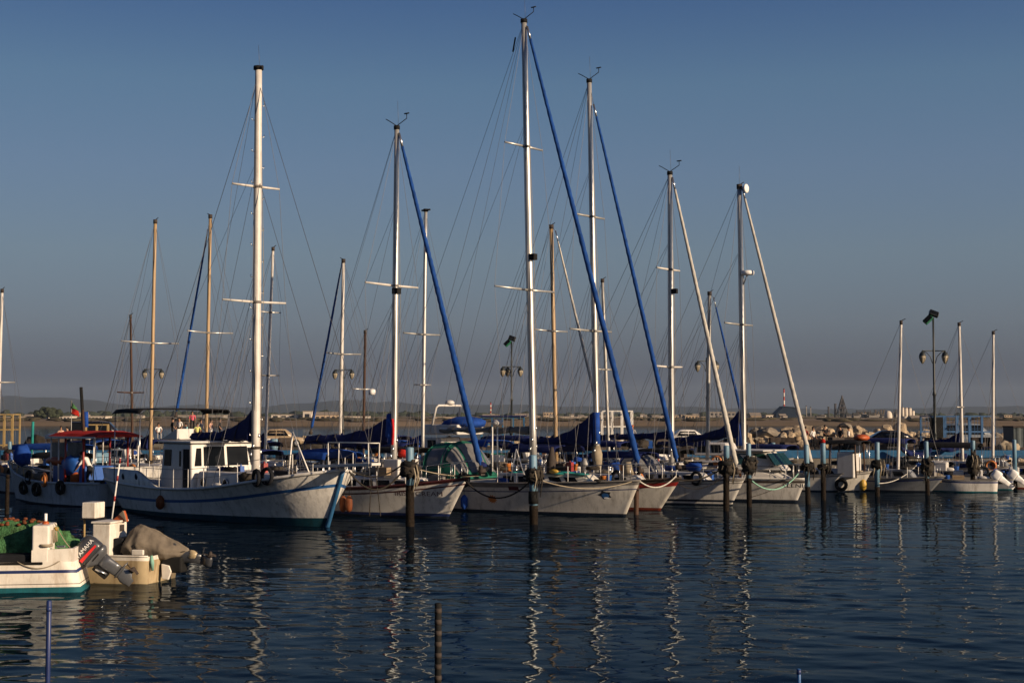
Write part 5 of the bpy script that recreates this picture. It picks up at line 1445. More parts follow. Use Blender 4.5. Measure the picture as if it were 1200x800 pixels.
# raised white stern quarter with the tall box
def strip(b, t0, t1, h0, h1, z_in, m, name, inset=.02, n=10):
    mb = MB(); r = []
    path = [(lerp(t1, t0, i / n), 1) for i in range(n + 1)] + [(lerp(t0, t1, i / n), -1) for i in range(n + 1)]
    rb, rt_, ri, rl = [], [], [], []
    for t, sd in path:
        e = b.edge(t, sd, -.004); h = lerp(h0, h1, (t - t0) / (t1 - t0))
        rb.append(e + Vector((0, -sd * inset, 0))); rt_.append(e + Vector((-.0, -sd * inset, h))); ri.append(e + Vector((.06 if t < .02 else 0, -sd * (inset + .10), h))); rl.append(e + Vector((.06 if t < .02 else 0, -sd * (inset + .10), -z_in)))
    mb.loft([rb, rt_, ri, rl], closed=False, cap=False, smooth=False)
    return mb.build(name, m, b.root)
xb_ = S1.at(37, 640, .76).x; tb = S1.tat(xb_, .7)
strip(S1, 0, tb, .30, .27, .2, M_skiff, 'quarter_coaming')
xc_ = S1.at(57.5, 640, .76).x
q0, q1 = min(xb_, xc_), max(xb_, xc_)
zt = S1.at(47, 615.5, .76).z
mb = MB(); mb.box(q0, q1, -.25, .755, .55, zt); bx = mb.build('stern_box', M_skiff, S1.root, bevel=.045, seg=3)
mb = MB(); mb.box(-S1.L / 2 + .10, q0 + .02, -.66, .68, .60, .74); mb.build('stern_well', M_dark, S1.root)
for k_, yy in enumerate((.05, .30, .5)):
    mb = MB(); mb.tube([(q0 - .03, yy, zt - .12), (q0 - .05, yy, zt - .42)], .018, 6); mb.build('pipe', M_rope, bx)
mb = MB(); mb.lathe([(.03, -.05), (.05, -.02), (.05, .02), (.03, .04)], (q0 - .05, .18, zt - .12), 10, axis='X'); mb.build('brass_valve', M_yellow, bx)
mb = MB(); p_ = S1.at(53.5, 613, .3); mb.tube([(p_.x, .3, zt), (p_.x, .3, zt + .24)], .035, 8); lp = mb.build('stern_light_post', M_whitedecal, bx)
mb = MB(); mb.lathe([(.09, -.01), (.07, .04), (.045, .07)], (p_.x, .3, zt), 10); mb.build('post_base', M_orange, lp)
mb = MB(); mb.box(q1 - .25, S1.L * .36, .70, .80, .64, .70); mb.build('black_gunwale_fender', M_black, S1.root, bevel=.015)
for dx_ in (0.25, .8, 1.5):
    mb = MB(); mb.box(q1 + dx_, q1 + dx_ + .06, -.7, .7, .48, .60); mb.build('thwart', M_darktrim, S1.root)
mb = MB(); mb.box(q1 + .02, S1.L * .30, -.5, .62, .45, .86); mb.build('net_well', M_dark, S1.root, bevel=.05)
mb = MB(); mb.tube(sag(Vector((q0 - .04, .3, zt + .02)), S1.at(82, 641, .2), .05), .012, 5); mb.build('steering_line', M_rope, S1.root)
# box on its post at the far quarter
pb = S1.at(98.5, 644, -.35); zb0, zb1 = S1.at(98, 606.5, -.35).z, S1.at(98, 588, -.35).z
mb = MB(); mb.tube([(pb.x, -.35, .5), (pb.x, -.35, zb0 + .02)], .025, 8); ps = mb.build('box_post', M_tan, S1.root)
Mx = Matrix.Translation((pb.x - .19, -.35, 0)) @ Matrix.Rotation(radians(-20), 4, 'Z')
mb = MB(); mb.box(-.17, .17, -.26, .22, zb0, zb1, M=Mx); eb = mb.build('equipment_box', M_skiff, ps, bevel=.02)
mb = MB(); mb.box(-.20, .20, -.29, .25, zb0 - .03, zb0 - .003, M=Mx); mb.build('box_shelf', M_black, eb)
# big tilted outboard
top = S1.at(96, 634, 0)
tl = radians(50)
Mm = Matrix.Translation((top.x, 0.02, top.z)) @ Matrix.Rotation(tl, 4, 'Y') @ Matrix.Scale(1.06, 4) @ Matrix.Translation((.05, 0, -.50))
def rr(w, l, zq, cx=0.0, e=.55, n=18):
    return [Mm @ Vector((cx + l * (abs(cos(a)) ** e) * (1 if cos(a) > 0 else -1), w * (abs(sin(a)) ** e) * (1 if sin(a) > 0 else -1), zq)) for a in [2 * pi * j / n for j in range(n)]]
mb = MB(); mb.loft([rr(.17, .285, .10), rr(.185, .30, .16), rr(.185, .30, .33), rr(.17, .275, .44), rr(.14, .23, .50), rr(.08, .15, .525)])
eo = mb.build('outboard_motor', M_cowl, S1.root)
mb = MB(); mb.loft([rr(.09, .16, -.09, -.02), rr(.15, .25, -.02, -.01), rr(.19, .30, .03), rr(.195, .305, .085), rr(.175, .285, .097)]); mb.build('engine_pan', M_engine, eo)
mb = MB(); mb.loft([rr(.045, .13, -.53, -.05, .8), rr(.06, .14, -.40, -.04, .8), rr(.085, .155, -.22, -.02, .8), rr(.10, .17, -.085, -.02, .8)]); mb.build('midsection', M_engine, eo)
mb = MB(); mb.loft([rr(.09, .21, -.575, -.11, .8), rr(.10, .23, -.555, -.11, .8), rr(.06, .15, -.532, -.06, .8)]); mb.build('cavitation_plate', M_engine, eo)
mb = MB(); mb.loft([rr(.01, .08, -.92, -.02, .9), rr(.012, .10, -.84, -.03, .9), rr(.05, .16, -.78, -.06, .9), rr(.055, .17, -.70, -.06, .9), rr(.035, .13, -.60, -.06, .8), rr(.04, .14, -.577, -.06, .8)]); mb.build('gearcase', M_engine, eo)
mb = MB(); mb.lathe([(.02, -.34), (.05, -.30), (.055, -.22)], (0, 0, 0), 10, axis='X', M=Mm @ Matrix.Translation((0, 0, -.745))); mb.build('propeller_hub', M_darktrim, eo)
for kq in range(3):
    R3 = Mm @ Matrix.Translation((-.27, 0, -.745)) @ Matrix.Rotation(2 * pi * kq / 3 + .4, 4, 'X')
    mb = MB(); mb.prism([R3 @ Vector(q) for q in ((0, -.03, .04), (.025, -.09, .12), (.0, 0, .19), (-.025, .09, .12), (0, .03, .04))], R3.to_3x3() @ Vector((.008, 0, 0)), R3.to_3x3() @ Vector((-.008, 0, 0))); mb.build('propeller_blade', M_darktrim, eo)
mb = MB(); mb.box(.12, .26, -.12, .12, -.42, -.06, M=Mm); mb.build('clamp_bracket', M_black, eo, bevel=.02)
mb = MB(); mb.tube([Mm @ Vector((.2, .13, -.12)), Mm @ Vector((.14, .13, -.38))], .03, 8); mb.build('trim_ram', M_steel, eo)
# lettering and red flash on the side facing the water
me = text_mesh('YAMAHA', .135)
Rt = Matrix(((-1, 0, 0), (0, 0, 1), (0, 1, 0))).to_4x4()
for v in me.vertices:
    v.co = Mm @ Vector((-v.co.x * .92 + .0, .1905, v.co.y * .9 + .35 - .015))
me.materials.clear(); me.materials.append(M_whitedecal)
lo_ = bpy.data.objects.new('lettering', me); col.objects.link(lo_); lo_.parent = eo
mb = MB(); mb.prism([Mm @ Vector(q) for q in ((.27, .187, .18), (-.20, .187, .18), (-.20, .187, .225), (.27, .187, .255))], Mm.to_3x3() @ Vector((0, .004, 0)), Mm.to_3x3() @ Vector((0, -.012, 0))); mb.build('red_flash', M_reddecal, eo)

for (pa, pb_, dr) in ((Mm @ Vector((.20, .05, .12)), S1.at(99, 646, .1), .08), (Mm @ Vector((.22, -.05, .15)), S1.at(95, 645, -.1), .12)):
    mb = MB(); mb.tube(sag(pa, pb_, dr, 10), .018, 6); mb.build('control_cable', M_black, eo)
mb = MB(); mb.box(-.10, .10, .183, .196, .02, .05, M=Mm); mb.build('latch', M_black, eo)
for f_ in (.05, .35, .62):
    q = S1.edge(f_, 1, .0)
    mb = MB(); mb.box(q.x - .10, q.x + .10, q.y - .13, q.y - .06, q.z + (.31 if f_ < .2 else .0), q.z + (.36 if f_ < .2 else .06)); mb.build('cleat', M_steel, S1.root, bevel=.012)
mb = MB(); q0_ = S1.edge(.03, 1, .31) + Vector((0, -.08, .03)); mb.torus(q0_ + Vector((.45, .0, .03)), .13, .03, 16, 6, M=Matrix.Rotation(pi / 2, 4, 'X')); mb.build('rope_coil', M_rope, S1.root)
mb = MB(); mb.tube(sag(S1.edge(.05, 1, .02) + Vector((0, .02, 0)), S1.edge(.20, 1, .02) + Vector((0, .02, 0)), .16, 10), .012, 5); mb.build('hanging_line', M_rope, S1.root)

# net heap lying in the skiff
nq = S1.at(30, 625, -.3); nw = S1.loc2world((nq.x, -.3, .8))
net = empty('fishing_net', nw, S1.rz, 'heap of green fishing net with orange floats piled in the white skiff', 'fishing net')
mb = MB()
Rn = 1.35
mb.blob((0.25, 0, .0), (Rn, .50, .80), 40, 20, amp=.28, fr=2.4, seed=3, zmin=-.1)
mb.blob((-.62, -.12, .0), (.62, .42, .52), 30, 16, amp=.35, fr=3, seed=8, zmin=-.1)
mb.build('net_heap', M_net, net)
for i in range(34):
    x = random.uniform(-.45, 1.2); y = random.uniform(.02, .3)
    z = .80 * sqrt(max(.05, 1 - ((x - .25) / 1.35) ** 2 - (y / .55) ** 2)) + .02
    mb = MB(); mb.blob((x, y, z), (.055, .04, .035), 8, 6); mb.build('float', M_float, net)

# second skiff with the covered motor
S2 = near_boat('motor_skiff', 175, 684.5, 168, 5.6, 1.8, .95, .66, 'yellowed white skiff with a tall white console and its motor under a grey brown tarpaulin')
S2.flare = .6
S2.srake = .05
S2.hull([('abs', -.4, 0), ('abs', .03, 0), ('rel', .10, 2), ('rel', .03, 2), ('rel', 0, 2)], [M_yellowed, M_teal, M_skiff], n=22, deckdrop=.1, rail=M_skiff, railr=.022)
ca, cb_ = S2.at(108, 630, .45).x, S2.at(129, 630, .45).x
zt = S2.at(129, 613.5, .45).z
mb = MB(); x0, x1 = min(ca, cb_), max(ca, cb_)
mb.box(x0, x1, -.42, .45, .55, zt); cn = mb.build('console', M_skiff, S2.root, bevel=.035, seg=3)
mb = MB(); mb.box(x0 - .03, x1 + .03, -.45, .48, zt + .003, zt + .05); mb.build('console_top', M_skiff, cn, bevel=.015)
mb = MB(); mb.box(x0 - .012, x0 - .003, -.25, -.02, zt - .22, zt - .06); mb.build('instrument', M_darktrim, cn)
mb = MB(); mb.box(x0 - .25, x0 - .004, -.40, .30, .55, zt - .36); mb.build('dark_seat', M_dark, S2.root, bevel=.03)
mb = MB(); q = S2.at(160, 655, .6); mb.box(q.x - .18, q.x + .12, .55, .63, .67, .80); mb.build('cleat_block', M_skiff, S2.root, bevel=.02)
# tarpaulin over the motor
xs_ = S2.at(148, 640, 0).x; xe_ = S2.at(221, 640, 0).x
prof = [(0, .80, .60, .30), (.06, 1.18, .56, .42), (.16, 1.36, .55, .47), (.3, 1.38, .54, .48), (.5, 1.22, .50, .44), (.7, 1.07, .50, .36), (.86, .94, .56, .22), (1, .80, .70, .05)]
rings = []
for i in range(61):
    f = i / 60
    for a, b in zip(prof, prof[1:]):
        if a[0] <= f <= b[0] + 1e-6:
            u = (f - a[0]) / (b[0] - a[0]); break
    zt_, zb_, w_ = [lerp(a[k_], b[k_], u) for k_ in (1, 2, 3)]
    ring = []
    for j in range(40):
        an = 2 * pi * j / 40
        e = .75
        yy = w_ * (abs(cos(an)) ** e) * (1 if cos(an) > 0 else -1)
        zz_ = lerp(zb_, zt_, (sin(an) + 1) / 2)
        if sin(an) > 0: yy *= 1 - .78 * sin(an) ** 1.15
        nz_ = mnoise.noise(Vector((f * 5, an * 1.1, 3))) * .06 + mnoise.noise(Vector((f * 15, an * 2.6, 7))) * .018 - .05 * abs(sin(f * 10 + an * 2 + 2 * mnoise.noise(Vector((f * 4, an, 1)))))
        k_ = 1 + nz_ / .45
        ring.append(Vector((lerp(xs_, xe_, f), yy * k_, zb_ + (zz_ - zb_) * (1 + nz_ * .8))))
    rings.append(ring)
mb = MB(); mb.loft(rings); tp = mb.build('tarpaulin', M_tarp, S2.root)
mb = MB(); mb.tube(sag(Vector((xs_ - .15, .42, .62)), Vector((xe_ + .05, .1, .74)), .08), .014, 5); mb.build('tarpaulin_cord', M_darkrope, tp)
S2.outboard(-S2.L / 2 - .38, 0, .50, radians(80), 1.05, M_cowl)
pq = S2.at(226, 650, 0)
mb = MB(); mb.blob((pq.x, 0.02, pq.z), (.13, .07, .12), 12, 8, amp=.35, fr=2, seed=2); mb.build('skeg', M_yellowed, S2.root)
pq = S2.at(194, 668, .2)
mb = MB(); mb.prism([(pq.x - .08, .2, pq.z - .22), (pq.x + .08, .2, pq.z - .2), (pq.x + .10, .2, pq.z + .16), (pq.x - .1, .2, pq.z + .12), (pq.x - .16, .2, pq.z - .02)], (0, -.04, 0), (0, .04, 0)); mb.build('auxiliary_leg', M_skiff, S2.root, bevel=.015)
mb = MB(); mb.box(-S2.L / 2 - .55, -S2.L / 2 - .02, -.2, .2, .22, .60); mb.build('engine_bracket', M_black, S2.root, bevel=.04)
mb = MB(); pts = [S2.edge(.0, 1, .0) + Vector((-.03, -.12, .02)), S2.edge(0, 1, -.15) + Vector((-.06, -.10, 0)), S2.edge(0, 1, -.33) + Vector((-.05, -.14, 0))]; mb.tube(pts, [.03, .05, .03], 7); mb.build('rope_coil', M_greenrope, S2.root)
# flag staff and orange flag behind the console
fa, fb_ = S2.at(131.5, 604, -.5), S2.at(141, 536, -.5)
mb = MB(); mb.tube([fa - (fb_ - fa) * .25, fb_], .022, 6); fs_ = mb.build('boat_hook_staff', M_whitetube, S2.root)
for k_ in (.25, .6, .9):
    mb = MB(); mb.tube([fa.lerp(fb_, k_), fa.lerp(fb_, k_ + .09)], .026, 6); mb.build('red_band', M_redtrim, fs_)
g0, g1, g2 = S2.at(131, 610, -.2), S2.at(146, 597.5, -.2), S2.at(150, 611, -.2)
mb = MB(); mb.prism([g0, g1, g1.lerp(g2, .5) + Vector((0, 0, .02)), g2], (0, -.05, 0), (0, .05, 0)); fl_ = mb.build('orange_flag', M_orange, S2.root, bevel=.02)
mb = MB(); mb.prism([g1.lerp(g0, .35), g1, g1.lerp(g2, .5) + Vector((0, 0, .02)), g2], (0, .055, 0), (0, .09, 0)); mb.build('grey_half', M_tarp, fl_, bevel=.01)

# ------------------------------------------------------------------ poles standing in the near water
def pole(px, ytop, D, wpx, m, label, name='mooring_pole', cap=None, lean=0.0):
    t = P(px, ytop, D); r = wpx / 2 / F * D
    o = empty(name, (t.x, D, 0), 0, label, 'pole')
    mb = MB(); mb.lathe([(r, -1.5), (r * .98, t.z * .5), (r, t.z - .01), (r * .7, t.z)], n=12); mb.build('shaft', m, o)
    if cap:
        for k_ in range(cap):
            z = t.z * (1 - .11 * (k_ + .6))
            mb = MB(); mb.lathe([(r * 1.03, z - .05), (r * 1.07, z - .02), (r * 1.03, z + .02)], n=12); mb.build('wrapped_band', M_darktrim if cap > 2 else M_navy, o)
    return o
pole(57.5, 703, 19.5, 6, M_navy, 'thin navy blue pole standing in the water before the white fishing skiff', cap=1)
pole(513.5, 706, 20, 8, M_black, 'dark banded pole standing alone in the open water before the moored yachts', cap=9)
pole(936, 783, 20.4, 5, M_bluestripe, 'tip of a blue pole barely showing at the lower edge of the photo', cap=1)

# ------------------------------------------------------------------ mooring piles
def pile(px, ytop, ybot, w, label, clump=None, blue_to=None, seed=1, band=None, topcol=None, red=False, lowcol=None, tyres=2, D=None):
    D = D or 4 * F / (ybot - 487.0)
    base = P(px, ybot, D); zt = P(px, ytop, D).z
    r = w / 2 / F * D
    o = empty('mooring_pile', (base.x, D, 0), 0, label, 'pile', 'mooring piles along the yachts')
    lr = random.Random(int(px * 10)); o.rotation_euler = (lr.uniform(-.018, .018), lr.uniform(-.022, .022), 0)
    zc = P(px, blue_to, D).z if blue_to else 0.6
    mb = MB(); mb.lathe([(r, zc), (r, zt - .03), (r * .9, zt), (r * .4, zt + .01)], n=12); mb.build('painted_top', topcol or M_lightblue, o)
    mb = MB()
    prof = [(r * (1.02 + .22 * abs(mnoise.noise(Vector((z * 3, seed, 0))))), z) for z in [-1.2 + (zc + 1.2) * i / 14 for i in range(15)]]
    mb.lathe(prof, n=12); mb.build('shaft', lowcol or M_growth, o)
    if clump:
        z0, z1 = P(px, clump[1], D).z, P(px, clump[0], D).z
        rnd = random.Random(seed)
        n = max(2, int((z1 - z0) / .22)) if tyres else 0
        for i in range(n):
            z = z0 + (z1 - z0) * (i + .5) / n
            mb = MB(); mb.torus((rnd.uniform(-.05, .05), rnd.uniform(-.05, .05), z), r + .07 + rnd.uniform(-.02, .05), .10, 18, 8, M=Matrix.Rotation(pi / 2 + rnd.uniform(-.25, .25), 4, 'X') @ Matrix.Rotation(rnd.uniform(-.15, .15), 4, 'Z'))
            mb.build('tyre', M_black, o)
        if tyres:
            mb = MB(); mb.blob((.02, -.05, (z0 + z1) / 2), (r + .17, r + .15, (z1 - z0) * .56), 22, 16, amp=.75, fr=3.6, seed=seed); mb.build('rope_tangle', M_darkrope, o)
        for i in range(4):
            a = rnd.uniform(-2.6, -.4); q = Vector(((r + .2) * cos(a), (r + .2) * sin(a), lerp(z0, z1, rnd.random())))
            mb = MB(); mb.tube([q + Vector((0, 0, .2)), q + Vector((.06, 0, -.1)), q + Vector((-.03, 0, -.35 - .4 * rnd.random()))], [.024, .032, .018], 7); mb.build('hanging_rope', rnd.choice([M_rope, M_darkrope, M_darkrope, M_darkrope]), o)
    if band:
        mb = MB(); za, zb_ = P(px, band[1], D).z, P(px, band[0], D).z; mb.lathe([(r * 1.22, za), (r * 1.26, (za + zb_) / 2), (r * 1.22, zb_)], n=12); mb.build('rubber_sleeve', M_black, o)
    if red:
        mb = MB(); mb.lathe([(r * .9, zt + .012), (r * .95, zt + .12), (r * .5, zt + .2)], n=12); mb.build('red_cap', M_redcloth, o)
    return o
pile(480.5, 524, 616, 9.5, 'pale blue pile before the maroon lettering, thick black tyres round its neck', (541, 559), 568, 1)
pile(625.5, 533, 613, 9.5, 'blue pile standing before the tallest mast, black tyres and a rubber sleeve on it', (549, 565), 592, 2, band=(575, 590))
pile(851, 522, 598, 6.8, 'blue topped pile between the two yachts with white furled sails', (539, 556), 540, 3)
pile(878, 519.5, 593, 5.8, 'blue topped pile at the sterns of the black lettered motor sailer, before its cabin', (536, 554), 560, 4)
pile(947, 521, 590, 6, 'blue pile at the bow of the black lettered motor sailer with a black collar', (543, 549), 570, 5)
pile(965, 519, 585, 5.8, 'blue pile with a red cap just right of the slanting white furled sail', (545, 549), 545, 6, red=True, tyres=1)
pile(1028, 518, 581, 5.8, 'blue pile with most of its paint, beside the motor boat with the yellow bow fender', (540, 548), 570, 7)
pile(1087, 517, 579, 5.2, 'blue pile hung with black tyres in front of the black screen of the cage', (538, 556), 560, 8)
pile(1140, 516, 576, 5.2, 'blue topped pile hidden under a long black stack of tyres before the blue cage', (533, 556), 534, 9)
pile(1190, 515, 573, 4.8, 'blue pile at the far right, bare of tyres', None, 552, 10)
pile(745.5, 562, 602, 5.5, 'dark bare wooden pile at the bow of the yacht with the tallest mast', None, 566, 11, topcol=M_darkmast, lowcol=M_darkmast)
pile(8, 556, 601, 4.5, 'thin rusty brown pile at the bow of the red canopy fishing boat', None, 560, 12, topcol=M_growth)
pile(11.5, 517, 572, 5, 'light blue pile behind the bow of the red canopy fishing boat', (527, 534), 560, 13, D=82)
pile(36.5, 494, 560, 3.2, 'slim teal green pile behind the white domed canopy', None, 540, 14, topcol=M_tealcloth, D=98)

# ------------------------------------------------------------------ ropes
def rope(a, b, drop, r, m, label, name='mooring_rope'):
    mb = MB(); mb.tube(sag(a, b, drop), r, 6); o = mb.build(name, m); tag(o, label, 'rope'); return o
D1 = 4 * F / (616 - 487.0); D2 = 4 * F / (613 - 487.0); D3 = 4 * F / (598 - 487.0); D4 = 4 * F / (593 - 487.0); D5 = 4 * F / (590 - 487.0)
rope(P(474, 548, D1), A.loc2world(A.edge(.985, 1, .05)), .75, .035, M_darkrope, 'thick black rope sagging from the pile with maroon lettering behind to the motor sailer bow')
rope(P(474, 542, D1), A.loc2world(A.edge(.97, 1, .05)), .35, .03, M_darkrope, 'upper, tighter black rope from the tyre necked pile to the motor sailer bow')
rope(P(488, 549, D1), Cb.loc2world(Cb.at(563, 557, -1.2)), .12, .022, M_rope, 'pale taut rope from the tyre necked pile to the side of the green sprayhood yacht')
rope(P(619, 566, D2), Bt.loc2world(Bt.edge(.99, -1, -.05)), .62, .032, M_darkrope, 'black chain like rope sagging across the orange sun of the yacht')
rope(P(632, 562, D2), Cb.loc2world(Cb.edge(.98, -1, -.02)), .3, .02, M_rope, 'thin pale rope along the side of the yacht with the tallest mast')
rope(Cb.loc2world(Cb.edge(.995, 1, .0)), Db.loc2world(Db.edge(.985, -1, .1)), .36, .03, M_furlwhite, 'white rope hanging in a loop over the red bow trim')
rope(Db.loc2world(Db.edge(.99, 1, -.05)), P(848, 547, D3), .22, .035, M_darkrope, 'dark thick rope from the red trimmed yacht up to the blue topped pile')
rope(Db.loc2world(Db.edge(.985, 1, -.25)), P(848, 557, D3), .35, .02, M_darkrope, 'thin dark rope drooping below the thick one at the double waterline yacht')
rope(P(881, 563, D4), Fb.loc2world(Fb.edge(.97, -1, .25)), .55, .03, M_greenrope, 'pale green rope sagging across the side of the black lettered motor sailer')
rope(P(881, 582, D4 - .2), Fb.loc2world(Fb.edge(.96, -1, .1)), .1, .016, M_darkrope, 'thin dark line rising across the white hull to the black lettered bow')
rope(P(1030, 566, 68), P(1074, 545, 78), .25, .022, M_furlwhite, 'white line from the blue pile to the grey open boat')
rope(P(969, 545, 66.5), rb1.loc2world(rb1.edge(.3, -1, .1)), .2, .022, M_rope, 'short tan rope from the red capped pile to the motor boat with the tyre')
for k_, (xa_, xb2_) in enumerate(((435, 433), (441, 446))):
    o = rope(P(xa_, 560, 54.0), P(xb2_, 604.5, 54.0), 0, .018, M_darkrope, ['dark line hanging straight to the water at the lettered sailboat, left of two', 'dark line hanging slantwise to the water at the lettered sailboat, right of two'][k_], 'hanging_line')

# ------------------------------------------------------------------ lamp posts
def lamp_post(px, yarm, ytop, D, label, floods=True, rot=0.0, three=False):
    base = P(px, 500, D); za = P(px, yarm, D).z; ztp = P(px, ytop, D).z
    o = empty('lamp_post', (base.x, D, QZ), rot, label, 'lamp post', 'lamp posts on the quay')
    h = ztp - QZ; ha = za - QZ
    mb = MB(); mb.lathe([(.22, 0), (.22, .5), (.15, .7), (.12, 1.2), (.15, 1.25), (.10, 1.35), (.095, ha * .55), (.15, ha * .56), (.11, ha * .585), (.085, ha * .6), (.085, ha + .1), (.07, ha + .2), (.07, h)], n=10); mb.build('post', M_lamp, o)
    sides = [(-1, 0), (1, 0)] + ([(-.45, .6)] if three else [])
    for sx, sy in sides:
        ex = Vector((sx * .82, sy * .82, ha))
        mb = MB(); mb.tube([(0, 0, ha), ex + Vector((0, 0, 0)), ex + Vector((0, 0, .05))], .04, 6)
        am = mb.build('arm', M_lamp, o)
        mb = MB(); mb.tube([Vector((sx * .1, sy * .1, ha - .9)), Vector((sx * .25, sy * .25, ha - .42)), Vector((sx * .5, sy * .5, ha - .14)), ex - Vector((0, 0, .0))], .03, 6); mb.build('arm_scroll', M_lamp, am)
        mb = MB(); mb.lathe([(.04, .02), (.06, -.05), (.19, -.16), (.25, -.34), (.255, -.37)], ex, 12); ln = mb.build('lantern', M_lamp, o)
        mb = MB(); mb.lathe([(.245, -.375), (.24, -.48), (.17, -.72), (.06, -.90), (.03, -.95)], ex, 12); mb.build('lantern_glass', M_lampglass, ln)
        for kk in range(6):
            an = 2 * pi * kk / 6
            mb = MB(); mb.tube([ex + Vector((.25 * cos(an), .25 * sin(an), -.37)), ex + Vector((.245 * cos(an), .245 * sin(an), -.48)), ex + Vector((.175 * cos(an), .175 * sin(an), -.72)), ex + Vector((.05 * cos(an), .05 * sin(an), -.92))], .014, 4); mb.build('lantern_bar', M_lamp, ln)
    if floods:
        for k_, (dx, dz, rt) in enumerate(((-.38, -.15, -.75), (.05, .28, .35))):
            Mf = Matrix.Translation((dx, 0, h + dz)) @ Matrix.Rotation(rt, 4, 'Y') @ Matrix.Rotation(-.5, 4, 'X')
            mb = MB(); mb.box(-.34, .34, -.14, .14, -.20, .20, M=Mf); fl2 = mb.build('floodlight', M_greenflood if k_ == 0 else M_lamp, o, bevel=.03)
            mb = MB(); mb.box(-.30, .30, -.155, -.143, -.17, .17, M=Mf); mb.build('floodlight_glass', M_glass, fl2)
        mb = MB(); mb.tube([(-.45, 0, h - .05), (.12, 0, h + .22)], .035, 6); mb.build('floodlight_bracket', M_lamp, o)
lamp_post(1095.5, 411, 372, 103, 'black lamp post with two lanterns and green floodlights rising over the blue cage')
lamp_post(599.5, 429.5, 400, 132, 'black lamp post with green floodlights just left of the tallest mast', three=True)
lamp_post(829, 423, 419, 124, 'black lamp post with two lanterns close beside a grey mast', floods=False)
lamp_post(178.5, 432.5, 429, 138, 'black lamp post with a lantern half hidden by the tan wooden mast', floods=False)
lamp_post(402, 433, 429, 138, 'black lamp post with two lanterns right behind a slim white mast', floods=False)

# ------------------------------------------------------------------ boulders of the breakwater
rv = []
for k_ in range(7):
    mb = MB(); rnd = random.Random(k_)
    vs_ = []
    bm = bmesh.new()
    for i in range(26):
        d_ = Vector((rnd.gauss(0, 1), rnd.gauss(0, 1), rnd.gauss(0, 1))).normalized() * rnd.uniform(.8, 1.0)
        bm.verts.new((d_.x * 1.0, d_.y * .85, d_.z * .75))
    res = bmesh.ops.convex_hull(bm, input=bm.verts)
    bmesh.ops.delete(bm, geom=[v for v in bm.verts if not v.link_faces], context='VERTS')
    bmesh.ops.bevel(bm, geom=list(bm.edges), offset=.06, segments=1, affect='EDGES', clamp_overlap=True)
    bmesh.ops.recalc_face_normals(bm, faces=bm.faces)
    me = bpy.data.meshes.new('boulder'); bm.to_mesh(me); bm.free()
    me.materials.append(M_rock if k_ < 5 else M_rock2)
    rv.append(me)
rnd = random.Random(5)
def boulder(X, Y, z, s):
    o = bpy.data.objects.new('boulder', rnd.choice(rv)); col.objects.link(o)
    o.location = (X, Y, z); o.scale = (s * rnd.uniform(.8, 1.25), s * rnd.uniform(.8, 1.2), s * rnd.uniform(.75, 1.1))
    o.rotation_euler = (rnd.uniform(-.5, .5), rnd.uniform(-.5, .5), rnd.uniform(0, 6.28))
    tag(o, 'pale limestone boulder heaped with others along the breakwater beyond the quay', 'boulder', 'boulders of the breakwater')
for i in range(125):
    px = rnd.uniform(868, 1090); Y = rnd.uniform(112, 128)
    if 996 < px < 1085: Y = rnd.uniform(118, 130)
    ht = .55 + .75 * max(0, 1 - abs(Y - 123) / 9)
    boulder((px - 600) / F * Y, Y, QZ + rnd.uniform(.05, ht + .2), rnd.uniform(.4, .95))
for i in range(95):
    px = rnd.uniform(-30, 880); Y = rnd.uniform(121, 130)
    boulder((px - 600) / F * Y, Y, QZ + rnd.uniform(.0, .45), rnd.uniform(.35, .75))
for i in range(30):
    px = rnd.uniform(1085, 1230); Y = rnd.uniform(121, 130)
    boulder((px - 600) / F * Y, Y, QZ + rnd.uniform(.0, .7), rnd.uniform(.4, .85))
for i in range(14):          # low heap in front of the quay, right edge
    px = rnd.uniform(1168, 1225); Y = rnd.uniform(97, 99.5)
    boulder((px - 600) / F * Y, Y, rnd.uniform(.1, .9), rnd.uniform(.4, .75))

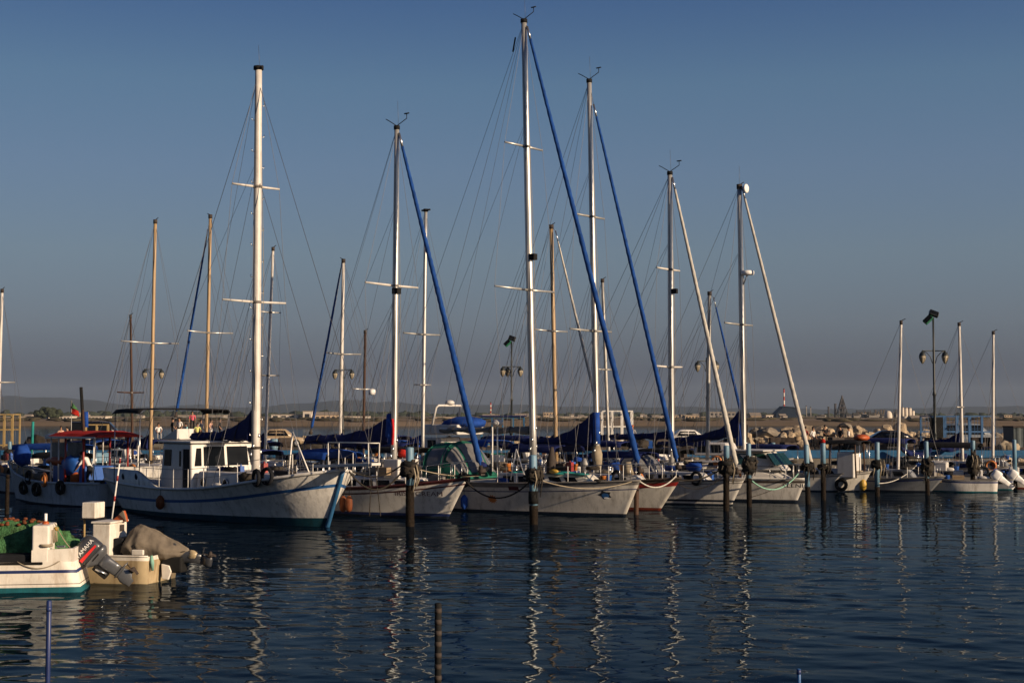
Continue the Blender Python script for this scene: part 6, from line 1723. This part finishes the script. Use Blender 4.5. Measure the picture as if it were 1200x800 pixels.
# ------------------------------------------------------------------ people
def person(loc, rz, label, shirt, trousers, pose='stand', h=1.7, hat=None, skirt=False):
    o = empty('person', loc, rz, label, 'person')
    s_ = h / 1.72
    if pose == 'sit':
        pel = (0, 0, .52); hips = [(-.1, -.02, .5), (.1, -.02, .5)]; kn = [(-.13, -.42, .5), (.13, -.42, .5)]; an = [(-.13, -.44, .08), (.13, -.44, .08)]
        ch = (0, .0, .92); nk = (0, -.02, 1.05); hd = (0, -.03, 1.2)
    elif pose == 'bend':
        pel = (0, 0, .90); hips = [(-.1, 0, .87), (.1, 0, .87)]; kn = [(-.11, -.04, .46), (.11, -.1, .46)]; an = [(-.11, .02, .07), (.11, 0, .07)]
        ch = (0, -.22, 1.24); nk = (0, -.33, 1.36); hd = (0, -.42, 1.46)
    else:
        pel = (0, 0, .93); hips = [(-.1, 0, .89), (.1, 0, .89)]; kn = [(-.11, -.03, .48), (.12, -.05, .48)]; an = [(-.12, .02, .07), (.13, .0, .07)]
        ch = (0, -.01, 1.28); nk = (0, -.01, 1.46); hd = (0, -.03, 1.60)
    V, E, R, T = [], [], [], []
    def add(p, r, t, par=None):
        V.append(tuple(c * s_ for c in p)); R.append(r * s_); T.append(t)
        if par is not None: E.append((par, len(V) - 1))
        return len(V) - 1
    ip = add(pel, .135, 't')
    mid = tuple((a + b) / 2 for a, b in zip(pel, ch))
    im = add(mid, .125, 's', ip); ic = add(ch, .15, 's', im)
    ink = add(nk, .058, 'k', ic); ih = add(hd, .092, 'k', ink)
    top_ = tuple(a + b for a, b in zip(hd, (0, .01, .09))); add(top_, .075, 'k', ih)
    nose = tuple(a + b for a, b in zip(hd, (0, -.10, -.0))); add(nose, .02, 'k', ih)
    for sd in (0, 1):
        i1 = add(hips[sd], .095, 't', ip); i2 = add(kn[sd], .062, 't', i1); i3 = add(an[sd], .043, 't', i2)
        add((an[sd][0], an[sd][1] - .16, .035), .036, 'f', i3)
        sg = -1 if sd == 0 else 1
        sh = (ch[0] + sg * .19, ch[1], ch[2] + .08)
        if pose == 'stand': el = (sg * .26, .02 + .02 * sd, 1.08); ha = (sg * .24, -.12, .86)
        elif pose == 'sit': el = (sg * .26, -.1, .78); ha = (sg * .15, -.34, .62)
        else: el = (sg * .25, -.42, 1.02); ha = (sg * .16, -.56, .84)
        j1 = add(sh, .058, 's', ic); j2 = add(el, .042, 's', j1); j3 = add(ha, .030, 'k', j2)
        dv = (Vector(ha) - Vector(el)).normalized()
        for q in range(5):
            off = Vector(((q - 2) * .018, -.01 if q else -.03, 0)); ln = .09 + .02 * (1 - abs(q - 2) / 2) if q else .06
            f1 = add(tuple(Vector(ha) + off + dv * ln * .6), .011, 'k', j3)
            add(tuple(Vector(ha) + off * 1.1 + dv * ln + Vector((0, -.02, 0))), .009, 'k', f1)
    me = bpy.data.meshes.new('body'); me.from_pydata(V, E, [])
    ob = bpy.data.objects.new('body', me); col.objects.link(ob)
    ob.modifiers.new('Skin', 'SKIN')
    for i, sv in enumerate(me.skin_vertices[0].data):
        sv.radius = (R[i], R[i] * (.72 if T[i] in 's' and R[i] > .1 else 1)); sv.use_root = (i == 0)
    ss = ob.modifiers.new('Sub', 'SUBSURF'); ss.levels = 1; ss.render_levels = 1
    dg = bpy.context.evaluated_depsgraph_get()
    m2 = bpy.data.meshes.new_from_object(ob.evaluated_get(dg))
    bpy.data.objects.remove(ob)
    for m_ in (shirt, trousers, M_skin, M_black): m2.materials.append(m_)
    segs = [(Vector(V[a]), Vector(V[b]), T[b]) for a, b in E]
    for p in m2.polygons:
        c = p.center; best = None
        for a, b, t_ in segs:
            ab = b - a; u = max(0, min(1, (c - a).dot(ab) / max(1e-6, ab.length_squared)))
            d_ = (c - a - ab * u).length
            if best is None or d_ < best[0]: best = (d_, t_)
        p.material_index = {'s': 0, 't': 1, 'k': 2, 'f': 3}[best[1]]; p.use_smooth = True
    bo = bpy.data.objects.new('body', m2); col.objects.link(bo); bo.parent = o
    hv = Vector(hd) * s_
    mb = MB(); mb.blob(hv + Vector((0, .025, .06)) * s_, (.105 * s_, .115 * s_, .10 * s_), 12, 8); mb.build('hair' if not hat else 'hat', hat or M_hair, bo)
    if skirt:
        mb = MB(); mb.lathe([(.15, 0), (.2, -.25), (.3, -.62)], Vector(pel) * s_, 12); mb.build('skirt', trousers, bo)
    return o
M_wshirt = mat('white_shirt', (.66, .64, .62), .85, var=.1)
M_dcloth = mat('black_clothes', (.015, .015, .018), .9, var=.3)
M_pink = mat('pink_dress', (.55, .10, .14), .85, var=.15)
M_cyan = mat('pale_turquoise_shirt', (.25, .52, .56), .85, var=.15)
M_lime = mat('pale_lime_shirt', (.50, .52, .18), .85, var=.15)
M_grey = mat('grey_shirt', (.28, .27, .27), .85, var=.15)
M_jean = mat('denim', (.04, .07, .14), .9, var=.3)
M_peach = mat('peach_top', (.60, .36, .28), .85, var=.15)
# raised terrace for the group on the left
ta, tb_ = P(175, 510, 112), P(262, 510, 112)
mb = MB(); mb.box(ta.x, tb_.x, 110.5, 116, QZ - .1, 2.12); tag(mb.build('raised_terrace', M_concrete, bevel=.04), kind='structure')
def at_quay(px, D, z): return Vector(((px - 600) / F * D, D, z))
person(at_quay(186.5, 111.6, 2.12), .4, 'person in a white shirt sitting beside the tan mast under the awning', M_wshirt, M_grey, 'sit')
person(at_quay(203, 112.5, 2.12), 2.2, 'person in black with a white front standing in the group under the awning', M_dcloth, M_dcloth)
person(at_quay(211, 113, 2.12), -.4, 'person in a pale shirt standing behind the group under the awning', M_wshirt, M_dcloth, h=1.75)
person(at_quay(226, 113.6, 2.75), .2, 'person in a pink red top standing highest of the group under the awning', M_pink, M_dcloth, h=1.62)
person(at_quay(219, 111.4, 2.12), -1.0, 'person in a turquoise shirt sitting in the group under the awning', M_cyan, M_jean, 'sit')
person(at_quay(232, 111.8, 2.12), .5, 'person in a lime yellow top sitting right of the turquoise shirt', M_lime, M_dcloth, 'sit')
person(at_quay(236, 113, 2.12), .9, 'person in a grey shirt standing behind the lime yellow top', M_grey, M_jean, h=1.6)
person(at_quay(248, 112.3, 2.12), 1.2, 'person in a pale peach dress standing near the awning post', M_peach, M_wshirt, skirt=True, h=1.6)
person(at_quay(258, 112, 2.12), 1.7, 'person in black standing at the right end of the group under the awning', M_dcloth, M_dcloth)
mb = MB(); q = at_quay(226, 113.6, 2.12); mb.box(q.x - .5, q.x + .5, 113.2, 114.2, 2.122, 2.75); tag(mb.build('wooden_crate', M_planks, bevel=.03), 'wooden crate under the person in the pink red top', 'crate')
person(at_quay(952, 110, QZ), .6, 'person in a white shirt walking on the quay before the boulders', M_wshirt, M_dcloth)
person(at_quay(943, 111, QZ), 2.6, 'person in brown red clothes beside the white furled sail on the quay', M_redtrim, M_redtrim)
person(at_quay(984, 108, QZ), -1.2, 'person in black standing left of a pair on the quay by the boulders', M_dcloth, M_dcloth, h=1.8)
person(at_quay(993.5, 108, QZ), 1.4, 'person in a white striped top and light trousers, right of a pair on the quay', M_wshirt, M_grey)
person(at_quay(698, 112, QZ), .2, 'person in an orange cap and black clothes between the two blue furled sails', M_dcloth, M_dcloth, hat=M_orange, h=1.75)
person(at_quay(741, 112, QZ), -.3, 'person in a grey top and orange cap near the foot of a blue furled sail', M_grey, M_jean, hat=M_orange, h=1.8)
person(at_quay(72.5, 110, QZ), .4, 'person in a peach shirt on the quay behind the red canopy', M_peach, M_dcloth, h=1.75)
person(at_quay(80, 109, QZ), -.6, 'person in a white shirt and dark trousers on the quay behind the red canopy', M_wshirt, M_dcloth)
gp = G.loc2world(G.at(106, 560, .55)); gp.z = .78
person(gp, G.rz + 2.2, 'person in a white shirt and black trousers bending over on the red canopy fishing boat', M_wshirt, M_dcloth, 'bend', h=1.75)
# dark cloaked figure with folded parasol on the boulders
boulder(366 / F * 113, 113.2, 1.75, 1.0)
person(at_quay(966, 112.6, 1.95), .3, 'person in a wide black cloak sitting on the boulders', M_dcloth, M_dcloth, 'sit', hat=M_dcloth)

# ------------------------------------------------------------------ vehicles
def car(loc, rz, label, m, L=4.4, Wd=1.75, H=1.42, kind='sedan', cat='car', glass=None):
    glass = glass or M_glass
    o = empty('parked_car' if kind == 'sedan' else 'parked_van', loc, rz, label, cat)
    hl = L / 2
    if kind == 'sedan':
        low = [(-hl, .45, .78, .70), (-hl + .15, .28, .90, .92), (-hl * .55, .22, .92, 1), (0, .22, .90, 1), (hl * .45, .22, .86, 1), (hl * .85, .24, .76, .94), (hl - .05, .35, .62, .78), (hl, .42, .56, .66)]
        gh = [(-hl + .35, .90, .05), (-hl * .42, H - .03, 1), (0, H, 1), (hl * .18, H - .04, 1), (hl * .55, .86, .05)]
    else:
        low = [(-hl, .4, 1.05, .9), (-hl + .08, .28, 1.12, 1), (0, .25, 1.12, 1), (hl * .6, .25, 1.1, 1), (hl * .9, .28, .95, .95), (hl, .4, .7, .8)]
        gh = [(-hl + .04, 1.1, .05), (-hl + .12, H - .05, 1), (0, H, 1), (hl * .35, H - .08, 1), (hl * .72, 1.08, .05)]
    hw = Wd / 2
    rings = []
    for x, zb_, zt_, w in low:
        rings.append([Vector((x, y * hw * w, z)) for y, z in ((-.82, zb_), (-1, zb_ + .12), (-1, lerp(zb_, zt_, .7)), (-.93, zt_), (.93, zt_), (1, lerp(zb_, zt_, .7)), (1, zb_ + .12), (.82, zb_))])
    mb = MB(); mb.loft(rings); bo = mb.build('body', m, o)
    zsh = .86 if kind == 'sedan' else 1.08
    rings = []
    for x, zt_, f in gh:
        rings.append([Vector((x, y * hw, z)) for y, z in ((-.90, zsh), (-.86, lerp(zsh, zt_, .5)), (-.74, max(zsh + .01, zt_ - .03)), (-.5, max(zsh + .012, zt_)), (.5, max(zsh + .012, zt_)), (.74, max(zsh + .01, zt_ - .03)), (.86, lerp(zsh, zt_, .5)), (.90, zsh))])
    mb = MB(); mb.loft(rings); cb2 = mb.build('cabin', m, bo)
    xa0, xa1 = gh[1][0], gh[3][0]
    zt_ = H - .16
    for sd in (-1, 1):
        for f0, f1, skew in ((.0, .42, -.28), (.47, 1.0, .30)):
            xq0, xq1 = lerp(xa0, xa1, f0), lerp(xa0, xa1, f1)
            q = [Vector((xq0 + (skew if f0 == 0 else 0), sd * (hw * .905 + .006), zsh + .06)), Vector((xq1 + (skew if f1 == 1 else 0), sd * (hw * .905 + .006), zsh + .06)), Vector((xq1, sd * (hw * .79 + .012), zt_)), Vector((xq0, sd * (hw * .79 + .012), zt_))]
            mb = MB(); mb.prism(q, (0, sd * .008, 0), (0, -sd * .03, 0)); mb.build('window', glass, cb2)
    for x in (-hl * .6, hl * .62):
        for sd in (-1, 1):
            mb = MB(); mb.lathe([(.2, -.1), (.30, -.095), (.32, -.05), (.32, .05), (.30, .095), (.2, .1)], (x, sd * (hw - .09), .32), 18, axis='Y'); wo = mb.build('wheel', M_black, o)
            mb = MB(); mb.lathe([(.05, -.03), (.2, -.02), (.2, .02), (.05, .03)], (x, sd * (hw + .005), .32), 14, axis='Y'); mb.build('rim', M_alu, wo)
    for sd in (-1, 1):
        mb = MB(); mb.box(hl - .12, hl + .005, sd * hw * .55 - .16, sd * hw * .55 + .16, .52, .64); mb.build('headlight', M_clearvinyl, bo, bevel=.02)
        mb = MB(); mb.box(-hl - .005, -hl + .12, sd * hw * .58 - .14, sd * hw * .58 + .14, .68, .80); mb.build('taillight', M_reddecal, bo, bevel=.02)
    return o
M_carblack = mat('black_car_paint', (.010, .010, .012), .25, var=.1, coat=.5)
M_vangrey = mat('silver_van_paint', (.20, .215, .23), .35, metal=.2, var=.06, coat=.4)
M_vanwhite = mat('white_van_paint', (.60, .58, .55), .35, var=.06, coat=.3)
car(at_quay(1037, 109, QZ), radians(178), 'black saloon car parked on the quay between the boulders and the white mast', M_carblack, L=4.75, H=1.45)
car(at_quay(1131, 108.5, QZ), radians(4), 'silver van parked behind the blue cage', M_vangrey, L=4.9, H=2.0, kind='van', cat='van')
car(at_quay(118, 118, QZ), radians(8), 'black van behind the tan railing at the far left of the quay', M_carblack, L=4.6, H=2.1, kind='van', cat='van')
car(at_quay(330, 117, QZ), radians(4), 'dull tan car on the quay behind the foredeck of the motor sailer', mat('tan_car_paint', (.32, .24, .15), .35, var=.08, coat=.3), L=4.2, H=1.5)
car(at_quay(800, 116, QZ), radians(184), 'small white car on the quay behind the white furled sail', M_vanwhite, L=4.0, H=1.45)

# ------------------------------------------------------------------ blue cage, kiosk, railing, container on the quay
def frame_box(name, px0, px1, ytop, D0, depth, label, cat, m, posts=5, mesh_=True, roofm=None):
    a, b = at_quay(px0, D0, QZ), at_quay(px1, D0, QZ)
    zt = P(px0, ytop, D0).z; w = b.x - a.x; h = zt - QZ
    o = empty(name, ((a.x + b.x) / 2, D0, QZ), 0, label, cat)
    for i in range(posts):
        x = -w / 2 + w * i / (posts - 1)
        for y in (0, depth):
            mb = MB(); mb.box(x - .06, x + .06, y - .06, y + .06, 0, h); mb.build('post', m, o, bevel=.01, seg=1)
    for y in (0, depth):
        for z in (.25, h * .55, h):
            mb = MB(); mb.box(-w / 2 - .05, w / 2 + .05, y - .045, y + .045, z - .05, z + .05); mb.build('rail', m, o)
    for x in (-w / 2, w / 2):
        mb = MB(); mb.box(x - .045, x + .045, .06, depth - .06, h - .045, h + .045); mb.build('end_rail', m, o)
    if mesh_:
        n = int(w / .22)
        mb = MB()
        for i in range(n):
            x = -w / 2 + w * (i + .5) / n
            mb.box(x - .010, x + .010, depth - .012, depth + .012, .1, h)
        for k_ in range(9):
            z = .2 + (h - .3) * k_ / 8; mb.box(-w / 2, w / 2, depth - .010, depth + .010, z - .008, z + .008)
        mb.build('wire_mesh', m, o)
    if roofm:
        mb = MB(); mb.box(-w / 2 - .2, w / 2 + .2, -.2, depth + .2, h + .06, h + .16); mb.build('roof', roofm, o, bevel=.02)
    return o
cg = frame_box('storage_cage', 1090, 1164, 487.5, 103.2, 2.6, 'blue steel cage on the quay with wire mesh and a black screen at its left', 'cage', mat('cage_blue_paint', (.014, .075, .19), .5, var=.2), 6)
mb = MB(); w_ = (1164 - 1090) / F * 103.2; mb.box(-w_ / 2 - .12, -w_ / 2 + .85, -.16, -.10, P(1090, 513, 103.2).z - QZ, P(1090, 489, 103.2).z - QZ); mb.build('black_screen', M_black, cg, bevel=.02)
frame_box('kiosk', 564, 614, 489, 114, 2.4, 'blue framed shelter with navy roof on the quay left of the tallest mast', 'shelter', M_quayblue, 5, False, M_navycloth)
frame_box('steel_frame', 706, 741, 481.5, 122, 1.5, 'pale open steel frame on the quay between the blue furled sails', 'frame', M_whitetube, 4, False)
frame_box('railing', 101, 127, 497.5, 112, .2, 'tan painted railing on the quay in front of the black van', 'railing', M_tan, 3, False)
frame_box('scaffold', -3, 16, 485.5, 112, 1.6, 'tan pipe scaffold frame at the left edge of the photo', 'scaffold', M_tan, 3, False)
def container(px0, px1, ytop, D, depth, label, m):
    a, b = at_quay(px0, D, QZ), at_quay(px1, D, QZ); h = P(px0, ytop, D).z - QZ; w = b.x - a.x
    o = empty('container', ((a.x + b.x) / 2, D, QZ), 0, label, 'container')
    mb = MB(); n = int(w / .28); pts = []
    for i in range(n + 1):
        x = -w / 2 + w * i / n; pts.append((x, 0 if i % 2 else .05)); pts.append((x + w / n * .5, 0 if i % 2 else .05))
    pts = [p for p in pts if p[0] <= w / 2] + [(w / 2, depth), (-w / 2, depth)]
    mb.prism([(x, y, 0) for x, y in pts], (0, 0, .12), (0, 0, h - .1)); mb.build('corrugated_body', m, o)
    for z in (0, h - .12):
        mb = MB(); mb.box(-w / 2 - .04, w / 2 + .04, -.04, depth + .04, z + .002, z + .12); mb.build('frame_rail', M_darktrim, o)
container(1187, 1238, 499, 110, 2.4, 'dark grey container on the quay at the right edge of the photo', mat('container_grey', (.07, .085, .09), .6, var=.2))
container(858, 876, 497, 106.5, 2.4, 'dark shed like container behind the radar mast on the quay', M_black)
# scattered quay goods: crates, drums, nets
def crate_stack(px, D, n, label, m, s_=.6):
    o = at_quay(px, D, QZ)
    for k_ in range(n):
        c = empty('fish_crate', o + Vector((random.uniform(-.06, .06), 0, k_ * .37)), random.uniform(-.2, .2), label[k_], 'crate', 'fish crates on the quay')
        mb = MB(); mb.box(-s_, s_, -.4, .4, 0, .05); 
        mb.box(-s_, s_, -.4, -.36, .05, .35); mb.box(-s_, s_, .36, .4, .05, .35); mb.box(-s_, -s_ + .04, -.36, .36, .05, .35); mb.box(s_ - .04, s_, -.36, .36, .05, .35)
        mb.build('crate_body', m, c)
crate_stack(285, 106, 3, ['white fish crate at the bottom of the stack behind the wheelhouse', 'white fish crate in the middle of the stack behind the wheelhouse', 'white fish crate on top of the stack behind the wheelhouse'], M_cabin)
crate_stack(62, 106, 2, ['white crate at the bottom of a pair on the quay left of the red canopy', 'white crate on top of a pair on the quay left of the red canopy'], M_cabin)
crate_stack(770, 104, 2, ['blue crate at the bottom of a pair behind the navy boom', 'blue crate on top of a pair behind the navy boom'], M_bluedrum)
def drum(px, D, m, label, z=QZ):
    o = empty('drum', at_quay(px, D, z), 0, label, 'drum')
    mb = MB(); mb.lathe([(.27, 0), (.29, .02), (.29, .28), (.305, .3), (.29, .32), (.29, .58), (.305, .6), (.29, .62), (.29, .87), (.27, .9)], n=16); mb.build('shell', m, o)
    mb = MB(); mb.lathe([(.26, .9), (.26, .915), (.05, .92)], n=16); mb.build('lid', m, o)
drum(322, 102, M_lightblue, 'light blue drum on the quay edge behind the thick mast with steps')
drum(331, 102.4, M_orange, 'orange drum on the quay edge right of the light blue drum')
drum(315, 102.6, M_cabin, 'white drum on the quay edge left of the light blue drum')
drum(868, 112, M_redcloth, 'red drum before the boulders right of the radar mast')
drum(934, 113, M_planks, 'brown drum among the boulders left of the white furled sail')
drum(645, 103, M_cabin, 'white drum behind the navy sail cover of the wooden masted sailboat')
# drooping navy sail sheets hung on the quay rail in front of the cage
def sheet(px0, px1, D, z0, z1, label, m):
    o = empty('draped_sheet', at_quay((px0 + px1) / 2, D, 0), 0, label, 'cloth')
    w = (px1 - px0) / F * D; rings = []
    for i in range(25):
        f = i / 24; x = -w / 2 + w * f
        top_ = lerp(z1, z1 - .1, f) - .7 * 4 * f * (1 - f) * .5
        rings.append([Vector((x, -.14 + .05 * sin(f * 19), top_ - .30 - .12 * sin(pi * f))), Vector((x, -.18 + .04 * sin(f * 23), top_ - .12)), Vector((x, 0, top_)), Vector((x, .12, top_ - .1)), Vector((x, .1 + .04 * sin(f * 17), top_ - .33 - .1 * sin(pi * f)))])
    mb = MB(); mb.loft(rings, closed=True); mb.build('cloth', m, o)
sheet(1092, 1128, 99.2, 0, 2.3, 'navy sail sheet drooping in front of the black screen of the cage', M_navycloth)
sheet(1055, 1090, 99.2, 0, 1.9, 'navy sail sheet drooping left of the cage along the quay', M_navycloth)
# leaning black pole and flag
o = empty('leaning_pole', P(99, 545, 74), 0, 'leaning black pole rising behind the red canopy', 'pole'); o.location.z = 0
b0 = P(99, 560, 74); b1 = P(95.2, 453.5, 74)
mb = MB(); mb.tube([(0, 0, -.5), Vector((b1.x - b0.x, 0, b1.z)) * .6 + Vector((.06, 0, 0)), (b1.x - b0.x, 0, b1.z)], .085, 10); mb.build('shaft', M_black, o)
mb = MB(); q = P(99.5, 489, 74); mb.tube([(q.x - b0.x + .08, 0, q.z - .5), (q.x - b0.x + .06, 0, q.z + .3)], .12, 8); mb.build('blue_wrapping', M_bluecloth, o)
o = empty('flag', P(83.5, 500, 96), 0, 'small faded flag, dark green above and red below, on a thin staff at the left', 'flag'); o.location.z = QZ
zt = P(83.5, 469, 96).z - QZ
mb = MB(); mb.tube([(0, 0, -.6), (0, 0, zt)], .025, 5); mb.build('staff', M_greymast, o)
def flagpart(z0, z1, m, nm, w0, w1):
    r = []
    for i in range(7):
        f = i / 6; w = lerp(w0, w1, f)
        r.append([Vector((-.08 + w * .9 * u, .08 * sin(u * 6 + f * 3), lerp(z1, z0, f) - .25 * u)) for u in [q / 6 for q in range(7)]])
    n_ = [[p + Vector((0, .02, 0)) for p in reversed(row)] for row in r]
    mb = MB(); mb.loft([a + b for a, b in zip(r, n_)], closed=True); mb.build(nm, m, o)
flagpart(zt - .45, zt, M_net, 'green_field', .25, .6)
flagpart(zt - .85, zt - .452, M_redcloth, 'red_field', .6, .65)
# people-high blue bollards / posts on the quay edge
for px, lab in ((140, 'pale bollard on the quay edge left of the awning post'), (300, 'pale bollard on the quay edge behind the thick white mast'), (520, 'pale bollard on the quay edge behind the green sprayhood'), (690, 'pale bollard on the quay edge behind the blue mast cover'), (905, 'pale blue bollard on the quay edge before the boulders'), (1060, 'pale bollard on the quay edge under the black car')):
    o = empty('bollard', at_quay(px, 101.2, QZ), 0, lab, 'bollard')
    mb = MB(); mb.lathe([(.16, 0), (.15, .1), (.11, .15), (.11, .5), (.17, .55), (.17, .62), (.08, .66)], n=12); mb.build('shaft', M_lightblue, o)
    mb = MB(); mb.lathe([(.22, 0), (.22, .03)], n=12); mb.build('foot_plate', M_darktrim, o)
# ------------------------------------------------------------------ work boats moored stern to the quay, and nets on its edge
WB = [(60, 'dark work boat with a black canopy moored at the quay behind the red canopy', M_blue_hull, M_blackcloth, None),
      (215, 'dark blue work boat with a navy canopy seen past the wheelhouse roof', M_blue_hull, M_navycloth, None),
      (285, 'grey work boat with a dark wheelhouse behind the thick mast with steps', M_grey_hull, None, M_dark),
      (335, 'dark work boat with a black awning behind the derrick legs', M_grey_hull, M_blackcloth, None),
      (420, 'navy covered work boat behind the maroon lettered sailboat cabin', M_blue_hull, M_navycloth, M_dark),
      (500, 'dark hulled work boat behind the radar arch cruiser', M_grey_hull, M_navycloth, None),
      (640, 'work boat with a dark wheelhouse just right of the tallest mast', M_grey_hull, None, M_dark),
      (700, 'blue work boat with a black canopy behind the blue mast cover', M_blue_hull, M_blackcloth, None),
      (760, 'dark work boat with a low navy canopy behind the right hand blue furled sail', M_grey_hull, M_navycloth, None),
      (812, 'dark blue work boat with a black wheelhouse behind the first white furled sail', M_blue_hull, None, M_dark)]
for i, (px, lab, hm, cm, hs_) in enumerate(WB):  # dark boats added here to deepen the shadowed strip before the quay
    launch('work_boat', (px, 548), 90 + 2.5 * (i % 3), -50 + 6 * (i % 4), 5.6 + .3 * (i % 3), 2.1, lab, hm, canopy=cm, house=hs_, zb=1.05 + .1 * (i % 3), canz=2.0 + .25 * (i % 3), screen=bool(i % 2), cat='work boat')
def net_heap(px, D, m, label, r=.8):
    o = empty('net_heap', at_quay(px, D, QZ), random.uniform(0, 3), label, 'net')
    mb = MB(); mb.blob((0, 0, .15), (r, r * .7, r * .55), 26, 14, amp=.45, fr=2.6, seed=int(px), zmin=0.0); mb.build('heap', m, o)
    for k in range(5):
        a = random.uniform(0, 6.28); mb = MB(); mb.blob((r * .55 * cos(a), r * .38 * sin(a), .15 + r * .46), (.09, .07, .07), 8, 6); mb.build('float', M_orange, o)
for px, m_, lab in ((150, M_darkrope, 'black net heap on the quay edge left of the tan wooden mast'), (272, M_net, 'green net heap on the quay edge behind the wheelhouse windows'), (365, M_darkrope, 'black net heap on the quay behind the dark blue furled sail'), (440, M_rope, 'tan net heap on the quay behind the blue sail cover with the red strap'), (540, M_net, 'green net heap on the quay behind the radar arch'), (665, M_rope, 'tan net heap on the quay behind the wooden masted sailboat'), (725, M_darkrope, 'black net heap on the quay between the two blue furled sails'), (1180, M_rope, 'tan net heap on the quay edge right of the blue cage')):
    net_heap(px, 102.5, m_, lab, .95)

rnd = random.Random(77)
src = None
for i in range(34):
    px = rnd.uniform(5, 1180); D = rnd.uniform(101, 104.5)
    for k in range(rnd.randint(1, 3)):
        if src is None:
            src = empty('fish_crate', (0, 0, 0), 0, 'dark fish crate among the gear heaped along the quay edge', 'crate', 'dark fish crates along the quay edge')
            mb = MB(); mb.box(-.5, .5, -.35, .35, 0, .05); mb.box(-.5, .5, -.35, -.31, .05, .32); mb.box(-.5, .5, .31, .35, .05, .32); mb.box(-.5, -.46, -.31, .31, .05, .32); mb.box(.46, .5, -.31, .31, .05, .32)
            mb.build('crate_body', M_darktrim, src); c = src
        else: c = copy_tree(src)
        c.location = ((px - 600) / F * D, D, QZ + .33 * k); c.rotation_euler = (0, 0, rnd.uniform(-.4, .4))
for i in range(16):
    px = rnd.uniform(0, 1180)
    o = empty('net_heap', at_quay(px, rnd.uniform(103, 107), QZ), rnd.uniform(0, 3), 'dark low net heap among the gear along the quay', 'net', 'dark net heaps along the quay')
    mb = MB(); r = rnd.uniform(.8, 1.5); mb.blob((0, 0, .15), (r, r * .7, r * .6), 26, 14, amp=.5, fr=2.6, seed=i + 50, zmin=0.0); mb.build('heap', rnd.choice([M_darkrope, M_darkrope, M_blackcloth]), o)
